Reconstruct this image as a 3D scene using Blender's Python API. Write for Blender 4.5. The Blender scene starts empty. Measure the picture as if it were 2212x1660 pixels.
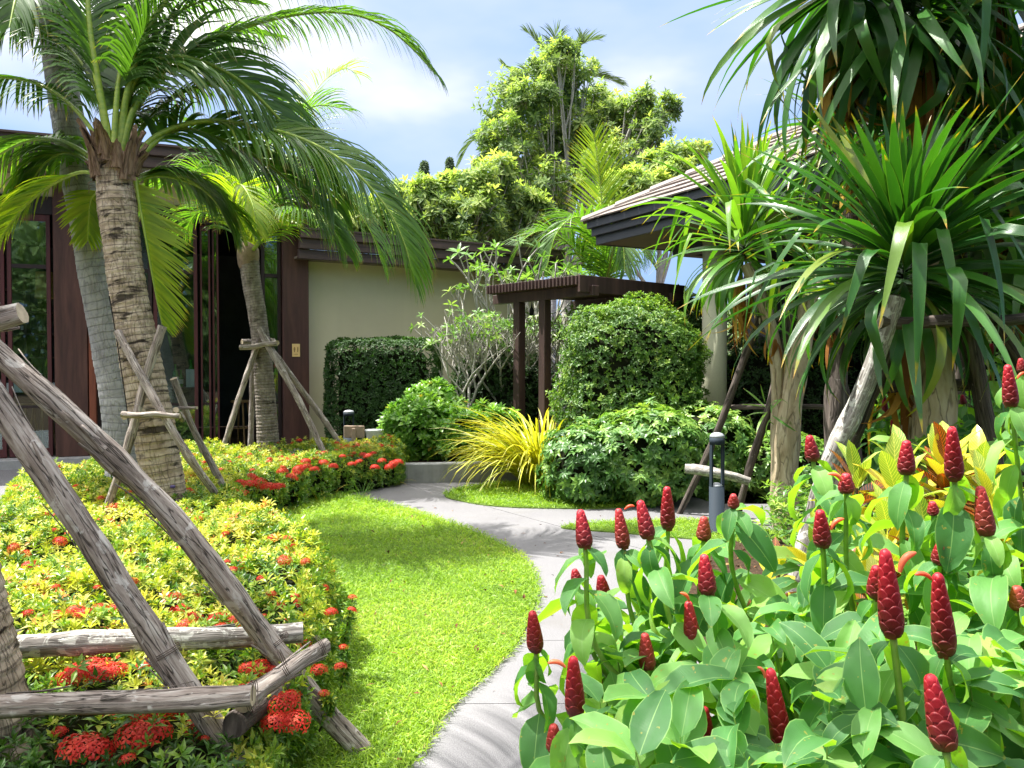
import bpy, math, random
import numpy as np
from mathutils import Vector, Matrix
S = bpy.context.scene
COL = S.collection
R = math.radians
PI = math.pi
rng = np.random.default_rng(7)
random.seed(7)

# ---------------------------------------------------------------- camera
F_PX = 1719.5            # focal length in the units of the measuring grid (2212 wide)
CAM_H = 1.5
PITCH = math.atan(41.5 / F_PX)
cam_d = bpy.data.cameras.new('camera')
cam_d.sensor_width = 36
cam_d.lens = 36 * F_PX / 2212
cam_d.clip_start = 0.05
cam_d.clip_end = 2000
cam = bpy.data.objects.new('camera', cam_d)
COL.objects.link(cam)
cam.location = (0, 0, CAM_H)
cam.rotation_euler = (PI / 2 - PITCH, 0, 0)
S.camera = cam

# ---------------------------------------------------------------- light
TO_SUN = Vector((-0.42, 0.05, 0.90)).normalized()
SUN_EL = math.asin(TO_SUN.z)
sun_d = bpy.data.lights.new('sun', 'SUN')
sun_d.energy = 5.0
sun_d.angle = R(0.53)
sun_d.color = (1.0, 0.965, 0.90)
sun = bpy.data.objects.new('sun', sun_d)
COL.objects.link(sun)
sun.rotation_euler = TO_SUN.to_track_quat('Z', 'Y').to_euler()
sun.location = (0, 0, 20)

world = bpy.data.worlds.new('World')
S.world = world
world.use_nodes = True
wt = world.node_tree
wt.nodes.clear()
def wn(t, **k):
    n = wt.nodes.new(t)
    for a, b in k.items():
        setattr(n, a, b)
    return n
w_out = wn('ShaderNodeOutputWorld')
w_sky = wn('ShaderNodeTexSky', sky_type='NISHITA', sun_disc=False)
w_sky.sun_elevation = SUN_EL
w_sky.sun_rotation = math.atan2(TO_SUN.x, TO_SUN.y)
w_sky.air_density = 1.2
w_sky.dust_density = 1.5
w_tc = wn('ShaderNodeTexCoord')
w_map = wn('ShaderNodeMapping')
w_map.inputs['Scale'].default_value = (1.0, 1.0, 2.4)
w_map.inputs['Location'].default_value = (0.35, 0.1, 0.62)
w_n = wn('ShaderNodeTexNoise')
w_n.inputs['Scale'].default_value = 1.9
w_n.inputs['Detail'].default_value = 5
w_n.inputs['Roughness'].default_value = 0.5
w_sep = wn('ShaderNodeSeparateXYZ')
w_add = wn('ShaderNodeMath', operation='MULTIPLY_ADD')
w_r = wn('ShaderNodeValToRGB')
cr = w_r.color_ramp
cr.elements[0].position = 0.40; cr.elements[0].color = (0.27, 0.45, 0.82, 1)
cr.elements[1].position = 1.0; cr.elements[1].color = (3.0, 2.9, 2.85, 1)  # overhead sky pushed brighter to add fill light below
e = cr.elements.new(0.82); e.color = (0.98, 0.96, 0.98, 1)
e = cr.elements.new(0.56); e.color = (0.36, 0.52, 0.86, 1)
e = cr.elements.new(0.68); e.color = (0.52, 0.63, 0.91, 1)
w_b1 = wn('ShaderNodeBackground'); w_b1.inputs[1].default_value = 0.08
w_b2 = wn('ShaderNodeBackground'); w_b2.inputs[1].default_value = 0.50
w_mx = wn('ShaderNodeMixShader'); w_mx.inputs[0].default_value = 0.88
L = wt.links.new
L(w_tc.outputs['Generated'], w_map.inputs[0]); L(w_map.outputs[0], w_n.inputs['Vector'])
L(w_tc.outputs['Generated'], w_sep.inputs[0])
w_x = wn('ShaderNodeMath', operation='MULTIPLY_ADD')
L(w_sep.outputs['X'], w_x.inputs[0]); w_x.inputs[1].default_value = -0.12
w_o = wn('ShaderNodeMath', operation='ADD'); w_o.inputs[1].default_value = -0.095
L(w_n.outputs[0], w_o.inputs[0]); L(w_o.outputs[0], w_x.inputs[2])
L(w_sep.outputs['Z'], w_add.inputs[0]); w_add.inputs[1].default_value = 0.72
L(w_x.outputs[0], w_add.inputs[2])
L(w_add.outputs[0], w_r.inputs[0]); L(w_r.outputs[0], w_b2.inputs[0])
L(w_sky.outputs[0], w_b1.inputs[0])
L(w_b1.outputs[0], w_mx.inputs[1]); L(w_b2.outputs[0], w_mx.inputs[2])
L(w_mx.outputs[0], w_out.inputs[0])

S.view_settings.view_transform = 'Standard'
S.view_settings.look = 'None'
S.view_settings.exposure = 1.45
S.view_settings.gamma = 1
S.view_settings.use_curve_mapping = False
S.render.engine = 'CYCLES'
S.cycles.max_bounces = 8
S.cycles.transparent_max_bounces = 8
S.cycles.transmission_bounces = 5
S.cycles.caustics_reflective = False
S.cycles.caustics_refractive = False

# ---------------------------------------------------------------- placing helpers
_ca, _sa = math.cos(PITCH), math.sin(PITCH)
def pt(x, y, Y):
    """world point seen at grid position x, y at forward distance Y"""
    u = (x - 1106) / F_PX; v = (830 - y) / F_PX
    d = Vector((u, _ca + v * _sa, -_sa + v * _ca))
    s = Y / d.y
    return Vector((d.x * s, Y, CAM_H + d.z * s))
def gp(x, y, z=0.0):
    """point on level z seen at grid position x, y"""
    u = (x - 1106) / F_PX; v = (830 - y) / F_PX
    d = Vector((u, _ca + v * _sa, -_sa + v * _ca))
    s = (z - CAM_H) / d.z
    return Vector((d.x * s, d.y * s, z))
ORD = ['leftmost', 'second', 'third', 'fourth', 'fifth', 'sixth', 'seventh', 'eighth', 'ninth', 'tenth', 'eleventh', 'twelfth', 'thirteenth', 'fourteenth', 'fifteenth', 'sixteenth', 'seventeenth', 'eighteenth', 'nineteenth', 'twentieth'] + ['twenty ' + q for q in ('first', 'second', 'third', 'fourth', 'fifth', 'sixth', 'seventh', 'eighth')]
def px(x, Y):
    return (x - 1106) / F_PX * Y

def tag(o, label=None, cat=None, group=None, kind=None):
    if label: o['label'] = label
    if cat: o['category'] = cat
    if group: o['group'] = group
    if kind: o['kind'] = kind
    return o
def empty(name, loc, label=None, cat=None, group=None, kind=None, parent=None):
    o = bpy.data.objects.new(name, None)
    o.empty_display_size = 0.1
    COL.objects.link(o)
    o.location = loc
    if parent: o.parent = parent
    return tag(o, label, cat, group, kind)

# ---------------------------------------------------------------- mesh building
def build_mesh(name, V, loops, totals, mats, mi=None, uv=None, tint=None, smooth=True):
    me = bpy.data.meshes.new(name)
    V = np.ascontiguousarray(V, dtype=np.float32)
    loops = np.asarray(loops, dtype=np.int32); totals = np.asarray(totals, dtype=np.int32)
    me.vertices.add(len(V)); me.vertices.foreach_set('co', V.ravel())
    me.loops.add(len(loops)); me.loops.foreach_set('vertex_index', loops)
    me.polygons.add(len(totals))
    st = np.zeros(len(totals), dtype=np.int32); st[1:] = np.cumsum(totals)[:-1]
    me.polygons.foreach_set('loop_start', st)
    for m in mats: me.materials.append(m)
    if mi is not None: me.polygons.foreach_set('material_index', np.asarray(mi, dtype=np.int32))
    me.polygons.foreach_set('use_smooth', np.full(len(totals), bool(smooth)))
    if uv is not None:
        l = me.uv_layers.new(name='UVMap')
        l.data.foreach_set('uv', np.asarray(uv, dtype=np.float32)[loops].ravel())
    if tint is not None:
        a = me.attributes.new('tint', 'FLOAT', 'FACE')
        a.data.foreach_set('value', np.asarray(tint, dtype=np.float32))
    me.update(calc_edges=True)
    return me

class MB:
    """collects geometry and links it as one mesh object"""
    def __init__(s):
        s.V = []; s.L = []; s.T = []; s.U = []; s.M = []; s.C = []; s.n = 0
    def add(s, V, F, uv=None, tint=0.5, mat=0):
        V = np.asarray(V, dtype=np.float64).reshape(-1, 3)
        if isinstance(F, np.ndarray):
            s.L.append((F + s.n).ravel()); s.T.append(np.full(len(F), F.shape[1])); nf = len(F)
        else:
            for f in F:
                s.L.append(np.array(f) + s.n)
            s.T.append(np.array([len(f) for f in F])); nf = len(F)
        s.V.append(V)
        s.U.append(np.asarray(uv) if uv is not None else V[:, :2])
        s.M.append(np.full(nf, mat))
        s.C.append(np.full(nf, tint) if np.isscalar(tint) else np.asarray(tint))
        s.n += len(V)
        return s
    def box(s, c, size, rot=None, mat=0, bev=0.0, tint=0.5):
        x, y, z = [a / 2 for a in size]
        if bev > 0:
            b = bev
            V = []
            for sx in (-1, 1):
                for sy in (-1, 1):
                    for sz in (-1, 1):
                        V += [(sx * (x - b), sy * (y - b), sz * z), (sx * (x - b), sy * y, sz * (z - b)), (sx * x, sy * (y - b), sz * (z - b))]
            ix = lambda a, b_, c_, k: ((a * 2 + b_) * 2 + c_) * 3 + k
            F = []
            F += [(ix(0,0,1,0), ix(1,0,1,0), ix(1,1,1,0), ix(0,1,1,0)), (ix(0,0,0,0), ix(0,1,0,0), ix(1,1,0,0), ix(1,0,0,0))]
            F += [(ix(0,1,0,1), ix(0,1,1,1), ix(1,1,1,1), ix(1,1,0,1)), (ix(0,0,0,1), ix(1,0,0,1), ix(1,0,1,1), ix(0,0,1,1))]
            F += [(ix(1,0,0,2), ix(1,1,0,2), ix(1,1,1,2), ix(1,0,1,2)), (ix(0,0,0,2), ix(0,0,1,2), ix(0,1,1,2), ix(0,1,0,2))]
            for a in (0, 1):
                for c_ in (0, 1):
                    F.append((ix(a,0,c_,0), ix(a,1,c_,0), ix(a,1,c_,2), ix(a,0,c_,2)) if (a ^ c_) else (ix(a,0,c_,2), ix(a,1,c_,2), ix(a,1,c_,0), ix(a,0,c_,0)))
                    F.append((ix(0,a,c_,1), ix(1,a,c_,1), ix(1,a,c_,0), ix(0,a,c_,0)) if (a ^ c_) == 0 else (ix(0,a,c_,0), ix(1,a,c_,0), ix(1,a,c_,1), ix(0,a,c_,1)))
                    F.append((ix(a,c_,0,1), ix(a,c_,1,1), ix(a,c_,1,2), ix(a,c_,0,2)) if (a ^ c_) == 0 else (ix(a,c_,0,2), ix(a,c_,1,2), ix(a,c_,1,1), ix(a,c_,0,1)))
                    for b_ in (0, 1):
                        t = (ix(a,b_,c_,0), ix(a,b_,c_,1), ix(a,b_,c_,2))
                        F.append(t if (a ^ b_ ^ c_) == 0 else t[::-1])
        else:
            V = [(sx * x, sy * y, sz * z) for sx in (-1, 1) for sy in (-1, 1) for sz in (-1, 1)]
            F = [(0,1,3,2), (4,6,7,5), (0,4,5,1), (2,3,7,6), (0,2,6,4), (1,5,7,3)]
        V = np.array(V)
        if rot is not None: V = V @ np.array(rot).T
        V = V + np.array(c)
        return s.add(V, F, uv=None, mat=mat, tint=tint)
    def mesh(s, name, mats, smooth=True):
        return build_mesh(name, np.concatenate(s.V), np.concatenate(s.L), np.concatenate(s.T), mats if isinstance(mats, (list, tuple)) else [mats],
                          np.concatenate(s.M), np.concatenate(s.U), np.concatenate(s.C), smooth)
    def build(s, name, mats, parent=None, smooth=True, origin=None):
        """vertices are in world space; origin shifts them to the object's own frame"""
        if origin is None:
            origin = Vector(np.concatenate(s.V).mean(axis=0)) if parent is None else Vector((0, 0, 0))
        base = origin if parent is None else wloc(parent)
        s.V = [np.concatenate(s.V) - np.array(base)]
        me = s.mesh(name, mats, smooth)
        o = bpy.data.objects.new(name, me)
        COL.objects.link(o)
        if parent is None: o.location = base
        else: o.parent = parent
        return o
def wloc(o):
    """world position of an unrotated object"""
    v = Vector(o.location)
    while o.parent:
        o = o.parent; v = v + o.location
    return v
def put(mesh, name, parent, M):
    o = bpy.data.objects.new(name, mesh)
    COL.objects.link(o)
    o.parent = parent
    o.matrix_local = Matrix.Translation(-wloc(parent)) @ M
    return o

def smooth_curve(P, n):
    """Catmull-Rom through P, n samples"""
    P = [Vector(p) for p in P]
    if len(P) == 2:
        return np.array([P[0].lerp(P[1], i / (n - 1)) for i in range(n)])
    Q = [P[0] * 2 - P[1]] + P + [P[-1] * 2 - P[-2]]
    seg = len(P) - 1
    # by arc length of the control polygon
    d = [0]
    for i in range(seg): d.append(d[-1] + (P[i + 1] - P[i]).length)
    out = []
    for k in range(n):
        t = k / (n - 1) * d[-1]
        i = 0
        while i < seg - 1 and t > d[i + 1]: i += 1
        u = (t - d[i]) / max(1e-9, d[i + 1] - d[i])
        a, b, c, e = Q[i], Q[i + 1], Q[i + 2], Q[i + 3]
        out.append(0.5 * ((2 * b) + (c - a) * u + (2 * a - 5 * b + 4 * c - e) * u * u + (-a + 3 * b - 3 * c + e) * u ** 3))
    return np.array(out)

def frames_along(P):
    T = np.gradient(P, axis=0); T /= np.linalg.norm(T, axis=1)[:, None] + 1e-12
    a = np.array([0, 0, 1.0]) if abs(T[0][2]) < 0.9 else np.array([1.0, 0, 0])
    n = np.cross(T[0], a); n /= np.linalg.norm(n)
    N = [n]
    for i in range(1, len(P)):
        n = n - T[i] * np.dot(n, T[i]); n /= np.linalg.norm(n); N.append(n)
    N = np.array(N); B = np.cross(T, N)
    return T, N, B
def tube(P, rad, segs=10, cap=True, radfn=None, flat=1.0):
    """V, F, UV of a tube along the points P; rad scalar or array; radfn(angle, s)->factor"""
    P = np.asarray(P, dtype=float); n = len(P)
    rad = np.full(n, rad) if np.isscalar(rad) else np.asarray(rad, dtype=float)
    T, N, B = frames_along(P)
    ang = np.arange(segs) / segs * 2 * PI
    s = np.concatenate([[0], np.cumsum(np.linalg.norm(np.diff(P, axis=0), axis=1))])
    r = rad[:, None] * np.ones((n, segs))
    if radfn is not None: r = r * radfn(ang[None, :], s[:, None])
    V = P[:, None, :] + r[..., None] * (np.cos(ang)[None, :, None] * N[:, None, :] + flat * np.sin(ang)[None, :, None] * B[:, None, :])
    V = V.reshape(-1, 3)
    UV = np.stack([np.tile(ang / (2 * PI), n), np.repeat(s, segs)], axis=1)
    i = np.arange(n - 1)[:, None] * segs; j = np.arange(segs)[None, :]; j2 = (j + 1) % segs
    F = np.stack([i + j, i + j2, i + segs + j2, i + segs + j], axis=-1).reshape(-1, 4)
    F = [F]
    if cap:
        return V, F[0], UV, [tuple(range(segs - 1, -1, -1)), tuple(range((n - 1) * segs, n * segs))]
    return V, F[0], UV, []
def add_tube(mb, P, rad, segs=10, radfn=None, mat=0, capmat=None, tint=0.5, flat=1.0, cap=True):
    V, F, UV, C = tube(P, rad, segs, cap, radfn, flat)
    mb.add(V, F, UV, tint, mat)
    if C:
        k = len(V)
        VV = np.concatenate([V[:segs], V[-segs:]])
        cu = []
        for a in (V[:segs], V[-segs:]):
            c = a.mean(axis=0); e1 = a[0] - c; e1 /= np.linalg.norm(e1) + 1e-9
            e2 = a[segs // 4] - c; e2 -= e1 * np.dot(e1, e2); e2 /= np.linalg.norm(e2) + 1e-9
            cu += [((p - c) @ e1, (p - c) @ e2) for p in a]
        mb.add(VV, [tuple(range(segs - 1, -1, -1)), tuple(range(segs, 2 * segs))], np.array(cu), tint, mat if capmat is None else capmat)
    return mb

# leaf templates ------------------------------------------------------------
def leaf_tpl(length=1, width=0.3, nseg=2, fold=0.25, droop=0.3, shape=None, twist=0.0, wave=0.0, across=1):
    """a leaf along +Y, face up +Z; returns V, F(tris), UV (u across, v along)"""
    if shape is None: shape = lambda t: math.sin(PI * min(1, t ** 0.8)) ** 0.8
    p = np.array([0.0, 0, 0]); a = 0.0
    rows = []
    for i in range(nseg + 1):
        t = i / nseg
        w = width * 0.5 * (shape(t) if 0 < t < 1 else 0.0)
        d = np.array([0, math.cos(a), math.sin(a)]); up = np.array([0, -math.sin(a), math.cos(a)])
        side = np.array([1.0, 0, 0])
        if twist:
            c, s_ = math.cos(twist * t), math.sin(twist * t)
            side, up = c * side + s_ * up, c * up - s_ * side
        rows.append((p.copy(), w, side, up, t))
        a -= droop / nseg * (0.5 + t)
        p = p + np.array([0, math.cos(a), math.sin(a)]) * length / nseg
    V = []; UV = []; idx = []
    for (q, w, side, up, t) in rows:
        if w < 1e-6:
            idx.append([len(V)]); V.append(q); UV.append((0.5, t))
        else:
            r = []
            for k in range(-across, across + 1):
                f = k / across
                wv = wave * math.sin(t * 14 + k * 2.0) * abs(f) * length
                r.append(len(V)); V.append(q + side * w * f + up * (abs(f) * w * fold + wv)); UV.append((0.5 + 0.5 * f, t))
            idx.append(r)
    F = []
    for a_, b_ in zip(idx[:-1], idx[1:]):
        m = 2 * across
        for k in range(m):
            if len(a_) == 1: F.append((a_[0], b_[k + 1], b_[k]))
            elif len(b_) == 1: F.append((a_[k], a_[k + 1], b_[0]))
            else: F.append((a_[k], a_[k + 1], b_[k + 1])); F.append((a_[k], b_[k + 1], b_[k]))
    return np.array(V), np.array(F), np.array(UV)

def combine(parts):
    """parts: list of (V,F,UV,tint offset) -> one template with per-face tint offsets"""
    V = []; F = []; U = []; C = []; n = 0
    for p in parts:
        v, f, u = p[:3]; c = p[3] if len(p) > 3 else 0.0
        V.append(v); F.append(f + n); U.append(u); C.append(np.full(len(f), c)); n += len(v)
    return np.concatenate(V), np.concatenate(F), np.concatenate(U), np.concatenate(C)
def rotm(axis, a):
    return np.array(Matrix.Rotation(a, 3, axis))
def rosette(n, leaf, tilt0, tilt1, r, jitter=0.15, zstep=0.0, dt=0.12):
    """n leaves round +Z; tilt is the angle above the horizontal, from first to last"""
    parts = []
    for i in range(n):
        t = i / max(1, n - 1)
        a = i * 2.39996 + r.uniform(-jitter, jitter)
        tl = tilt0 + (tilt1 - tilt0) * t + r.uniform(-jitter, jitter)
        s = 1 - 0.35 * t * (1 if tilt1 > tilt0 else -0.2) + r.uniform(-.1, .1)
        V, F, U = leaf
        M = rotm('Z', a) @ rotm('X', tl)
        parts.append(((V * s) @ M.T + np.array([0, 0, zstep * i]), F, U, r.uniform(-dt, dt)))
    return combine(parts)

def frames(Nrm, spin):
    """(N,3,3) matrices whose Z column is Nrm"""
    Nrm = Nrm / (np.linalg.norm(Nrm, axis=1)[:, None] + 1e-9)
    ref = np.where(np.abs(Nrm[:, 2:3]) < 0.95, np.array([[0, 0, 1.0]]), np.array([[1.0, 0, 0]]))
    X = np.cross(ref, Nrm); X /= np.linalg.norm(X, axis=1)[:, None]
    Y = np.cross(Nrm, X)
    c, s = np.cos(spin)[:, None], np.sin(spin)[:, None]
    X2 = X * c + Y * s; Y2 = -X * s + Y * c
    return np.stack([X2, Y2, Nrm], axis=-1)
def scatter(mb, tpls, P, Nrm, scale, tint, r, mat=0, spin=None):
    P = np.asarray(P, float); Nrm = np.asarray(Nrm, float); n = len(P)
    if n == 0: return
    scale = np.full(n, scale) if np.isscalar(scale) else np.asarray(scale)
    tint = np.full(n, tint) if np.isscalar(tint) else np.asarray(tint)
    spin = r.uniform(0, 2 * PI, n) if spin is None else spin
    R3 = frames(Nrm, spin) * scale[:, None, None]
    which = r.integers(0, len(tpls), n)
    for k, tp in enumerate(tpls):
        m = np.where(which == k)[0]
        if len(m) == 0: continue
        V, F, U = tp[:3]; C = tp[3] if len(tp) > 3 else np.zeros(len(F))
        W = np.einsum('nij,vj->nvi', R3[m], V) + P[m][:, None, :]
        FF = F[None] + (np.arange(len(m)) * len(V))[:, None, None]
        mb.add(W.reshape(-1, 3), FF.reshape(-1, F.shape[1]), np.tile(U, (len(m), 1)), np.clip((tint[m][:, None] + C[None, :]).ravel(), 0, 1), mat)

def in_poly(P, poly):
    x, y = P[:, 0], P[:, 1]; ins = np.zeros(len(P), bool); n = len(poly)
    for i in range(n):
        x1, y1 = poly[i]; x2, y2 = poly[(i + 1) % n]
        c = ((y1 > y) != (y2 > y)) & (x < (x2 - x1) * (y - y1) / (y2 - y1 + 1e-12) + x1)
        ins ^= c
    return ins
def edge_dist(P, poly):
    d = np.full(len(P), 1e9)
    for i in range(len(poly)):
        a = np.array(poly[i][:2], float); b = np.array(poly[(i + 1) % len(poly)][:2], float)
        ab = b - a; t = np.clip(((P[:, :2] - a) @ ab) / (ab @ ab + 1e-12), 0, 1)
        d = np.minimum(d, np.linalg.norm(P[:, :2] - (a + t[:, None] * ab), axis=1))
    return d
def rand_in_poly(poly, n, r):
    a = np.array(poly)[:, :2]; lo, hi = a.min(0), a.max(0)
    out = []; c = 0
    while c < n:
        q = r.uniform(lo, hi, (max(200, n), 2)); q = q[in_poly(q, poly)]
        out.append(q); c += len(q)
    return np.concatenate(out)[:n]
def smooth_poly(poly, k=6):
    """closed Catmull-Rom"""
    P = [Vector((p[0], p[1])) for p in poly]; n = len(P); out = []
    for i in range(n):
        a, b, c, d = P[i - 1], P[i], P[(i + 1) % n], P[(i + 2) % n]
        for j in range(k):
            u = j / k
            out.append(0.5 * ((2 * b) + (c - a) * u + (2 * a - 5 * b + 4 * c - d) * u * u + (-a + 3 * b - 3 * c + d) * u ** 3))
    return [(p.x, p.y) for p in out]
def wobble(P, f=1.0, s=0.0):
    """cheap smooth noise in -1..1 for an (N,k) array of positions"""
    P = np.asarray(P, float) * f
    x = P[:, 0]; y = P[:, 1]; z = P[:, 2] if P.shape[1] > 2 else 0 * x
    return (np.sin(x * 1.7 + s + 1.3 * np.sin(y * 1.1 + z)) + np.sin(y * 2.3 + 2 * s + 1.1 * np.sin(z * 1.9 + x)) + np.sin(z * 2.9 + 3 * s + 1.7 * np.sin(x * .9 + y * 1.3))) / 3

# ---------------------------------------------------------------- materials
class Mat:
    def __init__(s, name):
        s.m = bpy.data.materials.new(name); s.m.use_nodes = True
        s.t = s.m.node_tree; s.t.nodes.clear()
        s.out = s.n('ShaderNodeOutputMaterial')
    def n(s, t, **k):
        x = s.t.nodes.new(t)
        for a, b in k.items():
            if a.startswith('i_'):
                x.inputs[a[2:].replace('_', ' ')].default_value = b
            else: setattr(x, a, b)
        return x
    def l(s, a, b):
        s.t.links.new(a, b)
    def val(s, sock, v):
        if hasattr(v, 'is_output'): s.l(v, sock)
        else: sock.default_value = v
    def math(s, op, a, b=0.0, c=0.0, clamp=False):
        x = s.n('ShaderNodeMath', operation=op, use_clamp=clamp)
        for i, v in enumerate((a, b, c)): s.val(x.inputs[i], v)
        return x.outputs[0]
    def ramp(s, fac, stops, interp='LINEAR'):
        x = s.n('ShaderNodeValToRGB'); r = x.color_ramp; r.interpolation = interp
        while len(r.elements) < len(stops): r.elements.new(0.5)
        for e, (p, c) in zip(r.elements, stops):
            e.position = p; e.color = (*c, 1) if len(c) == 3 else c
        s.val(x.inputs[0], fac)
        return x.outputs[0]
    def mix(s, f, a, b, blend='MIX'):
        x = s.n('ShaderNodeMix', data_type='RGBA', blend_type=blend)
        s.val(x.inputs[0], f)
        for k, v in ((6, a), (7, b)):
            if hasattr(v, 'is_output'): s.l(v, x.inputs[k])
            else: x.inputs[k].default_value = (*v, 1) if len(v) == 3 else v
        return x.outputs[2]
    def noise(s, scale, detail=4, rough=.55, vec=None, dist=0.0, out=0):
        x = s.n('ShaderNodeTexNoise'); x.inputs['Scale'].default_value = scale; x.inputs['Detail'].default_value = detail
        x.inputs['Roughness'].default_value = rough; x.inputs['Distortion'].default_value = dist
        if vec is not None: s.l(vec, x.inputs['Vector'])
        return x.outputs[out]
    def obj(s): return s.n('ShaderNodeTexCoord').outputs['Object']
    def pos(s): return s.n('ShaderNodeNewGeometry').outputs['Position']
    def uv(s): return s.n('ShaderNodeTexCoord').outputs['UV']
    def mapv(s, v, scale=(1, 1, 1), loc=(0, 0, 0), rot=(0, 0, 0)):
        x = s.n('ShaderNodeMapping'); x.inputs['Scale'].default_value = scale; x.inputs['Location'].default_value = loc; x.inputs['Rotation'].default_value = rot
        s.l(v, x.inputs[0]); return x.outputs[0]
    def sepxyz(s, v):
        x = s.n('ShaderNodeSeparateXYZ'); s.l(v, x.inputs[0]); return x.outputs
    def bump(s, h, strength=.4, dist=.01):
        x = s.n('ShaderNodeBump'); x.inputs['Strength'].default_value = strength; x.inputs['Distance'].default_value = dist
        s.l(h, x.inputs['Height']); return x.outputs[0]
    def pbr(s, col, rough=.5, spec=.5, normal=None, metal=0.0, coat=0.0, alpha=None, trans=0.0):
        x = s.n('ShaderNodeBsdfPrincipled')
        s.val(x.inputs['Base Color'], col if hasattr(col, 'is_output') else (*col, 1))
        s.val(x.inputs['Roughness'], rough); s.val(x.inputs['Specular IOR Level'], spec); x.inputs['Metallic'].default_value = metal
        x.inputs['Coat Weight'].default_value = coat; x.inputs['Transmission Weight'].default_value = trans
        if normal is not None: s.l(normal, x.inputs['Normal'])
        return x.outputs[0]
    def done(s, sh):
        s.l(sh, s.out.inputs[0]); return s.m
def rnd_tint(M, src):
    if src == 'tint':
        a = M.n('ShaderNodeAttribute', attribute_name='tint'); return a.outputs['Fac']
    return M.n('ShaderNodeObjectInfo').outputs['Random']

def leaf_mat(name, stops, trans=.35, rough=.42, spec=.5, src='tint', midrib=None, ribw=.035, tip=None, back=None, edge=None, tcol=(1.15, 1.25, .5), veins=None, striate=0.0, spots=0.0, bumpy=0.0, striate_f=1.0):
    M = Mat(name)
    col = M.ramp(rnd_tint(M, src), stops)
    need_uv = midrib or tip or edge or veins or striate
    if need_uv:
        u, v = M.sepxyz(M.uv())[:2]
    nz = M.noise(6 if src == 'tint' else 9, 3, .6, M.pos())
    col = M.mix(M.math('MULTIPLY', M.math('SUBTRACT', nz, .35, clamp=True), .9), col, M.mix(1.0, col, (.55, .62, .5), 'MULTIPLY'))
    norm = None
    h = None
    if back:
        bf = M.n('ShaderNodeNewGeometry').outputs['Backfacing']
        col = M.mix(M.math('MULTIPLY', bf, back[0]), col, back[1])
    if striate:
        w = M.n('ShaderNodeTexWave', wave_type='BANDS', bands_direction='X'); w.inputs['Scale'].default_value = 5.0; w.inputs['Distortion'].default_value = 1.0
        M.l(M.mapv(M.uv(), (striate_f, .2, 1)), w.inputs['Vector'])
        col = M.mix(M.math('MULTIPLY', w.outputs[1], striate), col, M.mix(1.0, col, (1.5, 1.5, 1.3), 'MULTIPLY'))
        h = w.outputs[1]
    if midrib:
        d = M.math('ABSOLUTE', M.math('SUBTRACT', u, .5))
        f = M.math('SUBTRACT', 1.0, M.math('DIVIDE', d, ribw), clamp=True)
        col = M.mix(M.math('MULTIPLY', f, .8), col, midrib)
    if edge:
        d = M.math('ABSOLUTE', M.math('SUBTRACT', u, .5))
        f = M.math('MULTIPLY', M.math('SUBTRACT', d, .46, clamp=True), 22.0, clamp=True)
        col = M.mix(f, col, edge)
    if veins:
        d = M.math('ABSOLUTE', M.math('SUBTRACT', u, .5))
        ph = M.math('SUBTRACT', M.math('MULTIPLY', v, veins[1]), M.math('MULTIPLY', d, veins[1] * .45))
        f = M.math('LESS_THAN', M.math('FRACT', ph), veins[2])
        col = M.mix(M.math('MULTIPLY', f, .85), col, veins[0])
    if spots:
        vz = M.noise(70, 2, .5, M.pos())
        col = M.mix(M.math('MULTIPLY', M.math('GREATER_THAN', vz, .70), spots), col, (.30, .26, .05))
    if tip:
        n2 = M.noise(30, 2, .5, M.pos())
        f = M.math('MULTIPLY', M.math('SUBTRACT', M.math('ADD', v, M.math('MULTIPLY', M.math('SUBTRACT', n2, .5), .12)), tip[0]), 14.0, clamp=True)
        f2 = M.math('MULTIPLY', M.math('SUBTRACT', M.math('ADD', v, M.math('MULTIPLY', M.math('SUBTRACT', n2, .5), .12)), tip[0] - .05), 14.0, clamp=True)
        col = M.mix(f2, col, tip[1]); col = M.mix(f, col, tip[2])
    if bumpy:
        b = M.noise(40, 3, .5, M.pos()); norm = M.bump(b, bumpy, .006)
    elif h is not None: norm = M.bump(h, .25, .003)
    p = M.pbr(col, rough, spec, norm)
    tr = M.n('ShaderNodeBsdfTranslucent')
    M.l(M.mix(1.0, col, (*tcol, 1), 'MULTIPLY'), tr.inputs[0])
    if norm is not None: M.l(norm, tr.inputs['Normal'])
    ms = M.n('ShaderNodeMixShader'); ms.inputs[0].default_value = trans
    M.l(p, ms.inputs[1]); M.l(tr.outputs[0], ms.inputs[2])
    return M.done(ms.outputs[0])

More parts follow.
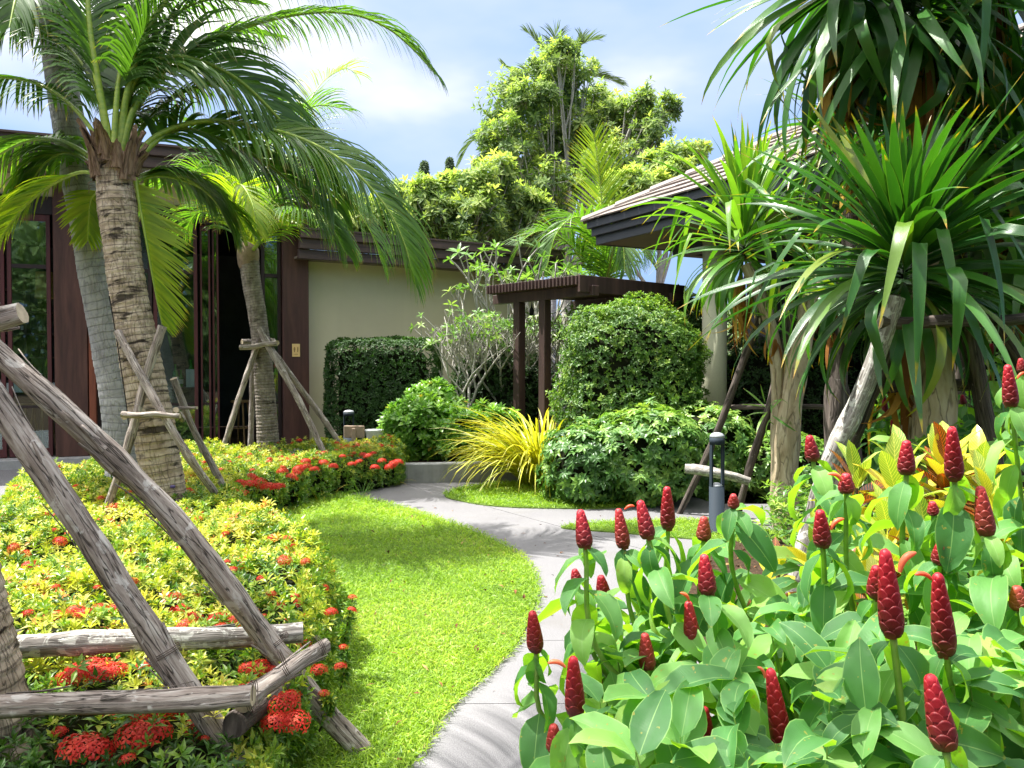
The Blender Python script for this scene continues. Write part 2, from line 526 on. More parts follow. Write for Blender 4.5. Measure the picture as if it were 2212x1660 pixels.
def wood_mat(name, c_dark, c_mid, c_light, scale=1.0, stretch=(14, 1.2), crack=.5, rough=.85, patches=None, bump=.6):
    M = Mat(name)
    uv = M.uv()
    rn = M.n('ShaderNodeObjectInfo').outputs['Random']
    cx = M.n('ShaderNodeCombineXYZ'); M.l(M.math('MULTIPLY', rn, 31.0), cx.inputs[1])
    va = M.n('ShaderNodeVectorMath', operation='ADD'); M.l(uv, va.inputs[0]); M.l(cx.outputs[0], va.inputs[1])
    vec = M.mapv(va.outputs[0], (stretch[0] * scale, stretch[1] * scale, 1))
    a = M.noise(1.0, 8, .68, vec, .5)
    col = M.ramp(a, [(.28, c_dark), (.46, c_mid), (.66, c_light)])
    vec2 = M.mapv(va.outputs[0], (stretch[0] * scale * .8, stretch[1] * scale * .55, 1))
    b = M.noise(1.3, 3, .5, vec2, .3)
    cr_ = M.math('SUBTRACT', 1.0, M.math('MULTIPLY', M.math('ABSOLUTE', M.math('SUBTRACT', b, .5)), 38.0), clamp=True)
    col = M.mix(M.math('MULTIPLY', cr_, crack), col, tuple(x * .18 for x in c_dark))
    if patches:
        n3 = M.noise(patches[1], 4, .6, M.mapv(va.outputs[0], (1.2, 4, 1)), .6)
        f = M.math('MULTIPLY', M.math('SUBTRACT', n3, patches[2]), 18.0, clamp=True)
        col = M.mix(M.math('MULTIPLY', f, .85), col, patches[0])
    hgt = M.math('SUBTRACT', a, M.math('MULTIPLY', cr_, .9))
    return M.done(M.pbr(col, rough, .25, M.bump(hgt, bump, .012)))

def plain(name, col, rough=.6, spec=.4, metal=0.0, nscale=0, namt=.25, bump=0.0, coat=0.0):
    M = Mat(name)
    c = col
    nm = None
    if nscale:
        n = M.noise(nscale, 5, .6, M.obj())
        c = M.ramp(n, [(.25, tuple(x * (1 - namt) for x in col)), (.75, tuple(min(1, x * (1 + namt)) for x in col))])
        if bump: nm = M.bump(n, bump, .01)
    return M.done(M.pbr(c, rough, spec, nm, metal, coat))
# ---------------------------------------------------------------- setting materials
def m_path():
    M = Mat('washed_concrete'); p = M.pos()
    a = M.noise(260, 2, .6, p); b = M.noise(1.6, 5, .6, p); c = M.noise(90, 2, .5, p)
    col = M.ramp(a, [(.30, (.055, .054, .058)), (.5, (.165, .163, .17)), (.72, (.31, .305, .305))])
    col = M.mix(M.math('MULTIPLY', M.math('SUBTRACT', b, .38, clamp=True), 1.6), col, M.mix(1.0, col, (.80, .80, .84), 'MULTIPLY'))
    st = M.math('MULTIPLY', M.math('SUBTRACT', M.noise(.9, 7, .7, p, 1.5), .56, clamp=True), 5.0, clamp=True)
    col = M.mix(M.math('MULTIPLY', st, .75), col, (.13, .125, .118))
    return M.done(M.pbr(col, .8, .3, M.bump(c, .35, .004)))
def m_conc():
    M = Mat('kerb_concrete'); p = M.pos()
    b = M.noise(5, 7, .65, p); s_ = M.noise(1, 4, .6, M.mapv(p, (14, 14, 1.5)))
    col = M.ramp(b, [(.3, (.20, .205, .205)), (.7, (.30, .31, .31))])
    col = M.mix(M.math('MULTIPLY', M.math('SUBTRACT', s_, .5, clamp=True), 2.2), col, (.20, .205, .19))
    return M.done(M.pbr(col, .85, .2, M.bump(b, .4, .006)))
def m_soil():
    M = Mat('soil'); p = M.pos()
    a = M.noise(45, 6, .7, p); b = M.noise(3, 4, .6, p)
    col = M.ramp(a, [(.3, (.018, .012, .008)), (.5, (.06, .038, .024)), (.75, (.15, .09, .055))])
    return M.done(M.pbr(M.mix(M.math('MULTIPLY', b, .5), col, (.05, .035, .02)), .95, .15, M.bump(a, .9, .03)))
def m_turf():
    M = Mat('turf_base'); p = M.pos()
    a = M.noise(60, 5, .7, p); b = M.noise(1.1, 3, .5, p)
    col = M.ramp(a, [(.3, (.05, .09, .012)), (.6, (.12, .22, .025)), (.8, (.2, .27, .05))])
    return M.done(M.pbr(M.mix(M.math('MULTIPLY', b, .3), col, (.16, .17, .05)), .9, .2, M.bump(a, .8, .02)))
MATH = dict(
    path=m_path(), conc=m_conc(), soil=m_soil(), turf=m_turf(),
)
def m_wall():
    M = Mat('painted_render'); p = M.pos()
    a = M.noise(.7, 5, .6, p); b = M.noise(1, 4, .6, M.mapv(p, (5, 5, .5))); c = M.noise(120, 2, .5, p)
    col = M.ramp(a, [(.3, (.54, .495, .33)), (.7, (.62, .57, .39))])
    col = M.mix(M.math('MULTIPLY', M.math('SUBTRACT', b, .55, clamp=True), 1.0), col, (.47, .43, .29))
    return M.done(M.pbr(col, .9, .15, M.bump(c, .2, .003)))
def m_timber(name, d, m, l, axis=(9, 9, .9), rough=.55):
    M = Mat(name); p = M.obj()
    r_ = M.n('ShaderNodeObjectInfo').outputs['Random']
    a = M.noise(1.0, 7, .65, M.mapv(p, axis), .4)
    b = M.noise(1.3, 3, .5, p)
    col = M.ramp(a, [(.28, d), (.5, m), (.75, l)])
    col = M.mix(M.math('MULTIPLY', b, .5), col, M.mix(1.0, col, (.55, .5, .5), 'MULTIPLY'))
    col = M.mix(M.math('MULTIPLY', r_, .3), col, M.mix(1.0, col, (1.5, 1.4, 1.4), 'MULTIPLY'))
    return M.done(M.pbr(col, rough, .4, M.bump(a, .35, .006)))
timber = m_timber('stained_timber', (.032, .014, .011), (.068, .030, .023), (.115, .052, .038))
timber_o = m_timber('orange_timber', (.10, .028, .014), (.19, .055, .026), (.27, .085, .04))
timber_d = m_timber('dark_frame', (.010, .006, .006), (.022, .012, .012), (.04, .022, .02))
timber_r = m_timber('red_frame', (.04, .010, .012), (.08, .02, .022), (.11, .03, .03))
timber_f = m_timber('fascia_timber', (.032, .020, .017), (.066, .042, .035), (.115, .075, .063), (1.2, 1.2, 22))
timber_p = m_timber('pergola_timber', (.025, .016, .014), (.050, .030, .026), (.095, .056, .048))
m_fas_g = plain('grey_fascia', (.045, .050, .060), .5, .4, nscale=6, namt=.12)
m_soffit = plain('soffit_board', (.20, .17, .125), .7, nscale=3, namt=.1)
m_colpaint = plain('sage_column_paint', (.58, .58, .42), .8, .2, nscale=40, namt=.06, bump=.08)
m_stone = plain('step_stone', (.30, .30, .30), .8, .2, nscale=9, namt=.2, bump=.2)
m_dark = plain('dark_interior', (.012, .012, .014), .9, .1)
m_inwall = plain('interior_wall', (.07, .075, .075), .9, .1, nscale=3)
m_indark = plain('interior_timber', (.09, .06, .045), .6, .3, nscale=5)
m_white = plain('counter_white', (.62, .64, .64), .35, .5)
def m_glassf(name, tint, refl=.04):
    M = Mat(name)
    t = M.n('ShaderNodeBsdfTransparent'); t.inputs[0].default_value = (*tint, 1)
    g = M.n('ShaderNodeBsdfGlossy'); g.inputs['Roughness'].default_value = .02; g.inputs[0].default_value = (.85, .95, .95, 1)
    fr = M.n('ShaderNodeFresnel'); fr.inputs[0].default_value = 1.45
    ms = M.n('ShaderNodeMixShader'); M.l(M.math('ADD', fr.outputs[0], refl - .04, clamp=True), ms.inputs[0])
    M.l(t.outputs[0], ms.inputs[1]); M.l(g.outputs[0], ms.inputs[2])
    return M.done(ms.outputs[0])
m_glass = m_glassf('door_glass', (.78, .90, .90), .10)

# ---------------------------------------------------------------- ground
def flat(name, poly, z, mat, thick=0.0, parent=None, kind='structure', uvw=None):
    mb = MB(); n = len(poly)
    V = [(p[0], p[1], z) for p in poly]; F = [tuple(range(n))]
    if thick:
        V += [(p[0], p[1], z - thick) for p in poly]
        F += [(i, i + n, (i + 1) % n + n, (i + 1) % n) for i in range(n)]
    area = sum(poly[i][0] * poly[(i + 1) % n][1] - poly[(i + 1) % n][0] * poly[i][1] for i in range(n))
    if area < 0: F = [f[::-1] for f in F]
    mb.add(V, F)
    o = mb.build(name, mat, parent, smooth=False, origin=Vector((poly[0][0], poly[0][1], 0)) if parent is None else None)
    if kind and parent is None: o['kind'] = kind
    return o
g = MB(); g.add([(-300, -60, -.05), (300, -60, -.05), (300, 500, -.05), (-300, 500, -.05)], [(0, 1, 2, 3)])
ground = tag(g.build('ground', MATH['soil'], smooth=False), kind='structure')

EDGE = [tuple(gp(x, y).xy) for x, y in [(745, 1072), (820, 1088), (900, 1110), (1000, 1141), (1090, 1181), (1140, 1221), (1160, 1280), (1130, 1370), (1060, 1450), (960, 1540), (880, 1660)]]
EDGE = EDGE + [(-.62, 2.5), (-.9, 1.6)]
def sm(P, k=5):
    c = smooth_curve([(p[0], p[1], 0) for p in P], len(P) * k); return [(a[0], a[1]) for a in c]
EDGE_S = sm(EDGE)
LAWN = EDGE_S + [(-2.4, 1.4), (-2.4, 4.5), (-3.2, 7.5), (-2.6, 9.2)]
LAWN2 = smooth_poly([tuple(gp(x, y).xy) for x, y in [(960, 1072), (1010, 1056), (1090, 1046), (1200, 1046), (1320, 1062), (1420, 1085), (1330, 1099), (1200, 1100), (1080, 1096), (1005, 1086)]], 4)
LAWN3 = smooth_poly([tuple(gp(x, y).xy) for x, y in [(1212, 1142), (1280, 1132), (1400, 1126), (1560, 1128), (1700, 1160), (1640, 1178), (1480, 1165), (1330, 1152)]], 4)
BED_R = sm([(.55, .6), (.72, 1.5), (.85, 3), (1.0, 4.4), (1.35, 5.9), (2.0, 6.75), (4, 7.0), (9, 7.0)]) + [(9, .6)]
PATH = [(-1.6, .8), (.9, .8), (1.0, 3), (1.2, 4.5), (1.6, 6.2), (2.4, 7.2), (9, 7.2), (9, 8.55), (2.2, 8.55), (1.8, 10.12), (-2.4, 10.12), (-3.3, 8.6), (-2.3, 6.5), (-1.3, 4.5)]
def clip(poly, n, d):
    """keep n.p >= d"""
    out = []
    for i in range(len(poly)):
        a, b = poly[i], poly[(i + 1) % len(poly)]
        fa = n[0] * a[0] + n[1] * a[1] - d; fb = n[0] * b[0] + n[1] * b[1] - d
        if fa >= 0: out.append(a)
        if fa * fb < 0:
            t = fa / (fa - fb); out.append((a[0] + (b[0] - a[0]) * t, a[1] + (b[1] - a[1]) * t))
    return out
path = tag(empty('path', (0, 5, 0)), kind='structure')
gap = .005
ys = [.8, 1.87, 2.68, 3.49, 4.30]
for a, b in zip(ys[:-1], ys[1:]):
    flat('slab', clip(clip(PATH, (0, 1), a + gap / 2), (0, -1), -(b - gap / 2)), 0.0, MATH['path'], .045, path)
rest = clip(PATH, (0, 1), 4.30 + gap / 2)
jn = Vector((.827, .562)); jd = jn.x * .46 + jn.y * 7.33
flat('slab', clip(rest, (-jn.x, -jn.y), -(jd - gap)), 0.0, MATH['path'], .045, path)
flat('slab', clip(rest, (jn.x, jn.y), jd + gap), 0.0, MATH['path'], .045, path)

lawn = flat('lawn', LAWN, .012, MATH['turf'], .05)
lawn2 = flat('lawn', LAWN2, .010, MATH['turf'], .05)
lawn3 = flat('lawn', LAWN3, .011, MATH['turf'], .05)
TERR = [(-14, 4.2), (-3.4, 4.6), (-3.7, 7.4), (-4.3, 9.2), (-2.5, 11.2), (-2.2, 13.4), (-14, 12.5)]
terrace = flat('terrace', TERR, -.004, MATH['path'], .04)
soil_bed = flat('garden_soil', BED_R, .016, MATH['soil'], .05)

# kerb wall and the raised planting bed it holds
kerbP = [(-2.6, 11.0), (-1.75, 10.25), (-1.32, 10.05), (-.4, 10.2), (.6, 10.32), (1.9, 10.45), (2.0, 9.1)]
kc = sm(kerbP, 4)
mb = MB(); n = len(kc); V = []
for i, (x, y) in enumerate(kc):
    a = Vector(kc[max(0, i - 1)]); b = Vector(kc[min(n - 1, i + 1)]); t = (b - a).normalized(); nn = Vector((-t.y, t.x))
    for off, z in ((0, -.03), (0, .232), (.012, .245), (.148, .245), (.16, .232), (.16, -.03)):
        V.append((x + nn.x * off, y + nn.y * off, z))
F = [(i * 6 + k, (i + 1) * 6 + k, (i + 1) * 6 + k + 1, i * 6 + k + 1) for i in range(n - 1) for k in range(5)] + [(5, 4, 3, 2, 1, 0), tuple((n - 1) * 6 + k for k in range(6))]
mb.add(V, F)
kerb = tag(mb.build('kerb_wall', MATH['conc'], smooth=False), 'low grey concrete kerb wall curving behind the path in front of the leafy green shrubs', 'wall')
planter = flat('planting_bed', [(x, y + .08) for x, y in kc] + [(6, 9.0), (9, 16), (-2.0, 17), (-3.2, 13.4)], .215, MATH['soil'], .3)

# ---------------------------------------------------------------- buildings
class Wall:
    """a straight wall frame: a runs along it, b towards the camera, z up"""
    def __init__(s, O, u):
        s.O = Vector(O); s.u = Vector(u).normalized(); s.n = Vector((s.u.y, -s.u.x))
        s.rot = Matrix(((s.u.x, s.n.x, 0), (s.u.y, s.n.y, 0), (0, 0, 1)))
    def p(s, a, b, z): 
        q = s.O + s.u * a + s.n * b; return Vector((q.x, q.y, z))
    def at(s, x, b=0.0):
        k = (x - 1106) / F_PX; O = s.O + s.n * b
        return (k * O.y - O.x) / (s.u.x - k * s.u.y)
    def box(s, mb, a0, a1, b0, b1, z0, z1, mat=0, bev=0.0):
        c = s.p((a0 + a1) / 2, (b0 + b1) / 2, (z0 + z1) / 2)
        # mirrored frame keeps outward faces: swap sign of b axis
        r3 = Matrix(((s.u.x, -s.n.x, 0), (s.u.y, -s.n.y, 0), (0, 0, 1)))
        mb.box(c, (abs(a1 - a0), abs(b1 - b0), abs(z1 - z0)), r3, mat, bev)
        return mb
def part(W, name, dims, mat, parent, bev=0.004):
    m_ = MB(); W.box(m_, *dims, bev=bev)
    # keep an own origin so the wood grain runs in the part's own space
    c = Vector(np.concatenate(m_.V).mean(axis=0))
    m_.V = [v - np.array(c) for v in m_.V]
    me = m_.mesh(name, mat, False)
    o = bpy.data.objects.new(name, me); COL.objects.link(o); o.parent = parent; o.location = c - wloc(parent)
    return o
W1 = Wall((-7.46, 11.6), (.932, .364))
A = W1.at
bar = empty('restaurant_building', W1.p(0, 0, 0), 'brown timber restaurant building with tall glass doors and bottle shelves behind the palms', 'building')
aL, aR = -5.0, A(668)
part(W1, 'step', (aL, aR + .1, -.3, .30, -.04, .13), m_stone, bar, .01)
part(W1, 'floor', (aL, aR, -5.2, -.3, -.02, .128), m_indark, bar)
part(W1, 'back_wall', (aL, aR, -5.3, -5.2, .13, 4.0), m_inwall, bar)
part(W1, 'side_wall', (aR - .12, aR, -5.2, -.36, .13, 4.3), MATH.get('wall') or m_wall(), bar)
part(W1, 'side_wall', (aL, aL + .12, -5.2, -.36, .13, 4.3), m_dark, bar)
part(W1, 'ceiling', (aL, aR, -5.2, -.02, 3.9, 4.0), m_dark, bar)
part(W1, 'header_beam', (aL, aR, -.2, .02, 3.72, 3.98), timber_d, bar)
wallm = m_wall()
part(W1, 'upper_wall', (aL, aR, -.22, -.02, 3.98, 4.30), wallm, bar)
part(W1, 'soffit', (aL, aR + .13, -.1, .84, 4.302, 4.34), m_soffit, bar)
for k, (b, z0, z1) in enumerate([(.90, 4.34, 4.50), (.96, 4.505, 4.66)]):
    part(W1, 'fascia_board', (aL, aR + .20, b - .06, b, z0, z1), timber_f, bar)
    part(W1, 'fascia_board', (aR + .14 + k * .06, aR + .20 + k * .06, -3.0, b - .062, z0, z1), timber_f, bar)
# roof: courses of flat tiles rising away
roof = MB()
for i in range(14):
    b0 = 1.0 - i * .4
    z0 = 4.665 + i * .05
    V = [W1.p(aL, b0, z0), W1.p(aR + .30 - i * .2, b0, z0), W1.p(aR + .30 - i * .2, b0 - .42, z0 + .055), W1.p(aL, b0 - .42, z0 + .055),
         W1.p(aL, b0, z0 - .03), W1.p(aR + .30 - i * .2, b0, z0 - .03)]
    roof.add(V, [(0, 1, 2, 3), (4, 5, 1, 0)])
roof.build('roof', timber_f, bar, False)
# columns
for (x0, x1, b0, b1, m_) in [(118, 190, -.3, .10, timber), (192, 207, -.28, .13, timber_o), (612, 668, -.34, .16, timber)]:
    part(W1, 'column', (A(x0, b1), A(x1, b1), b0, b1, .13, 4.30), m_, bar, .008)
part(W1, 'column', (-2.9, -2.3, -.3, .10, .13, 4.30), timber, bar, .008)
# frames and glass leaves
def door(x0, x1, b=0.0, open_=False, fm=timber_r, transom=True, fw=.055):
    a0, a1 = A(x0, b), A(x1, b)
    f = part(W1, 'door', (a0, a0 + fw, b - .05, b, .14, 3.715), fm, bar)
    part(W1, 'stile', (a1 - fw, a1, b - .05, b, .14, 3.715), fm, f, .003)
    part(W1, 'rail', (a0 + fw, a1 - fw, b - .048, b - .003, .14, .26), fm, f, .003)
    part(W1, 'rail', (a0 + fw, a1 - fw, b - .048, b - .003, 3.62, 3.715), fm, f, .003)
    if transom: part(W1, 'rail', (a0 + fw, a1 - fw, b - .046, b - .005, 2.92, 2.98), timber_d, f, .003)
    part(W1, 'rail', (a0 + fw, a1 - fw, b - .046, b - .005, .86, .90), timber_d, f, .003)
    part(W1, 'pane', (a0 + fw, a1 - fw, b - .030, b - .024, .26, 3.62), m_glass, f, 0)
door(-140, -62); door(-58, 12); door(18, 112); door(209, 330, fm=timber_d); door(333, 428, fm=timber_r)
door(434, 456, -.05, fm=timber_r, fw=.03, transom=False); door(460, 474, -.10, fm=timber_r, fw=.03, transom=False)
door(566, 608, -.02, fm=timber_d)
# the bar inside: counter, shelves of bottles, stools
cnt = empty('bar_counter', W1.p(0, -1.6, .13), 'pale topped bar counter seen through the left glass doors', 'counter')
part(W1, 'counter_front', (-2.6, A(190), -2.0, -1.55, .13, 1.05), m_indark, cnt)
part(W1, 'counter_top', (-2.7, A(200), -2.05, -1.45, 1.05, 1.20), m_white, cnt)
cnt2 = empty('bar_counter', W1.p(3, -2.0, .13), 'pale counter end beside the green bottles behind the middle glass door', 'counter')
part(W1, 'counter_front', (A(290), A(425), -2.2, -1.8, .13, 1.05), m_indark, cnt2)
part(W1, 'counter_top', (A(270), A(428), -2.25, -1.7, 1.05, 1.10), m_indark, cnt2)
part(W1, 'till', (A(402, -1.9), A(426, -1.9), -2.1, -1.8, 1.10, 1.42), m_white, cnt2)
shelf = empty('bottle_shelf', W1.p(0, -3.4, .13), 'dark open shelving holding wine bottles behind the left glass doors', 'shelving')
for z in (1.18, 1.62, 2.05, 2.45, 2.85):
    part(W1, 'shelf', (-2.4, 1.9, -3.75, -3.35, z, z + .035), m_indark, shelf)
for a in (-2.4, -.3, 1.87): part(W1, 'upright', (a, a + .05, -3.75, -3.36, .13, 3.2), m_indark, shelf)
def glassy(name, col, r=.08):
    M = Mat(name); t = M.n('ShaderNodeBsdfTransparent'); t.inputs[0].default_value = (*col, 1)
    p = M.pbr(col, r, .6); ms = M.n('ShaderNodeMixShader'); ms.inputs[0].default_value = .65
    M.l(t.outputs[0], ms.inputs[1]); M.l(p, ms.inputs[2]); return M.done(ms.outputs[0])
gl_cols = [glassy('bottle_green', (.04, .12, .05)), glassy('bottle_brown', (.10, .04, .015)), glassy('bottle_clear', (.35, .42, .40)), glassy('bottle_lime', (.06, .42, .04))]
m_label = plain('paper_label', (.7, .68, .6), .7)
def lathe(prof, segs=14):
    P = np.array([[0, 0, z] for r_, z in prof]); V = []; 
    ang = np.arange(segs) / segs * 2 * PI
    for r_, z in prof: V += [(r_ * math.cos(a), r_ * math.sin(a), z) for a in ang]
    n = len(prof); F = [(i * segs + j, i * segs + (j + 1) % segs, (i + 1) * segs + (j + 1) % segs, (i + 1) * segs + j) for i in range(n - 1) for j in range(segs)]
    F += [tuple(range(segs - 1, -1, -1)), tuple(range((n - 1) * segs, n * segs))]
    return np.array(V), F
bot_me = []
for m_ in gl_cols:
    b_ = MB(); V, F = lathe([(.034, 0), (.037, .01), (.037, .18), (.030, .205), (.014, .235), (.013, .29), (.015, .292), (.015, .305)]); b_.add(V, F)
    V, F = lathe([(.0378, .06), (.0378, .14)]); b_.add(V, F[:14], mat=1); bot_me.append(b_.mesh('bottle', [m_, m_label]))
def bottle(p, k, s=1.0, label='', group='bottles on the bar shelves'):
    o = bpy.data.objects.new('bottle', bot_me[k]); COL.objects.link(o); o.location = p; o.scale = (s, s, s)
    tag(o, label, 'bottle', group)
r_ = np.random.default_rng(3)
for z in (1.215, 1.655, 2.085):
    nb = 0
    for i in range(15):
        if r_.random() < .25: continue
        nb += 1
        bottle(W1.p(-2.2 + i * .27 + r_.uniform(-.04, .04), -3.5, z), int(r_.integers(0, 3)), r_.uniform(.8, 1.05), '%s wine bottle%s on the %s bottle shelf behind the left glass doors' % (ORD[nb - 1], '' if nb == 1 else ' from the left', {1.215: 'lowest', 1.655: 'middle', 2.085: 'highest'}[z]))
for x, s_ in ((383, 1.35), (417, 1.6), (395, 1.0)):
    bottle(W1.p(A(x - 4, -1.95), -1.95, 1.10), 3, s_, {383: 'bright green bottle left of the tallest on the middle counter', 417: 'tallest bright green bottle on the counter right of the thick palm trunk', 395: 'shortest bright green bottle between two taller ones on the counter'}[x], 'green bottles on the counter')
stool_mat = plain('stool_wood', (.30, .19, .09), .6, nscale=12)
def stool(p, label):
    s_ = empty('bar_stool', p, label, 'stool', 'bar stools inside the glass doors')
    z0 = p.z
    b_ = MB(); V, F = lathe([(.16, 0), (.17, .01), (.17, .03), (.15, .04)]); b_.add(V + np.array([p.x, p.y, z0 + .72]), F); b_.build('seat', stool_mat, s_)
    for k in range(4):
        a = k * PI / 2 + .6; b_ = MB(); add_tube(b_, [(p.x + .11 * math.cos(a), p.y + .11 * math.sin(a), z0 + .72), (p.x + .2 * math.cos(a), p.y + .2 * math.sin(a), z0)], .016, 6); b_.build('leg', stool_mat, s_)
    b_ = MB()
    add_tube(b_, [(p.x + .167 * math.cos(a), p.y + .167 * math.sin(a), z0 + .28) for a in [k * PI / 2 + .6 for k in (0, 1, 2, 3, 4)]], .011, 6); b_.build('foot_ring', stool_mat, s_)
for x, l in ((52, 'wooden bar stool seen through the leftmost glass door'), (88, 'wooden bar stool just left of the wide brown column'), (232, 'wooden bar stool behind the glass right of the orange column edge'),
             (262, 'wooden bar stool behind the grey palm trunk'), (520, 'wooden bar stool inside the open doorway by the small palm')):
    stool(W1.p(A(x, -.9), -.95, .13), l)
lampm = Mat('lamp_shade'); lampm = lampm.done(lampm.pbr((.42, .30, .10), .7, .2))
lp = empty('pendant_lamp', W1.p(A(100, -2.3), -2.3, 3.1), 'yellow pendant lamp shade hanging behind the left glass door', 'lamp')
b_ = MB(); V, F = lathe([(.16, -.45), (.14, 0)]); b_.add(V + np.array(lp.location), F[:14]); b_.build('lamp_shade', lampm, lp)
b_ = MB(); add_tube(b_, [lp.location, lp.location + Vector((0, 0, .8))], .006, 5); b_.build('cord', m_dark, lp)

# brass plaque on the right column
m_brass = plain('brass_plate', (.72, .50, .20), .35, .6, nscale=30, namt=.1)
m_engr = plain('engraved_mark', (.30, .18, .06), .6)
pl = empty('sign_plaque', W1.p(A(640, .16), .162, 1.72), 'small gold plaque with two engraved figures on the brown column', 'sign')
ap = A(640, .17)
part(W1, 'plate', (ap - .062, ap + .062, .161, .170, 1.63, 1.84), m_brass, pl, .003)
for s_ in (-1, 1):
    for z0, z1, w in ((1.775, 1.79, .008), (1.735, 1.772, .014 if s_ < 0 else .010), (1.705, 1.735, .008)):
        part(W1, 'mark', (ap + s_ * .026 - w, ap + s_ * .026 + w, .1695, .1712, z0, z1), m_engr, pl, 0)
part(W1, 'mark', (ap - .03, ap + .03, .1695, .1712, 1.668, 1.676), m_engr, pl, 0)

# beige wing
W2 = Wall((-3.36, 13.25), (.86, .51))
WE = W2.at(1150)
wing = empty('beige_wing', W2.p(0, 0, 0), 'plain beige rendered wall under a dark timber roof edge behind the clipped hedge', 'building')
part(W2, 'wall', (-.12, WE, -.25, 0, 0, 3.22), wallm, wing)
part(W2, 'side_wall', (WE, WE + .2, -4, 0, 0, 3.22), wallm, wing)
part(W2, 'soffit', (-.3, WE + .3, -.02, .48, 3.215, 3.25), m_soffit, wing)
for b, z0, z1 in ((.50, 3.19, 3.34), (.56, 3.345, 3.50), (.62, 3.505, 3.66)):
    part(W2, 'fascia_board', (-.32, WE + .34, b - .09, b, z0, z1), timber_f, wing)
rf = MB(); 
for i in range(9):
    b0 = .64 - i * .45; z0 = 3.665 + i * .04
    rf.add([W2.p(-.4, b0, z0), W2.p(WE + .36, b0, z0), W2.p(WE + .36, b0 - .47, z0 + .045), W2.p(-.4, b0 - .47, z0 + .045), W2.p(-.4, b0, z0 - .03), W2.p(WE + .36, b0, z0 - .03)], [(0, 1, 2, 3), (4, 5, 1, 0)])
rf.build('roof', timber_f, wing, False)

# ---------------------------------------------------------------- pavilion on the right
E = Vector((1.12, 12.0)); e1 = Vector((.466, -.885)).normalized(); e2 = Vector((-e1.y, e1.x))
TP = math.tan(R(28)); EZ = 3.66
pav = empty('pavilion', (E.x, E.y, 0), 'grey shingled hip roof pavilion standing on a round sage column at the right', 'building')
def pe(s_, d, z): q = E + e1 * s_ + e2 * d; return Vector((q.x, q.y, z))
def m_shingle():
    M = Mat('roof_shingle'); p = M.obj(); r_ = M.n('ShaderNodeObjectInfo').outputs['Random']
    a = M.noise(14, 5, .6, p)
    col = M.ramp(r_, [(0, (.17, .145, .13)), (.5, (.24, .205, .185)), (1, (.31, .27, .245))])
    col = M.mix(M.math('MULTIPLY', a, .5), col, (.13, .115, .105))
    return M.done(M.pbr(col, .85, .2, M.bump(a, .3, .006)))
shm = m_shingle()
course = .30; ch = course * math.cos(R(28))
tn = Vector((e2.x * math.cos(R(28)), e2.y * math.cos(R(28)), math.sin(R(28))))   # up the slope
nz_ = tn.cross(Vector((e1.x, e1.y, 0))); nz_ = -nz_ if nz_.z < 0 else nz_
rs = np.random.default_rng(12)
for i in range(12):
    d0 = -.04 + i * ch
    s0 = max(-.06, d0 - .02); k = 0
    s_ = s0 - (.17 if i % 2 else 0)
    while s_ < 5.4:
        a0 = max(s_, d0); a1 = s_ + .33
        s_ += .335
        if a1 <= a0 + .03: continue
        lift = .028 + rs.uniform(0, .006); b_ = MB()
        base = lambda s2, d2, h: pe(s2, d2, EZ + d2 * TP) + nz_ * h
        sl = a0 if a0 > s_ - .335 else None
        dtop = min(ch + .03, a1 - d0)
        a0t = max(a0, d0 + ch + .03) if sl is not None else a0
        a0t = min(a0t, a1)
        V = [base(a0, d0, lift), base(a1 - .006, d0, lift), base(a1 - .006, d0 + ch + .03, .004), base(a0t, d0 + ch + .03, .004)]
        V += [v - nz_ * .018 for v in V]
        b_.add(V, [(0, 1, 2, 3), (4, 7, 6, 5), (0, 4, 5, 1), (1, 5, 6, 2), (3, 2, 6, 7), (0, 3, 7, 4)])
        c = V[0].copy(); b_.V = [v - np.array(c) for v in b_.V]
        me = b_.mesh('shingle', shm, False); o = bpy.data.objects.new('shingle', me); COL.objects.link(o); o.parent = pav; o.location = c - wloc(pav)
# roof body under the shingles, hip plane facing away
rb = MB()
rb.add([pe(0, 0, EZ), pe(6, 0, EZ), pe(6, 6, EZ + 6 * TP - .01), pe(0, 6, EZ), pe(6, 0, EZ - .02), pe(0, 0, EZ - .02), pe(0, 6, EZ - .02)], [(0, 2, 1), (0, 3, 2)])
rb.build('roof_deck', shm, pav, False)
hp = MB()
for i in range(15):
    s_ = -.05 + i * .36
    V = []
    for ss, h in ((s_, .055), (s_ + .40, .03)):
        c = pe(ss, ss, EZ + ss * TP); 
        for off, dz in ((-.11, -.035), (0, .035), (.11, -.035)):
            q = c + Vector(((e1.x - e2.x) * off * .7, (e1.y - e2.y) * off * .7, dz + h)); V.append(q)
    V += [v - Vector((0, 0, .03)) for v in V]
    hp_ = MB(); hp_.add(V, [(0, 1, 4, 3), (1, 2, 5, 4), (0, 6, 7, 1), (1, 7, 8, 2), (0, 3, 9, 6), (2, 8, 11, 5), (6, 9, 10, 7), (7, 10, 11, 8), (3,4,10,9),(4,5,11,10)])
    hp_.build('hip_tile', shm, pav, False)
def pbox(name, s0, s1, d0, d1, z0, z1, mat):
    b_ = MB(); c = pe((s0 + s1) / 2, (d0 + d1) / 2, (z0 + z1) / 2)
    b_.box((0, 0, 0), (s1 - s0, d1 - d0, z1 - z0), Matrix(((e1.x, e2.x, 0), (e1.y, e2.y, 0), (0, 0, 1))), bev=.004)
    me = b_.mesh(name, mat, False); o = bpy.data.objects.new(name, me); COL.objects.link(o); o.parent = pav; o.location = c - wloc(pav); return o
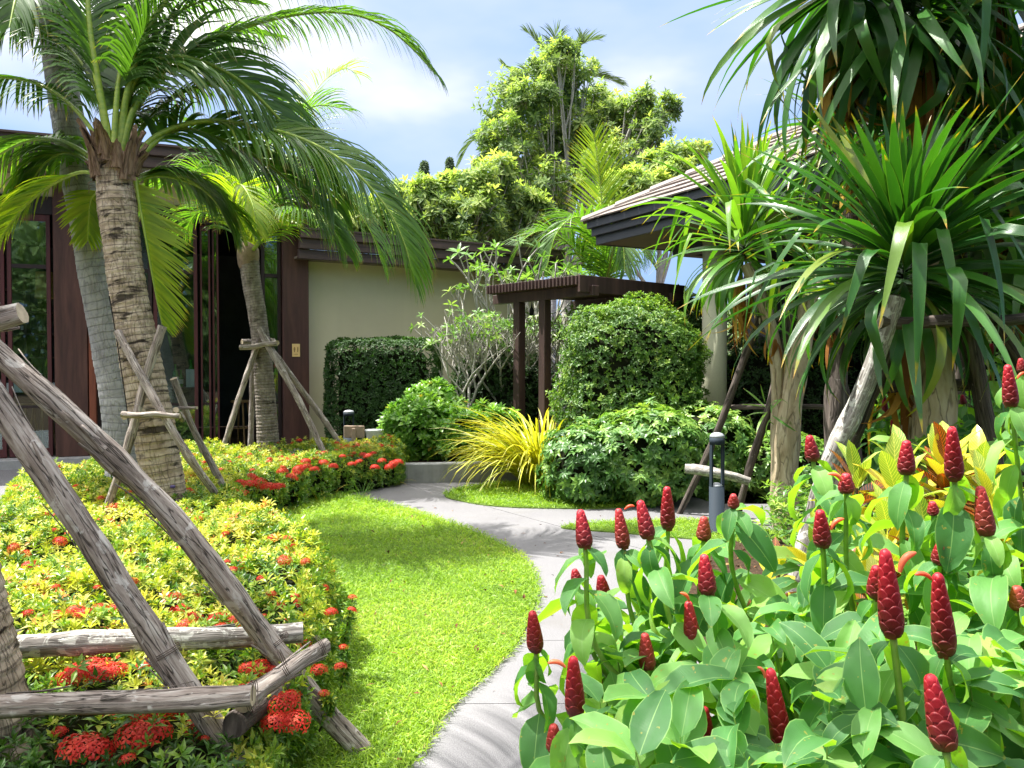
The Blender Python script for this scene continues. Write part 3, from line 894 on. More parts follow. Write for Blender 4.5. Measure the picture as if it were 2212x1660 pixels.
for i, (o_, z0, z1) in enumerate([(0.0, 3.535, 3.645), (.05, 3.42, 3.533), (.10, 3.29, 3.418)]):
    pbox('fascia_board', o_, 6, o_, o_ + .05, z0, z1, m_fas_g)
    pbox('fascia_board', o_, o_ + .05, o_ + .052, 6, z0, z1, m_fas_g)
pbox('soffit', .15, 6, .15, 6, 3.30, 3.34, m_soffit)
pbox('beam', .9, 6, .9, 1.12, 3.08, 3.30, m_fas_g)
pbox('beam', .9, 1.12, 1.122, 6, 3.08, 3.30, m_fas_g)
cc = Vector((px(1543, 11.0), 11.0))
b_ = MB(); V, F = lathe([(.168, 0), (.168, 3.30)], 40); b_.add(V + np.array([cc.x, cc.y, 0]), F); b_.build('column', m_colpaint, pav)
b_ = MB(); V, F = lathe([(.168, 0), (.168, 3.30)], 40); b_.add(V + np.array([cc.x + 2.9, cc.y - 3.6, 0]), F); b_.build('column', m_colpaint, pav)
wb = pbox('back_wall', -.4, 6.5, 3.6, 3.7, 0, 3.2, m_dark)  # near-black panel, its colour stands in for the shade under the roof
for s_ in (1.2, 2.2, 2.9, 3.9): pbox('door_post', s_, s_ + .14, 3.4, 3.55, 0, 3.1, timber)
pbox('door_post', 2.5, 2.58, 3.45, 3.55, 0, 3.1, m_white)

# ---------------------------------------------------------------- pergola
C0 = Vector((.845, 10.3)); pa = Vector((-.65, .76)).normalized(); pb_ = Vector((pa.y, -pa.x))
perg = empty('pergola', (C0.x, C0.y, .2), 'small dark brown slatted pergola standing on square timber posts', 'pergola')
def gbox(name, a0, a1, b0, b1, z0, z1, bev=.004):
    c = C0 + pa * (a0 + a1) / 2 + pb_ * (b0 + b1) / 2; c = Vector((c.x, c.y, (z0 + z1) / 2)); m_ = MB()
    m_.box((0, 0, 0), (a1 - a0, b1 - b0, z1 - z0), Matrix(((pa.x, -pb_.x, 0), (pa.y, -pb_.y, 0), (0, 0, 1))), bev=bev)
    o = bpy.data.objects.new(name, m_.mesh(name, timber_p, False)); COL.objects.link(o); o.parent = perg; o.location = c - wloc(perg)
for i in range(27):
    a = i * .0705
    gbox('slat', a, a + .032, -.02 + rs.uniform(-.004, .004), 2.2, 2.535, 2.655)
gbox('beam', -.1, 1.95, .18, .30, 2.40, 2.533); gbox('beam', -.1, 1.95, 1.8, 1.92, 2.40, 2.533)
gbox('side_board', -.045, -.002, .0, 2.2, 2.44, 2.66)
for a, b in ((.876, .24), (1.42, .24), (.05, 1.86), (1.7, 1.86)): gbox('post', a - .065, a + .065, b - .065, b + .065, .18, 2.40, .008)
lt = empty('hanging_lantern', (*(C0 + pa * 1.15 + pb_ * .24), 2.3), 'tiny black lantern hanging under the pergola beam between the two posts', 'lantern')
b_ = MB(); V, F = lathe([(.03, -.1), (.035, -.02), (.012, .02), (.004, .09)], 8); b_.add(V + np.array(lt.location), F); b_.build('lantern_body', m_dark, lt)

# ---------------------------------------------------------------- bollards, sign post, pot
m_boll = plain('bollard_paint', (.018, .028, .040), .75, .25, nscale=60, namt=.1)
m_cap = plain('bollard_cap', (.33, .35, .38), .4, .5, nscale=40, namt=.08)
def bollard(p, h, r_, label, openw=True):
    o = empty('bollard_light', p, label, 'bollard', 'garden path bollards')
    def ring(prof, name, mat, parent=o):
        b_ = MB(); V, F = lathe(prof, 28); b_.add(V + np.array(p), F); return b_.build(name, mat, parent)
    zb = h * .46; zt = h * .88
    ring([(r_ * 1.25, 0), (r_ * 1.25, .012), (r_, .014), (r_, zb)], 'post', m_boll)
    ring([(r_ * .75, zb), (r_ * .75, zb + .012), (r_ * .4, zb + .03)], 'lamp_glass', m_cap)
    hd = ring([(r_, zt), (r_, h * .95)], 'head', m_boll)
    ring([(r_ * 1.0, h * .952), (r_ * .93, h * .972), (r_ * .7, h * .99), (r_ * .3, h)], 'cap', m_cap)
    for a in (0.15, PI + .15) if openw else (0.15, PI + .15, PI / 2, -PI / 2):
        b_ = MB(); add = []
        n_ = 7; w_ = .55
        Vv = []
        for rr in (r_ * .98, r_ * .72):
            for z in (zb, zt):
                for k in range(n_): t = a - w_ / 2 * 1.6 + w_ * 1.6 * k / (n_ - 1); Vv.append((p.x + rr * math.cos(t), p.y + rr * math.sin(t), p.z + z))
        Ff = []
        for k in range(n_ - 1):
            Ff += [(k, k + 1, n_ + k + 1, n_ + k), (2 * n_ + k + 1, 2 * n_ + k, 3 * n_ + k, 3 * n_ + k + 1)]
        Ff += [(0, n_, 3 * n_, 2 * n_), (n_ - 1, 3 * n_ - 1, 4 * n_ - 1, 2 * n_ - 1)]
        b_.add(Vv, Ff); b_.build('upright', m_boll, o, False)
    return o
bollard(Vector((px(1550, 7.05), 7.05, 0.01)), .89, .067, 'dark blue grey open sided bollard light in front of the support poles')
bollard(Vector((px(753, 11.0), 11.0, .215)), .66, .075, 'black domed bollard light behind the wooden sign post')
m_sgn = plain('weathered_sign_wood', (.36, .27, .20), .8, nscale=20, namt=.2, bump=.2)
sg = empty('wooden_sign', (px(765, 10.5), 10.5, .2), 'small light brown wooden sign on one post beside the white pot', 'sign')
yy = 10.5
b_ = MB(); c = pt(765, 933, yy); 
rr = Matrix.Rotation(R(-8), 3, 'Z')
b_.box(c, (.285, .03, .165), rr, bev=.012); b_.build('board', m_sgn, sg, False)
b_ = MB(); b_.box((c.x, c.y - .03, (c.z + .05 + .2) / 2), (.05, .03, c.z - .2 + .04), rr, bev=.003); b_.build('post', m_sgn, sg, False)
m_pot = plain('white_glaze', (.66, .68, .68), .35, .5, nscale=10, namt=.05)
pot_p = pt(809, 972, 10.55); pot_p.z = .40
pot = tag(MB().add(lathe([(.078, 0), (.085, .006), (.118, .215), (.124, .228), (.124, .24), (.112, .24), (.100, .19)], 28)[0] + np.array(pot_p), lathe([(.078, 0), (.085, .006), (.118, .215), (.124, .228), (.124, .24), (.112, .24), (.100, .19)], 28)[1][:-1] + [tuple(range(6 * 28, 7 * 28))]).build('plant_pot', m_pot), 'white tapered plant pot on a low stand beside the wooden sign', 'pot')
st = empty('pot_stand', (pot_p.x, pot_p.y, .2), 'low dark wooden stand carrying the white plant pot', 'stand')
b_ = MB(); b_.box((pot_p.x, pot_p.y, .385), (.24, .24, .03), bev=.003); b_.build('tabletop', timber_d, st, False)
for sx in (-1, 1):
    for sy in (-1, 1):
        b_ = MB(); b_.box((pot_p.x + sx * .095, pot_p.y + sy * .095, .30), (.03, .03, .14)); b_.build('leg', timber_d, st, False)
# ================================================================ vegetation
G = lambda a, b, c: (a, b, c)
# ---- materials
lm_ixora = leaf_mat('ixora_leaf', [(0, (.035, .09, .015)), (.25, (.10, .23, .03)), (.45, (.22, .36, .04)), (.62, (.50, .54, .06)), (.85, (.66, .62, .14)), (.97, (.72, .60, .22)), (1, (.62, .25, .08))], .38, .38, .5, tcol=(1.1, 1.15, .45))
lm_hedge = leaf_mat('hedge_leaf', [(0, (.020, .055, .012)), (.5, (.045, .115, .02)), (.85, (.09, .20, .03)), (1, (.18, .30, .05))], .3, .5, .4)
lm_round = leaf_mat('round_hedge_leaf', [(0, (.035, .09, .02)), (.45, (.09, .20, .035)), (.75, (.24, .38, .06)), (1, (.42, .52, .10))], .38, .46, .45)
lm_scheff = leaf_mat('umbrella_leaf', [(0, (.035, .10, .025)), (.4, (.09, .22, .045)), (.7, (.22, .38, .07)), (1, (.44, .56, .13))], .36, .38, .5)
lm_scaev = leaf_mat('broad_shrub_leaf', [(0, (.05, .14, .02)), (.4, (.13, .31, .04)), (.85, (.30, .50, .09)), (.98, (.42, .56, .14)), (1, (.5, .36, .06))], .4, .33, .6)
lm_yell = leaf_mat('golden_strap_leaf', [(0, (.22, .30, .02)), (.4, (.48, .50, .03)), (.8, (.66, .60, .06)), (1, (.68, .68, .28))], .42, .42, .5, tcol=(1.1, 1.05, .4))
lm_grass = leaf_mat('grass_blade', [(0, (.12, .24, .02)), (.4, (.28, .46, .035)), (.8, (.42, .56, .05)), (.96, (.50, .54, .10)), (1, (.46, .36, .16))], .45, .42, .45, tcol=(1.1, 1.15, .4))
lm_frond = leaf_mat('palm_leaflet', [(0, (.04, .09, .026)), (.45, (.085, .18, .038)), (.8, (.14, .26, .04)), (1, (.30, .34, .05))], .48, .36, .5, tcol=(1.6, 1.8, .35), tip=(.93, (.25, .22, .05), (.20, .11, .04)))
lm_frond_y = leaf_mat('palm_leaflet_young_backlit', [(0, (.06, .14, .02)), (.5, (.14, .27, .03)), (1, (.34, .42, .04))], .5, .36, .5, tcol=(1.4, 1.5, .3), tip=(.93, (.45, .40, .05), (.25, .14, .04)))  # yellower greens for young fronds, also colour in backlight on others
lm_plum = leaf_mat('plumeria_leaf', [(0, (.06, .16, .03)), (.6, (.16, .32, .06)), (1, (.36, .48, .14))], .42, .4, .5, midrib=(.5, .55, .3))
lm_tree = leaf_mat('tree_leaf', [(0, (.08, .14, .06)), (.35, (.19, .29, .10)), (.7, (.38, .48, .15)), (1, (.56, .63, .20))], .48, .55, .3)  # greens lightened in the leaf colour in place of haze
lm_far = leaf_mat('far_tree_leaf', [(0, (.10, .15, .09)), (.6, (.20, .28, .14)), (1, (.34, .42, .20))], .3, .6, .3)  # distance haze is put into these muted leaf colours
lm_drac = leaf_mat('dracaena_leaf', [(0, (.016, .065, .014)), (.5, (.032, .12, .02)), (.9, (.055, .17, .025)), (1, (.20, .24, .03))], .30, .30, .6, 'obj', striate=.35, edge=(.14, .26, .05), tip=(.955, (.40, .28, .03), (.30, .12, .03)), tcol=(1.4, 1.6, .3))
lm_drac_l = leaf_mat('dracaena_leaf_light', [(0, (.05, .15, .02)), (.5, (.09, .24, .03)), (1, (.20, .34, .05))], .38, .32, .55, 'obj', striate=.35, edge=(.22, .32, .07), tip=(.95, (.45, .32, .04), (.34, .15, .04)), tcol=(1.3, 1.4, .3))
lm_dead = leaf_mat('dead_leaf', [(0, (.16, .06, .02)), (.5, (.30, .13, .03)), (1, (.48, .30, .06))], .3, .7, .2, 'obj', striate=.4)
lm_cost = leaf_mat('spiral_ginger_leaf', [(0, (.045, .15, .042)), (.4, (.085, .24, .062)), (.75, (.15, .33, .08)), (.93, (.22, .41, .09)), (1, (.27, .43, .09))], .42, .50, .42, 'obj', midrib=(.28, .46, .16), ribw=.022, striate=.22, striate_f=2.2, tip=(1.0, (.45, .40, .08), (.35, .2, .06)), back=(.8, (.24, .44, .05)), edge=(.24, .42, .12), tcol=(1.6, 1.7, .35), spots=.75)
lm_croton = leaf_mat('croton_leaf_gold', [(0, (.42, .48, .04)), (.5, (.62, .58, .04)), (1, (.72, .52, .04))], .35, .3, .6, 'obj', midrib=(.80, .66, .10), veins=((.82, .74, .16), 13, .16), ribw=.035, tcol=(1.1, 1.05, .4))
lm_croton_g = leaf_mat('croton_leaf_green', [(0, (.16, .30, .04)), (1, (.34, .44, .05))], .35, .3, .6, 'obj', midrib=(.75, .70, .12), veins=((.70, .66, .14), 13, .18), ribw=.035)
lm_croton_r = leaf_mat('croton_leaf_red', [(0, (.035, .03, .012)), (1, (.09, .045, .012))], .25, .28, .6, 'obj', midrib=(.62, .13, .02), veins=((.60, .16, .03), 13, .22), ribw=.04, tcol=(1.8, .9, .3))
m_red = leaf_mat('ixora_petal', [(0, (.50, .02, .018)), (.5, (.68, .05, .03)), (1, (.78, .16, .07))], .3, .5, .3, tcol=(1.1, .6, .5))
def stem_mat(name, a, b, rough=.5):
    M = Mat(name); v = M.sepxyz(M.uv())[1]
    w = M.noise(1, 3, .5, M.mapv(M.uv(), (2, 30, 1)))
    return M.done(M.pbr(M.ramp(w, [(.3, a), (.7, b)]), rough, .4))
m_gstem = stem_mat('green_stem', (.12, .24, .04), (.24, .36, .07))
m_petiole = stem_mat('palm_petiole', (.16, .28, .04), (.34, .42, .06), .4)
m_branch = wood_mat('grey_branch', (.22, .20, .18), (.40, .38, .34), (.56, .54, .49), 1, (6, 8), .2)
m_twig = wood_mat('dark_twig', (.03, .022, .015), (.07, .05, .035), (.12, .09, .06), 1, (6, 8), .2)
m_log = wood_mat('weathered_pole', (.05, .036, .028), (.26, .215, .185), (.50, .455, .41), 1, (11, 5.0), .85, patches=((.52, .49, .45), 3.0, .60))
m_log_d = wood_mat('dark_pole', (.02, .016, .014), (.07, .055, .047), (.17, .14, .12), 1, (11, 2.6), .6, patches=((.22, .20, .18), 4.0, .64))
m_log_l = wood_mat('lichen_pole', (.05, .045, .04), (.22, .20, .18), (.46, .44, .41), 1, (10, 3), .5, patches=((.55, .55, .50), 6.0, .52))
m_cut = plain('cut_wood_end', (.42, .35, .25), .9, .1, nscale=25, namt=.35, bump=.3)
def trunk_mat(name, c1, c2, c3, dark, ringf, crackle=.5, patch=.58):
    M = Mat(name); uv = M.uv(); u, v = M.sepxyz(uv)[:2]
    a = M.noise(1, 6, .65, M.mapv(uv, (7, 9, 1)), .3)
    col = M.ramp(a, [(.28, c1), (.5, c2), (.72, c3)])
    d = M.noise(1, 5, .6, M.mapv(uv, (3.0, 13, 1), (3, 1, 0)), .6)
    col = M.mix(M.math('MULTIPLY', M.math('MULTIPLY', M.math('SUBTRACT', d, patch), 14, clamp=True), .92), col, dark)
    # vertical cracks
    b = M.noise(1, 2, .5, M.mapv(uv, (26, 5, 1)), .5)
    c = M.math('SUBTRACT', 1.0, M.math('MULTIPLY', M.math('ABSOLUTE', M.math('SUBTRACT', b, .5)), 26.0), clamp=True)
    col = M.mix(M.math('MULTIPLY', c, crackle), col, dark)
    # ring scars, slightly wavy
    ph = M.math('ADD', M.math('MULTIPLY', v, ringf), M.math('MULTIPLY', M.noise(1, 2, .5, M.mapv(uv, (3, 1.5, 1))), 1.3))
    f = M.math('LESS_THAN', M.math('FRACT', ph), .13)
    col = M.mix(M.math('MULTIPLY', f, .5), col, tuple(x * 1.3 for x in dark))
    h = M.math('SUBTRACT', M.math('SUBTRACT', a, M.math('MULTIPLY', c, .7)), f)
    return M.done(M.pbr(col, .9, .15, M.bump(h, .8, .01)))
m_trunkA = trunk_mat('coconut_trunk_tan', (.18, .135, .09), (.40, .325, .24), (.58, .50, .39), (.028, .022, .018), 17, .32, .545)
m_trunkB = trunk_mat('coconut_trunk_grey', (.24, .24, .245), (.34, .34, .345), (.44, .44, .44), (.11, .11, .115), 14, .12, .66)
m_trunkC = trunk_mat('coconut_trunk_ringed', (.11, .09, .07), (.24, .21, .18), (.36, .32, .28), (.03, .025, .02), 30, .3, .60)
m_dtrunk = wood_mat('dracaena_trunk', (.17, .125, .07), (.36, .29, .185), (.50, .43, .31), 1, (7, 3.5), .5)
m_sheath = wood_mat('palm_fibre', (.07, .042, .025), (.18, .115, .075), (.32, .23, .16), 1, (18, 6), .5)

# ---- grass
def grass(name, poly, dens, h, label, r, zb, inset=.0, avoid=None, wid=.0032):
    P = rand_in_poly(poly, int(dens * 1.0), r)
    d = edge_dist(P, poly)
    n = len(P)
    P3 = np.column_stack([P, np.full(n, zb)])
    # more blades close to the camera, wider ones far away
    tpls = []
    for k in range(6):
        tpls.append(leaf_tpl(1, .10 + .02 * (k % 3), 2, .3, .7 + .35 * k, lambda t: 1 - t * .35))
    tl = r.uniform(-.9, .9, (n, 2))
    # blades are built along +Y of a frame whose Z is the face; make the blade axis point up and out
    ax = np.column_stack([tl[:, 0] * .75, tl[:, 1] * .75, r.uniform(.55, 1.0, n)]); ax /= np.linalg.norm(ax, axis=1)[:, None]
    rf = r.normal(size=(n, 3)); X = np.cross(rf, ax); X /= np.linalg.norm(X, axis=1)[:, None]; Z = np.cross(X, ax)
    Z *= np.where(Z[:, 2:3] < 0, -1, 1); X = np.cross(ax, Z)
    dist = np.linalg.norm(P, axis=1)
    sc = h * r.uniform(.55, 1.25, n) * (1 + .12 * wobble(P3, 2.2)) * np.clip(dist / 6.5, .95, 1.5)
    ti = np.clip(.42 + .22 * wobble(P3, 1.6, 2) + .12 * wobble(P3, 6, 5) + r.normal(0, .2, n), 0, 1)
    mb = MB(); wh = r.integers(0, 6, n)
    Rm = np.stack([X, ax, Z], axis=-1) * sc[:, None, None]
    for k in range(6):
        m = np.where(wh == k)[0]; V, F, U = tpls[k]
        W = np.einsum('nij,vj->nvi', Rm[m], V) + P3[m][:, None, :]
        mb.add(W.reshape(-1, 3), (F[None] + (np.arange(len(m)) * len(V))[:, None, None]).reshape(-1, 3), np.tile(U, (len(m), 1)), np.repeat(ti[m], len(F)))
    o = mb.build(name, lm_grass, smooth=False)
    return tag(o, label, 'grass', kind='stuff')
rg = np.random.default_rng(21)
def near_poly(poly, y0, y1): return clip(clip(poly, (0, 1), y0), (0, -1), -y1)
L1 = [(x + .03, y) if i < 60 else (x, y) for i, (x, y) in enumerate(LAWN)]
grass('grass', near_poly(L1, 2.3, 4.2), 62000, .052, 'bright green lawn grass along the left edge of the curving path', rg, .012)
grass('grass', near_poly(L1, 4.2, 6.4), 46000, .055, 'bright green lawn grass in the middle of the curving lawn', rg, .012)
grass('grass', near_poly(L1, 6.4, 9.4), 30000, .055, 'bright green lawn grass at the far end by the red flowers', rg, .012)
grass('grass', LAWN2, 16000, .055, 'short lawn grass in front of the glossy umbrella leaf shrub', rg, .010)
grass('grass', LAWN3, 7000, .05, 'thin strip of lawn grass round the bollard light', rg, .011)

# ---- flowering ixora beds
def star_flower(r):
    parts = []
    for i in range(4):
        V, F, U = leaf_tpl(1, .55, 1 + 1, .1, .5, lambda t: .8)
        parts.append((V @ (rotm('Z', i * PI / 2 + r.uniform(-.2, .2)) @ rotm('X', r.uniform(.0, .35))).T, F, U, r.uniform(-.12, .12)))
    return combine(parts)
def flower_head(r, n=34):
    parts = []
    st_ = [star_flower(r) for _ in range(4)]
    for i in range(n):
        z = 1 - i / n * .95; a = i * 2.39996; q = math.sqrt(max(0, 1 - z * z))
        d = np.array([q * math.cos(a), q * math.sin(a), z]) ; M = frames(d[None], np.array([r.uniform(0, 6)]))[0]
        V, F, U, C = st_[i % 4]
        parts.append((V * .27 @ M.T + d * np.array([.8, .8, .55]) * r.uniform(.85, 1.1), F, U, r.uniform(-.3, .3)))
    return combine(parts)
rf_ = np.random.default_rng(5)
head_me = []
for k in range(4):
    V, F, U, C = flower_head(rf_, 30 + 4 * k); b_ = MB(); b_.add(V, F, U, np.clip(C + .42, 0, 1)); head_me.append(b_.mesh('flower_cluster', m_red, False))
ileaf = leaf_tpl(1, .36, 2, .35, .5)
ixo = [rosette(9, ileaf, .15, 1.25, rf_, .25, .04) for _ in range(5)]
def shrub_bed(name, poly, h, dens, label, r, sz=.042, flowers=0, fl_fn=None, fl_r=.045, tint=.55, edge_h=.75, tint_fn=None, zb=.0, name_low=False):
    """a low clipped bed: leafy shoots over a rolling top and down the sides"""
    o = empty(name, (poly[0][0], poly[0][1], zb), label, 'flower bed')
    a = abs(sum(poly[i][0] * poly[(i + 1) % len(poly)][1] - poly[(i + 1) % len(poly)][0] * poly[i][1] for i in range(len(poly)))) / 2
    def height(P, d):
        low = np.clip((P[:, 1] - 2.35) / .9, 0, 1) if name_low else 1.0
        return h * (.62 + .38 * low) * np.clip(edge_h + d / .22, 0, 1) ** .5 * (1 + .20 * wobble(P, 2.1, 1.0) + .13 * wobble(P, 6.5, 2.0))
    # top shoots
    n = int(a * dens); P = rand_in_poly(poly, n, r); d = edge_dist(P, poly)
    P2 = np.column_stack([P, np.zeros(n)])
    z = height(P2, d) - r.exponential(.03, n) + r.uniform(0, .03, n) + (r.random(n) < .10) * r.uniform(.02, .07, n)
    P3 = np.column_stack([P, zb + z])
    N = np.column_stack([r.normal(0, .38, (n, 2)), np.ones(n)])
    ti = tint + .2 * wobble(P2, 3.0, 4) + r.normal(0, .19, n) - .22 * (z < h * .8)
    if tint_fn is not None: ti = ti + tint_fn(P)
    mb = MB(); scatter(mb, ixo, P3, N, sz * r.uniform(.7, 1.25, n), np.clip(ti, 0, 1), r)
    # side shoots along the edge
    per = [(Vector(poly[i]), Vector(poly[(i + 1) % len(poly)])) for i in range(len(poly))]
    PP = []; NN = []
    for (p, q) in per:
        ln = (q - p).length; t = (q - p).normalized() if ln > 1e-6 else Vector((1, 0)); nn = Vector((t.y, -t.x))
        m = p * .5 + q * .5 + nn * .05
        if in_poly(np.array([[m.x, m.y]]), poly)[0]: nn = -nn
        k = int(ln * h * dens * 1.1)
        for _ in range(k):
            u = r.random(); c = p.lerp(q, u); zz = h * (r.random() ** .8) * (.62 if name_low and c.y < 2.6 else (.85 if name_low and c.y < 3.2 else 1))
            bulge = .05 * math.sin(PI * min(1, zz / h)) - .05 * (zz / h) + r.uniform(-.05, .03) + .04 * math.sin(9 * (c.x + c.y * 1.3))
            PP.append((c.x + nn.x * bulge, c.y + nn.y * bulge, zb + zz + .02)); NN.append((nn.x + r.normal(0, .35), nn.y + r.normal(0, .35), .55 + r.normal(0, .3)))
    PP = np.array(PP); NN = np.array(NN)
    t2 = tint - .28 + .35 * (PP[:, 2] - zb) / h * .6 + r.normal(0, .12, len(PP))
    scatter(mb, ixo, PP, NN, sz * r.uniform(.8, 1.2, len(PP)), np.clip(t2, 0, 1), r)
    f = mb.build('foliage', lm_ixora, o, False); f['kind'] = 'stuff'
    # solid dark core, added to block light and colour the inner shade
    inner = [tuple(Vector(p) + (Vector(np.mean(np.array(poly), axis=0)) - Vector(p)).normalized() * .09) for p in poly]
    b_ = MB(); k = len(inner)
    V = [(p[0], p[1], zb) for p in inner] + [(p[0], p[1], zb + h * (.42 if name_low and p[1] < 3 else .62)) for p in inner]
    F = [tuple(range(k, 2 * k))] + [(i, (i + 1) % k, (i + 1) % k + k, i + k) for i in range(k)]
    b_.add(V, F); b_.build('shade_core', m_core, o, False)
    # flower clusters
    fi = 0
    for (x, y, s_) in (fl_fn or []):
        P1 = np.array([[x, y, 0.0]]); dd = edge_dist(P1, poly)
        zz = float(height(P1, dd)[0]) + zb + r.uniform(0, .03) 
        a_, b2 = r.normal(0, .25, 2)
        M = Matrix.Translation((x, y, zz)) @ Matrix.Rotation(r.uniform(0, 6), 4, 'Z') @ Matrix.Rotation(a_, 4, 'X') @ Matrix.Scale(fl_r * s_, 4)
        put(head_me[int(r.integers(0, 4))], 'flower_cluster', o, M)
    return o
m_core = plain('inner_shade', (.012, .014, .007), .95, .05, nscale=30, namt=.5)  # near-black colour stands in for shade inside the foliage
BED_A = sm([(-.76, 1.9), (-.84, 2.9), (-.90, 3.6), (-.98, 4.2), (-1.25, 4.9), (-1.95, 5.9), (-2.3, 6.6), (-2.45, 7.2), (-2.9, 7.75), (-4.05, 7.9), (-4.6, 8.2), (-4.55, 7.2), (-4.0, 6.3), (-3.9, 5.0), (-3.9, 2.0)], 3)
BED_B = sm([(-2.36, 7.45), (-2.30, 8.1), (-1.98, 9.0), (-1.42, 9.85), (-1.48, 10.35), (-2.2, 10.3), (-3.6, 9.9), (-4.4, 9.1), (-4.45, 8.3), (-2.95, 7.85)], 3)
rb_ = np.random.default_rng(31)
def fl_at(lst, z):  # grid positions of flower clusters
    out = []
    for (x, y, s_) in lst:
        p = gp(x, y, z if y < 1480 else .29); out.append((p.x, p.y, s_))
    return out
FA = fl_at([(50, 1185, 1), (62, 1205, 1.2), (30, 1190, .8), (100, 1150, .7), (95, 1242, .6), (185, 1240, 1.1), (120, 1395 - 60, .7), (165, 1335, .9), (180, 1340, .8), (215, 1320, .7), (250, 1318, .8), (240, 1300, .5),
            (390, 1300, 1.0), (410, 1310, 1.2), (400, 1330, 1.0), (470, 1325, 1.1), (505, 1330, 1.0), (475, 1350, 1.0), (520, 1212, .9), (545, 1212, 1.0), (570, 1200, .8), (532, 1205, .9), (535, 1318, 1.0), (555, 1340, 1),
            (628, 1190, .7), (622, 1178, .7), (640, 1265, .7), (600, 1275, .8), (650, 1270, .8), (640, 1300, .9), (650, 1320, 1.0), (660, 1230, .6), (700, 1240, .6), (715, 1290, .7), (640, 1330, .8),
            (160, 1440, 1.25), (175, 1432, 1.2), (200, 1425, 1.2), (215, 1432, 1.2), (145, 1445, 1.1), (225, 1440, 1.1), (540, 1395, 1.0), (565, 1400, 1.0), (535, 1440, 1.2), (550, 1435, 1.1), (590, 1495, .8), (625, 1455, .9),
            (600, 1580, 1.3), (615, 1565, 1.3), (640, 1590, 1.1), (690, 1505, .7), (735, 1400, .6), (760, 1295, .5),
            (180, 1650, 1.6), (200, 1655, 1.5), (320, 1605, 1.4), (340, 1590, 1.4), (360, 1598, 1.3), (385, 1585, 1.4), (300, 1640, 1.5), (330, 1640, 1.4), (410, 1580, 1.2), (240, 1600, 1.0), (430, 1610, 1.1), (455, 1560, .9), (470, 1555, .8), (500, 1550, .8),
            (350, 1230, .5), (300, 1270, .5), (420, 1180, .6), (480, 1140, .6), (565, 1245, .6), (20, 1300, .6), (60, 1345, .6), (130, 1290, .5), (260, 1390, .6), (330, 1405, .7), (90, 1500, .8), (50, 1580, .9), (255, 1540, .9)], .46)
FB = fl_at([(500, 1065, 1.1), (520, 1060, 1.2), (540, 1052, 1.2), (560, 1048, 1.3), (580, 1045, 1.3), (600, 1048, 1.2), (545, 1040, 1), (520, 1045, .9), (490, 1052, 1.1), (630, 1040, 1.1), (645, 1028, 1.1), (660, 1035, 1.1), (610, 1035, 1),
            (640, 1015, .9), (660, 1010, 1), (680, 1025, .9), (700, 1015, .9), (720, 1005, .9), (625, 1005, .8), (600, 1015, .8), (580, 1005, .7), (560, 1020, .8), (540, 1000, .6), (700, 990, .8), (690, 1000, .7), (755, 985, 1.1), (770, 978, 1.1), (785, 985, 1),
            (795, 1000, .9), (810, 1010, .9), (825, 1000, .9), (840, 1005, .9), (850, 1000, 1), (860, 1008, 1), (805, 990, .8), (775, 1005, .8), (760, 1015, .8), (740, 1000, .7), (720, 1030, .8), (480, 1030, .7), (465, 1060, .9), (450, 1000, .5), (520, 980, .5), (640, 985, .6), (500, 1000, .5), (690, 980, .5), (590, 980, .5)], .43)
_x = rand_in_poly(BED_A, 230, rb_); _x = _x[(_x[:, 1] > 2.2)]; FA += [(a, b, s_) for (a, b), s_ in zip(_x, rb_.uniform(.3, .95, len(_x)))]
_x = rand_in_poly(BED_B, 110, rb_); FB += [(a, b, s_) for (a, b), s_ in zip(_x, rb_.uniform(.4, .8, len(_x)))]
bedA = shrub_bed('ixora_bed', BED_A, .44, 720, 'large golden green ixora bed with scattered red flower heads along the lawn', rb_, .053, fl_fn=FA, fl_r=.055, tint=.56, tint_fn=lambda P: np.where(P[:, 1] < 2.7, -.14, .0), name_low=True)
bedB = shrub_bed('ixora_bed', BED_B, .46, 620, 'far ixora hedge packed with red flower heads where the path bends', rb_, .052, fl_fn=FB, fl_r=.072, tint=.54)
# single tall flowering shoots that stick out over the lawn
def shoot(base, top, label, r, fs=.6):
    o = empty('ixora_shoot', base, label, 'plant', 'ixora shoots over the lawn')
    b_ = MB(); c = smooth_curve([base, base.lerp(top, .5) + Vector((r.uniform(-.03, .03), 0, .02)), top], 10); add_tube(b_, c, np.linspace(.005, .0025, 10), 5); b_.build('stem', m_twig, o)
    mb = MB(); t = r.uniform(.3, .97, 26); idx = (t * 9).astype(int); P = c[idx] + r.normal(0, .004, (26, 3)); a = r.uniform(0, 6.28, 26)
    scatter(mb, ixo[:3], P, np.column_stack([np.cos(a), np.sin(a), np.full(26, .8)]), .040, np.clip(.35 + r.normal(0, .12, 26), 0, 1), r); mb.build('foliage', lm_ixora, o, False)['kind'] = 'stuff'
    if fs: put(head_me[0], 'flower_cluster', o, Matrix.Translation(top) @ Matrix.Scale(.045 * fs, 4))
for (x0, y0, x1, y1, Y, l) in [(735, 1440, 762, 1292, 3.75, 'bare ixora shoot with a red bud leaning out over the lawn'), (690, 1330, 715, 1235, 4.3, 'leafy ixora shoot above the lawn edge with a small red head'), (600, 1290, 630, 1172, 4.9, 'tall ixora shoot with a red head at the lawn edge, furthest of its kind'),
                               (690, 1580, 700, 1500, 3.0, 'ixora shoot with a red head beside the leaning log'), (735, 1490, 742, 1400, 3.5, 'low ixora shoot with a faded red head beside the lawn')]:
    shoot(pt(x0, y0, Y), pt(x1, y1, Y - .05), l, rb_)

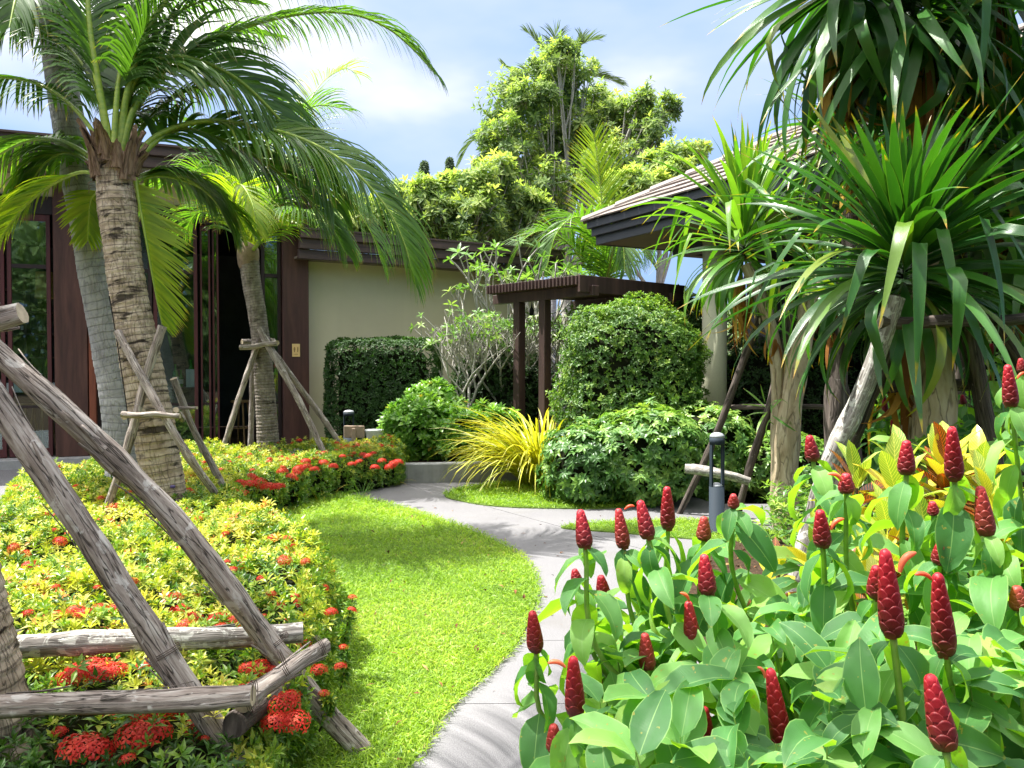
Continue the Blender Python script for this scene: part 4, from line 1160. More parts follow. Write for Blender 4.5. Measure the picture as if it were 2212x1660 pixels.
# ---- boxy and rounded hedges
sleaf = leaf_tpl(1, .5, 2, .3, .4)
hed = [rosette(5, sleaf, .1, .9, rf_, .3, .02) for _ in range(4)]
def blob_hedge(name, box, dens, sz, label, cat, mat, r, bump=.06, power=4.0, tint=.5, tpls=None, rot=0, core=.80, zb=None, kind=None, up=.35, sun=.0, sub='foliage'):
    """hedge on a superellipsoid; box = (cx, cy, z0, rx, ry, h)"""
    cx, cy, z0, rx, ry, h = box
    o = empty(name, (cx, cy, z0), label, cat, kind)
    def surf(th, ph, k=1.0):
        def f(v): return np.sign(v) * np.abs(v) ** (2 / power)
        x = rx * f(np.cos(ph)) * f(np.cos(th)) * k; y = ry * f(np.cos(ph)) * f(np.sin(th)) * k; z = h * .5 * f(np.sin(ph)) * k
        return x, y, z
    area = 2 * (rx * 2 * h + ry * 2 * h) + 4 * rx * ry; n = int(area * dens)
    # rejection free: sample box faces then project
    d = r.normal(size=(n * 2, 3)) * np.array([rx, ry, h / 2]) 
    q = d / ((np.abs(d / np.array([rx, ry, h / 2])) ** power).sum(1) ** (1 / power))[:, None]
    q = q[:n]
    g_ = (np.abs(q / np.array([rx, ry, h / 2])) ** (power - 1)) * np.sign(q) / np.array([rx, ry, h / 2]); g_ /= np.linalg.norm(g_, axis=1)[:, None]
    q = q + g_ * (bump * wobble(q, 3.0 / max(.4, h * .5), 1)[:, None] + bump * .5 * wobble(q, 9.0, 3)[:, None] - r.exponential(bump * .5, (n, 1)) + bump * .3)
    c, s_ = math.cos(rot), math.sin(rot); Rz = np.array([[c, -s_, 0], [s_, c, 0], [0, 0, 1]])
    P = q @ Rz.T + np.array([cx, cy, z0 + h / 2]); N = (g_ @ Rz.T) + r.normal(0, .35, (n, 3)) + np.array([0, 0, up])
    keep = P[:, 2] > z0 - .02
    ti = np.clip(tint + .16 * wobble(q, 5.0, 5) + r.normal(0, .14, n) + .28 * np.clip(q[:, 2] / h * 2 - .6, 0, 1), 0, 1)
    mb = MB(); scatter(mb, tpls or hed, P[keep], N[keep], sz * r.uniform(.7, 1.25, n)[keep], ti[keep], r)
    f = mb.build(sub, mat, o, False); f['kind'] = 'stuff'
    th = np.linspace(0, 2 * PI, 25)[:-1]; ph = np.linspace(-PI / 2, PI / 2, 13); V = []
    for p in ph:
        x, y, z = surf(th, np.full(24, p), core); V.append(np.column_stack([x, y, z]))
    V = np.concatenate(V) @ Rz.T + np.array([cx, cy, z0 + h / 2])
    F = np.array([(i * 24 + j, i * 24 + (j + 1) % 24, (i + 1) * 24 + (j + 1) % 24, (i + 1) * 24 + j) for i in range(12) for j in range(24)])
    b_ = MB(); b_.add(V, F); b_.build('shade_core', m_core, o, False)  # added solid core, blocks light and darkens gaps between the leaves
    return o
rh = np.random.default_rng(41)
Yh = 11.9
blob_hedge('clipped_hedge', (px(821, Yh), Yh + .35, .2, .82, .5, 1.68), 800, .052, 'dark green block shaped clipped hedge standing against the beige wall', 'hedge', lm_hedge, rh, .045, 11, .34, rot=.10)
Yr = 9.6
# the rounded hedge stands left of the sage column and runs on behind it
blob_hedge('rounded_hedge', (px(1364, 9.9), 9.95, .1, .85, .62, 2.14), 640, .058, 'tall rounded bright topped hedge left of the round sage column', 'hedge', lm_round, rh, .15, 3.1, .50)
blob_hedge('rounded_hedge', (px(1480, 11.8), 12.0, .1, .45, .4, 2.3), 560, .058, 'tall shaded hedge tucked between the rounded hedge and the sage column', 'hedge', lm_round, rh, .10, 4, .26)  # low tint colours this hedge as if shaded
blob_hedge('rounded_hedge', (px(1730, 11.2), 11.7, 0, 1.3, .6, 1.9), 380, .06, 'dark hedge in the shade of the pavilion behind the dragon trees', 'hedge', lm_hedge, rh, .10, 4, .22)  # low tint paints the pavilion's shade into the leaf colour
blob_hedge('rounded_hedge', (px(2200, 8.2), 8.4, 0, .85, .8, 2.2), 460, .06, 'bright hedge at the right edge behind the dragon tree trunks', 'hedge', lm_round, rh, .12, 3, .45)
blob_hedge('rounded_hedge', (px(1085, 12.6), 12.6, .2, .75, .5, 1.45), 420, .055, 'low dark hedge behind the bare plumeria stems and pergola posts', 'hedge', lm_hedge, rh, .10, 4, .28)
# umbrella leaf shrubs (palmate)
pleaf = leaf_tpl(1, .42, 2, .25, .55, lambda t: (math.sin(PI * t ** .75)) ** .8)
palm_ = [rosette(8, pleaf, .0, .35, rf_, .18, .0) for _ in range(4)]
for (x, Y, rx, ry, h, ti, l) in [(1265, 8.75, .42, .5, .82, .40, 'glossy umbrella leaf shrub beside the golden strap leaved clump'), (1400, 8.7, .55, .55, 1.02, .48, 'broad glossy umbrella leaf shrub below the rounded hedge'),
                                (1520, 9.3, .5, .5, 1.02, .55, 'umbrella leaf shrub at the foot of the sage column'), (1680, 9.1, .55, .5, .70, .55, 'umbrella leaf shrub behind the bollard light'), (1760, 8.1, .30, .35, .62, .40, 'small umbrella leaf shrub at the base of the leaning dragon tree')]:
    blob_hedge('umbrella_shrub', (px(x, Y), Y, .0, rx, ry, h), 170, .105, l, 'shrub', lm_scheff, rh, .09, 2.8, ti, palm_, up=.55, core=.78)
# broad leaf shrubs behind the kerb wall
oleaf = leaf_tpl(1, .42, 3, .2, .5, lambda t: math.sin(PI * t ** 1.6) ** .7)
scv = [rosette(10, oleaf, .25, 1.2, rf_, .25, .03) for _ in range(4)]
for (x, Y, rx, ry, h, l) in [(868, 11.2, .28, .30, .55, 'leafy green shrub directly behind the white pot'), (905, 10.95, .40, .42, .78, 'taller leafy green shrub left of centre behind the kerb wall'), (985, 10.95, .45, .42, .62, 'low leafy green shrub behind the right half of the kerb wall'), (1065, 11.1, .42, .4, .62, 'leafy green shrub behind the golden clump'), (935, 11.5, .4, .3, .95, 'tallest leafy green shrub, in front of the clipped hedge')]:
    blob_hedge('leafy_shrub', (px(x, Y), Y, .22, rx, ry, h), 120, .125, l, 'shrub', lm_scaev, rh, .09, 2.6, .55, scv, up=.8, core=.62)

# ---- golden strap leaved clump
def strap_clump(p, n, ln, wid, label, r, mat=lm_yell, spread=.35):
    o = empty('strap_leaf_clump', p, label, 'plant')
    mb = MB()
    for i in range(n):
        a = r.uniform(0, 2 * PI); d0 = r.uniform(.25, 1.25); L_ = ln * r.uniform(.7, 1.15)
        V, F, U = leaf_tpl(L_, wid * r.uniform(.7, 1.2), 7, .3, r.uniform(1.0, 2.3), lambda t: min(1, t * 6) * (1 - t ** 3), twist=r.uniform(-.6, .6))
        el = PI / 2 - d0 * .55
        M = rotm('Z', a) @ rotm('X', el)
        off = np.array([math.cos(a + 1.57) * spread * r.random() * .5, math.sin(a + 1.57) * spread * r.random() * .5, 0])
        mb.add(V @ M.T + np.array(p) + off, F, U, np.clip(r.normal(.5, .25), 0, 1))
    f = mb.build('leaves', mat, o, False); f['kind'] = 'stuff'
    return o
rs2 = np.random.default_rng(51)
strap_clump(Vector((px(1162, 9.75), 9.75, .0)), 420, 1.36, .034, 'big arching golden yellow strap leaved clump at the path bend', rs2)
strap_clump(Vector((px(1185, 9.9), 10.1, .02)), 200, 1.35, .036, 'upright golden yellow strap leaved clump right behind the larger one', rs2)

# ---- trees in the distance
def branch_tree(name, base, lobes, label, r, leafsz, n_ros, mat, trunk_r=.25, tpl=None, tint=.5, bark=m_branch, split=.45, cat='tree', shell=.25):
    """trunk, limbs to each lobe, rosettes of leaves over the lobes; lobes = [(Vector centre, radius)]"""
    o = empty(name, base, label, cat)
    lob = []
    for c, rr in lobes:
        c = Vector(c); lob.append((c, rr * .95, None))
        for _ in range(3):
            d = Vector(r.normal(size=3)).normalized(); d.z = abs(d.z) * .8; lob.append((c + d * rr * .85, rr * r.uniform(.30, .50), c))
    top = sum((q[0] for q in lob), Vector()) / len(lob)
    fork = base.lerp(top, split)
    b_ = MB(); c = smooth_curve([base, base.lerp(fork, .5) + Vector((r.uniform(-.3, .3), 0, 0)), fork], 9)
    add_tube(b_, c, np.linspace(trunk_r, trunk_r * .6, 9), 9, lambda a, s_: 1 + .1 * np.sin(3 * a + s_ * 2))
    b_.build('trunk', bark, o)
    b_ = MB()
    P = []; N = []; T = []
    wsum = sum(q[1] ** 2 for q in lob)
    for (c, rr, par) in lob:
        s0_ = fork if par is None else par
        mid = s0_.lerp(c, .5) + Vector((r.uniform(-.5, .5), r.uniform(-.4, .4), r.uniform(-.5, .1))) * rr
        k0 = .32 if par is None else .08
        cc_ = smooth_curve([s0_, mid, c], 8); add_tube(b_, cc_, np.linspace(trunk_r * k0, trunk_r * k0 * .3, 8), 6, cap=False)
        k = int(n_ros * rr ** 2 / wsum)
        for _ in range(max(5, k // 14)):
            d = Vector(r.normal(size=3)).normalized(); e_ = c + d * rr * .85
            s0 = Vector(cc_[int(r.integers(3, 8))]); m_ = s0.lerp(e_, .5) + Vector(r.normal(0, .08, 3)) * rr
            add_tube(b_, smooth_curve([s0, m_, e_], 5), np.linspace(trunk_r * .12, trunk_r * .03, 5), 4, cap=False)
        d = r.normal(size=(k, 3)); d[:, 2] = np.where(d[:, 2] < 0, d[:, 2] * .8, d[:, 2]); d /= np.linalg.norm(d, axis=1)[:, None]
        rad = rr * (shell + (1 - shell) * r.random(k) ** .6) * (1 + .25 * wobble(d, 3.5, r.uniform(0, 9)) + r.normal(0, .15, k))
        # leave gaps: drop rosettes where a clumping noise is low
        keep = wobble(d * rr + np.array(c), 3.6, 2.0) + r.uniform(-.35, .35, k) > -.12
        P.append((np.array(c) + d * rad[:, None])[keep]); N.append((d + np.array([0, 0, .7]) + r.normal(0, .3, (k, 3)))[keep])
        T.append(np.clip(tint + .22 * d[keep][:, 2] + r.normal(0, .20, keep.sum()) + .12 * wobble(P[-1], 1.3, 1), 0, 1))
    b_.build('branches', bark, o)['kind'] = 'stuff'
    P = np.concatenate(P); mb = MB(); scatter(mb, tpl, P, np.concatenate(N), leafsz * r.uniform(.7, 1.3, len(P)), np.concatenate(T), r)
    mb.build('crown', mat, o, False)['kind'] = 'stuff'
    return o
tleaf = leaf_tpl(1, .34, 2, .3, .4)
tro = [rosette(9, tleaf, -.1, 1.0, rf_, .3, .03) for _ in range(4)]
rt = np.random.default_rng(61)
def lobes_at(lst, Y, dy, r):
    return [(pt(x, y, Y + r.uniform(-dy, dy)), rr * Y / F_PX) for x, y, rr in lst]
Yb = 25
branch_tree('broadleaf_tree', Vector((px(1200, Yb), Yb, 0)), lobes_at([(1205, 135, 48), (1180, 165, 58), (1245, 165, 48), (1100, 215, 62), (1150, 240, 70), (1215, 235, 78), (1275, 235, 62), (1070, 290, 48), (1110, 315, 62), (1175, 320, 66), (1240, 305, 66), (1330, 250, 50), (1300, 300, 62), (1360, 270, 55),
                                      (1380, 225, 38), (1430, 240, 36), (1410, 285, 42), (1120, 380, 58), (1330, 350, 55), (1190, 400, 62), (1270, 380, 60), (1390, 330, 36)], Yb, 1.6, rt), 'tall sunlit broadleaf tree with light green clumps rising above the roofs', rt, .24, 6000, lm_tree, .30, tro, .42, split=.42)
branch_tree('broadleaf_tree', Vector((px(1010, 21), 21, 0)), lobes_at([(870, 430, 36), (920, 440, 48), (975, 430, 50), (1035, 400, 50), (1080, 370, 42), (900, 490, 52), (960, 490, 58), (1030, 465, 60), (1090, 440, 60), (1140, 470, 60), (1060, 520, 55), (985, 540, 50), (1150, 530, 55)], 21, 1.2, rt),
            'lower spreading light green tree left of the tall tree above the beige wall', rt, .24, 4600, lm_tree, .22, tro, .52, split=.4)
branch_tree('broadleaf_tree', Vector((px(1420, 21), 21, 0)), lobes_at([(1430, 370, 48), (1470, 345, 38), (1505, 330, 26), (1400, 420, 60), (1460, 400, 50), (1350, 440, 60), (1330, 500, 50)], 21, 1.0, rt),
            'small light green tree showing above the pavilion roof hip', rt, .22, 2600, lm_tree, .18, tro, .5, split=.5)
branch_tree('broadleaf_tree', Vector((px(760, 24), 24, 0)), lobes_at([(700, 470, 60), (760, 480, 60), (820, 480, 55), (640, 480, 60), (860, 520, 50)], 24, 1.2, rt), 'pale green tree mostly hidden behind the palm fronds above the beige wing', rt, .34, 1300, lm_tree, .2, tro, .45)
# distant wooded rise
hill = MB(); nx, ny = 40, 10; V = []
for j in range(ny):
    for i in range(nx):
        x = -60 + 120 * i / (nx - 1); y = 45 + j * 8; z = -.1 + 5.2 * math.sin(PI * min(1, j / 6) / 2) * (1 + .2 * math.sin(i * .5) + .12 * math.sin(i * 1.3))
        V.append((x, y, z))
F = np.array([(j * nx + i, j * nx + i + 1, (j + 1) * nx + i + 1, (j + 1) * nx + i) for j in range(ny - 1) for i in range(nx - 1)])
hill.add(V, F); hill_o = tag(hill.build('hill', MATH['turf']), kind='structure')
n = 9000; P = np.column_stack([rt.uniform(-50, 50, n), rt.uniform(44, 75, n)]); jj = (P[:, 1] - 45) / 8
z = 5.2 * np.sin(PI * np.clip(jj / 6, 0, 1) / 2) * (1 + .2 * np.sin((P[:, 0] + 60) / 120 * 39 * .5)) + rt.uniform(.2, 2.6, n) + 1.0 * wobble(np.column_stack([P, 0 * jj]), .5)
mb = MB(); scatter(mb, tro, np.column_stack([P, z]), np.column_stack([rt.normal(0, .5, (n, 2)), np.ones(n)]), rt.uniform(.6, 1.2, n), np.clip(.45 + rt.normal(0, .2, n), 0, 1), rt)
tag(mb.build('far_woodland', lm_far, smooth=False), 'pale haze coloured green woodland filling the gap behind the tall tree', 'woodland', kind='stuff')
def conifer(x, y, Y, hpx, label):
    base = Vector((px(x, Y), Y, 3)); top = pt(x, y, Y); o = empty('conifer', base, label, 'tree', 'far conifers')
    b_ = MB(); add_tube(b_, [base, top], [.25, .04], 6); b_.build('trunk', m_twig, o)
    mb = MB(); k = 300; t = rt.random(k); hh = hpx / F_PX * Y; rr = hh * .28 * (1 - t * .9) * np.clip(.5 + .7 * np.abs(np.sin(t * 26)), 0, 1); a = rt.uniform(0, 6.28, k); q = rt.random(k) ** .5
    P = np.column_stack([top.x + np.cos(a) * rr * q, Y + np.sin(a) * rr * q, top.z - hh + t * hh * .98]); scatter(mb, tro, P, np.column_stack([np.cos(a), np.sin(a), .6 + 0 * a]), .34, np.clip(.2 + rt.normal(0, .1, k), 0, 1), rt)
    mb.build('crown', lm_far, o, False)['kind'] = 'stuff'
conifer(916, 352, 52, 75, 'far conifer, the broader left one of the pair above the low tree'); conifer(971, 345, 55, 70, 'far narrow conifer just left of the tall tree')
conifer(1028, 350, 55, 60, 'far conifer half hidden by the left side of the tall tree')

# ---- plumeria: bare forking limbs with leaf tufts at the tips
plt = [rosette(7, leaf_tpl(1, .30, 3, .15, .5), .1, .9, rf_, .35, .0) for _ in range(4)]
def plumeria(base, h, w, label, r, gens=5, leafsz=.17, rad=.035, leafp=.75, lean=(0, 0)):
    o = empty('plumeria_tree', base, label, 'tree', 'bare stemmed plumerias')
    br = MB(); tips = []
    def grow(p, d, L_, rr, g_):
        q = p + d * L_
        mid = p.lerp(q, .5) + Vector(r.normal(0, .03, 3)) * L_
        add_tube(br, smooth_curve([p, mid, q], 4), np.linspace(rr, rr * .8, 4), 6, cap=(g_ == 0))
        if g_ == 0: tips.append((q, d)); return
        k = 3 if r.random() < .45 else 2
        a0 = r.uniform(0, 6.28)
        for i in range(k):
            a = a0 + i * 2 * PI / k; s_ = Vector((math.cos(a) * w, math.sin(a) * w * .8, 0))
            nd = (d * .75 + s_ * r.uniform(.45, .8) + Vector((0, 0, r.uniform(.2, .45)))).normalized()
            if r.random() > .08 or g_ > 3: grow(q, nd, L_ * r.uniform(.68, .92), rr * .74, g_ - 1)
    d0 = Vector((lean[0], lean[1], 1)).normalized()
    for k in range(2):
        grow(base + Vector((r.uniform(-.04, .04), r.uniform(-.04, .04), 0)), (d0 + Vector((r.uniform(-.35, .35), r.uniform(-.2, .2), 0))).normalized(), h * .30, rad, gens)
    br.build('trunk', m_branch, o)
    mb = MB(); tp = [t for t in tips if r.random() < leafp]
    P = np.array([t[0] for t in tp]); N = np.array([t[1] for t in tp]) + r.normal(0, .2, (len(tp), 3))
    scatter(mb, plt, P, N, leafsz * r.uniform(.6, 1.25, len(tp)), np.clip(r.normal(.6, .2, len(tp)), 0, 1), r); mb.build('crown', lm_plum, o, False)['kind'] = 'stuff'
rp = np.random.default_rng(71)
plumeria(Vector((px(1012, 12.0), 12.0, .22)), 1.75, 1.0, 'bare stemmed plumeria with pale leaf tufts against the beige wall', rp, 5, .15, .034, .45, (-.25, 0))
plumeria(Vector((px(1090, 12.3), 12.3, .22)), 1.75, 1.0, 'plumeria with crowded grey stems just left of the pergola posts', rp, 6, .12, .032, .30, (-.35, 0))
plumeria(Vector((px(1155, 12.8), 12.8, .22)), 1.8, .9, 'plumeria seen between the two pergola posts', rp, 5, .14, .030, .4)
plumeria(Vector((px(1235, 12.6), 12.6, .22)), 1.9, .9, 'plumeria between the pergola posts and the rounded hedge', rp, 5, .15, .026, .5)
plumeria(Vector((px(1390, 12.4), 12.4, .22)), 2.6, .8, 'thick grey plumeria limbs rising behind the rounded hedge', rp, 3, .24, .075, .9, (-.05, 0))
plumeria(Vector((px(1450, 11.6), 12.0, .22)), 2.3, .8, 'grey plumeria limbs under the pavilion eave left of the sage column', rp, 3, .22, .06, .9, (.1, 0))
plumeria(Vector((px(1105, 13.4), 13.4, .22)), 3.0, .7, 'plumeria whose bright leaf tufts show above the pergola corner', rp, 4, .24, .045, .8, (-.1, 0))

# ---- three low log frames beside the plumeria
def log_fn(r, amp=.10):
    a1, a2, a3 = r.uniform(0, 6, 3)
    return lambda a, s_: 1 + amp * np.sin(a + a1 + s_ * 3.1) * .6 + amp * .5 * np.sin(3 * a + a2 + 5 * np.sin(s_ * 2.3)) + amp * .35 * np.sin(7 * a + a3 + 3 * np.sin(s_ * 1.1)) + amp * .4 * np.sin(s_ * 9 + a2) + amp * .25 * np.sin(s_ * 23 + 2 * a)
def log(parent, pts, rad, mat, r, name='pole', segs=18, taper=.9, wob=.010, flakes=0, cut=None):
    P = smooth_curve(pts, max(10, int(sum((Vector(b) - Vector(a)).length for a, b in zip(pts[:-1], pts[1:])) / .035)))
    n = len(P); s_ = np.linspace(0, 1, n)
    w = np.column_stack([np.sin(s_ * 7 + r.uniform(0, 6)), np.sin(s_ * 5 + r.uniform(0, 6)), np.sin(s_ * 9 + r.uniform(0, 6))]) * wob
    P = P + w
    mb = MB(); rr = rad * np.linspace(1, taper, n)
    rr = rr * (1 + .035 * np.sin(s_ * 40 + r.uniform(0, 6)) * np.sin(s_ * 13))
    # knots
    for _ in range(max(1, n // 22)):
        k = r.uniform(.05, .95); rr = rr * (1 + .13 * np.exp(-((s_ - k) * n / 1.6) ** 2))
    add_tube(mb, P, rr, segs, log_fn(r, .11), 0, 1)
    T, N, B = frames_along(P)
    for _ in range(flakes):      # loose bark strips
        i = int(r.integers(3, n - 6)); a = r.uniform(0, 6.28); L_ = int(r.integers(2, 6)); L_ = min(L_, n - i - 1)
        V = []
        for k in range(L_ + 1):
            out = rr[i + k] * (1.03 + .35 * (k / L_) ** 2)
            for da in (-.28, .28):
                q = P[i + k] + (math.cos(a + da * (1 - k / L_ * .7)) * N[i + k] + math.sin(a + da * (1 - k / L_ * .7)) * B[i + k]) * out; V.append(q)
        V = np.array(V); V2 = V + (V - np.repeat(P[i:i + L_ + 1], 2, axis=0)) * .06
        m = 2 * (L_ + 1); VV = np.concatenate([V, V2])
        F = []
        for k in range(L_):
            F += [(2 * k, 2 * k + 2, 2 * k + 3, 2 * k + 1), (m + 2 * k, m + 2 * k + 1, m + 2 * k + 3, m + 2 * k + 2), (2 * k, m + 2 * k, m + 2 * k + 2, 2 * k + 2), (2 * k + 1, 2 * k + 3, m + 2 * k + 3, m + 2 * k + 1)]
        F += [(2 * L_, m + 2 * L_, m + 2 * L_ + 1, 2 * L_ + 1)]
        mb.add(VV, F, np.column_stack([np.tile([.1, .2], L_ + 1 + L_ + 1)[:len(VV)], np.arange(len(VV)) * .02]))
    return mb.build(name, [mat, cut or m_cut], parent)
rl = np.random.default_rng(81)
fr = empty('log_frame', pt(1010, 990, 11.3), 'low frame of thin dark poles nailed round the plumeria stems', 'frame')
for (a, b) in (((960, 944, 11.2), (1075, 948, 11.5)), ((965, 952, 11.1), (1030, 965, 11.0)), ((985, 938, 11.7), (1060, 942, 11.4)), ((1000, 955, 11.0), (1070, 950, 11.6)), ((1000, 1000, 11.1), (1003, 950, 11.1)), ((1040, 1000, 11.2), (1036, 955, 11.2)), ((1070, 1000, 11.4), (1066, 945, 11.4)), ((985, 995, 11.3), (982, 945, 11.3))):
    log(fr, [pt(*a), pt(*b)], .022, m_log_d, rl, segs=8, wob=.004)

# ---- foreground log support, its palm
sup = empty('palm_support', gp(560, 1700), 'foreground frame of thick weathered logs propping the palm at the left edge', 'support frame')
F1 = log(sup, [pt(812, 1655, 3.06), pt(700, 1535, 3.0), pt(590, 1395, 2.92), pt(480, 1252, 2.84), pt(370, 1120, 2.78), pt(250, 998, 2.72), pt(125, 880, 2.66), pt(0, 768, 2.62), pt(-180, 600, 2.55)], .041, m_log, rl, segs=26, wob=.006, flakes=14)
F2 = log(sup, [pt(590, 1790, 2.52), pt(500, 1640, 2.50), pt(390, 1475, 2.48), pt(300, 1330, 2.46), pt(205, 1175, 2.43), pt(110, 1030, 2.40), pt(20, 905, 2.38), pt(-120, 720, 2.34)], .040, m_log, rl, segs=26, wob=.005, flakes=12)
log(sup, [pt(-160, 1398, 2.72), pt(150, 1393, 2.80), pt(400, 1383, 2.92), pt(655, 1366, 3.03)], .042, m_log_l, rl, segs=24, wob=.004, flakes=6)
log(sup, [pt(-160, 1530, 2.33), pt(150, 1522, 2.34), pt(400, 1510, 2.35), pt(545, 1502, 2.36)], .035, m_log, rl, segs=24, wob=.003, flakes=4)
log(sup, [pt(520, 1518, 2.42), pt(700, 1393, 2.86)], .030, m_log, rl, segs=20, wob=.004, flakes=5)
log(sup, [pt(505, 1572, 2.40), pt(560, 1530, 2.62), pt(620, 1480, 2.9)], .034, m_log_d, rl, segs=18, wob=.003, cut=m_log_d)
log(sup, [pt(-200, 735, 2.30), pt(-60, 700, 2.32), pt(46, 676, 2.34)], .036, m_log, rl, segs=20, wob=.003, flakes=4)
log(sup, [pt(-160, 720, 2.75), pt(-40, 900, 2.62), pt(-200, 1500, 2.2)], .04, m_log_d, rl, segs=16)

# wire ties round the log joints
m_wire = plain('rusty_wire', (.06, .04, .03), .6, .4)
for (x, y, Y, ax_) in ((612, 1432, 2.62, (.75, .3, .35)), (690, 1400, 2.83, (.8, .5, .3)), (545, 1503, 2.38, (1, .1, .05)), (360, 1410, 2.47, (-.35, .02, .7)), (600, 1385, 2.93, (-.4, -.05, .6))):
    c = pt(x, y, Y); a_ = Vector(ax_).normalized(); e_1 = a_.cross(Vector((0, 0, 1))).normalized(); e_2 = a_.cross(e_1)
    b_ = MB(); add_tube(b_, [c + (e_1 * math.cos(t) + e_2 * math.sin(t)) * .044 + a_ * (.006 * t / 6.28 - .008) for t in np.linspace(0, 18.8, 60)], .0013, 4); b_.build('wire_tie', m_wire, sup)
# ================================================================ palms
def palm_trunk(name, pts, radii, mat, parent, ring=.045, ringamp=.035, segs=30, seed=1):
    r = np.random.default_rng(seed)
    Ln = sum((Vector(b) - Vector(a)).length for a, b in zip(pts[:-1], pts[1:]))
    n = int(Ln / .011); P = smooth_curve(pts, n); s_ = np.linspace(0, 1, n)
    rr = np.interp(s_, np.linspace(0, 1, len(radii)), radii)
    ph = s_ * Ln / ring
    rr = rr * (1 + ringamp * (1 - (ph % 1.0)) - ringamp / 2)
    f = lambda a, s: 1 + .018 * np.sin(2 * a + s * 3) + .015 * np.sin(5 * a + s * 7) + .012 * np.sin(9 * a + 17 * s)
    b_ = MB(); add_tube(b_, P, rr, segs, f); return b_.build(name, mat, parent)
def leaflet(p, d, wdir, L_, wid, droop, nseg=5, curl=0.0, ty=0.0):
    V = []; q = p.copy(); dd = d.copy()
    for i in range(nseg + 1):
        t = i / nseg
        w = wid * .5 * (min(1, t * 5 + .35)) * (1 - t ** 2.2) + .0006
        V.append(q - wdir * w); V.append(q + wdir * w)
        dd = dd + np.array([0, 0, -1.0]) * droop * (.35 + 1.3 * t) / nseg; dd /= np.linalg.norm(dd)
        q = q + dd * L_ / nseg
        wdir = wdir - dd * np.dot(wdir, dd); wdir /= np.linalg.norm(wdir) + 1e-9
    return V
def frond(parent, pts, Lmax, r, roll=0.0, droop=1.0, n=78, wid=.031, start=.22, mat=None, tint=.45, pet=.030, sides=(1, -1), tipang=62, baseang=38, label=None, gap=0.0, upv=(0, 0, 1), segs=8):
    mat = mat or lm_frond; n = int(n * 1.18)
    NN = 60; P = smooth_curve(pts, NN); s_ = np.linspace(0, 1, NN)
    T = np.gradient(P, axis=0); T /= np.linalg.norm(T, axis=1)[:, None]
    b_ = MB(); rad = pet * (1 - s_) ** .8 * .8 + .0035; rad[0:6] *= np.linspace(1.5, 1, 6)
    add_tube(b_, P, rad, segs, None, 0, None, .5, .75)
    o = b_.build('frond', m_petiole, parent)
    if label: o['label'] = label
    V = []; F = []; U = []; C = []; k = 0
    up = np.array(upv, float)
    for i in range(n):
        t = start + (1 - start) * (i + .5) / n
        x = t * (NN - 1); a = int(x); f = x - a; p = P[a] * (1 - f) + P[min(a + 1, NN - 1)] * f; tg = T[min(a, NN - 1)]
        sd = np.cross(tg, up); nl = np.linalg.norm(sd)
        if nl < .15: sd = np.cross(tg, np.array([0, -1.0, .2])); nl = np.linalg.norm(sd)
        sd /= nl; nu = np.cross(sd, tg)
        rl_ = roll * (1 if not callable(roll) else 1)
        c, s2 = math.cos(rl_), math.sin(rl_); sd, nu = c * sd + s2 * nu, c * nu - s2 * sd
        u = (t - start) / (1 - start)
        ln = Lmax * (.40 + .62 * math.sin(PI * min(1, u * 1.25 + .12)) ** .8) if u < .62 else Lmax * (.96 - .62 * ((u - .62) / .38) ** 1.3)
        for sg in sides:
            if r.random() < gap: continue
            an = R(baseang + (tipang - baseang) * u + r.normal(0, 3))
            d = sd * sg * math.cos(an) + tg * math.sin(an) + nu * (.28 + r.normal(0, .05)); d /= np.linalg.norm(d)
            w = tg - d * np.dot(tg, d); w /= np.linalg.norm(w)
            ll = ln * r.uniform(.88, 1.08)
            vv = leaflet(p + sd * sg * .004, d, w, ll, wid * (1 - .5 * u) * r.uniform(.85, 1.1), droop * r.uniform(.8, 1.2))
            V += vv; m = len(vv)
            tt = np.clip(tint + r.normal(0, .13), 0, 1)
            for j in range(m // 2 - 1):
                F.append((k + 2 * j, k + 2 * j + 1, k + 2 * j + 3, k + 2 * j + 2)); C.append(tt)
            U += [((q % 2), (q // 2) / (m / 2 - 1)) for q in range(m)]; k += m
    mb = MB(); mb.add(np.array(V), np.array(F), np.array(U), np.array(C)); mb.build('leaflets', mat, o, True)['kind'] = 'stuff'
    return o
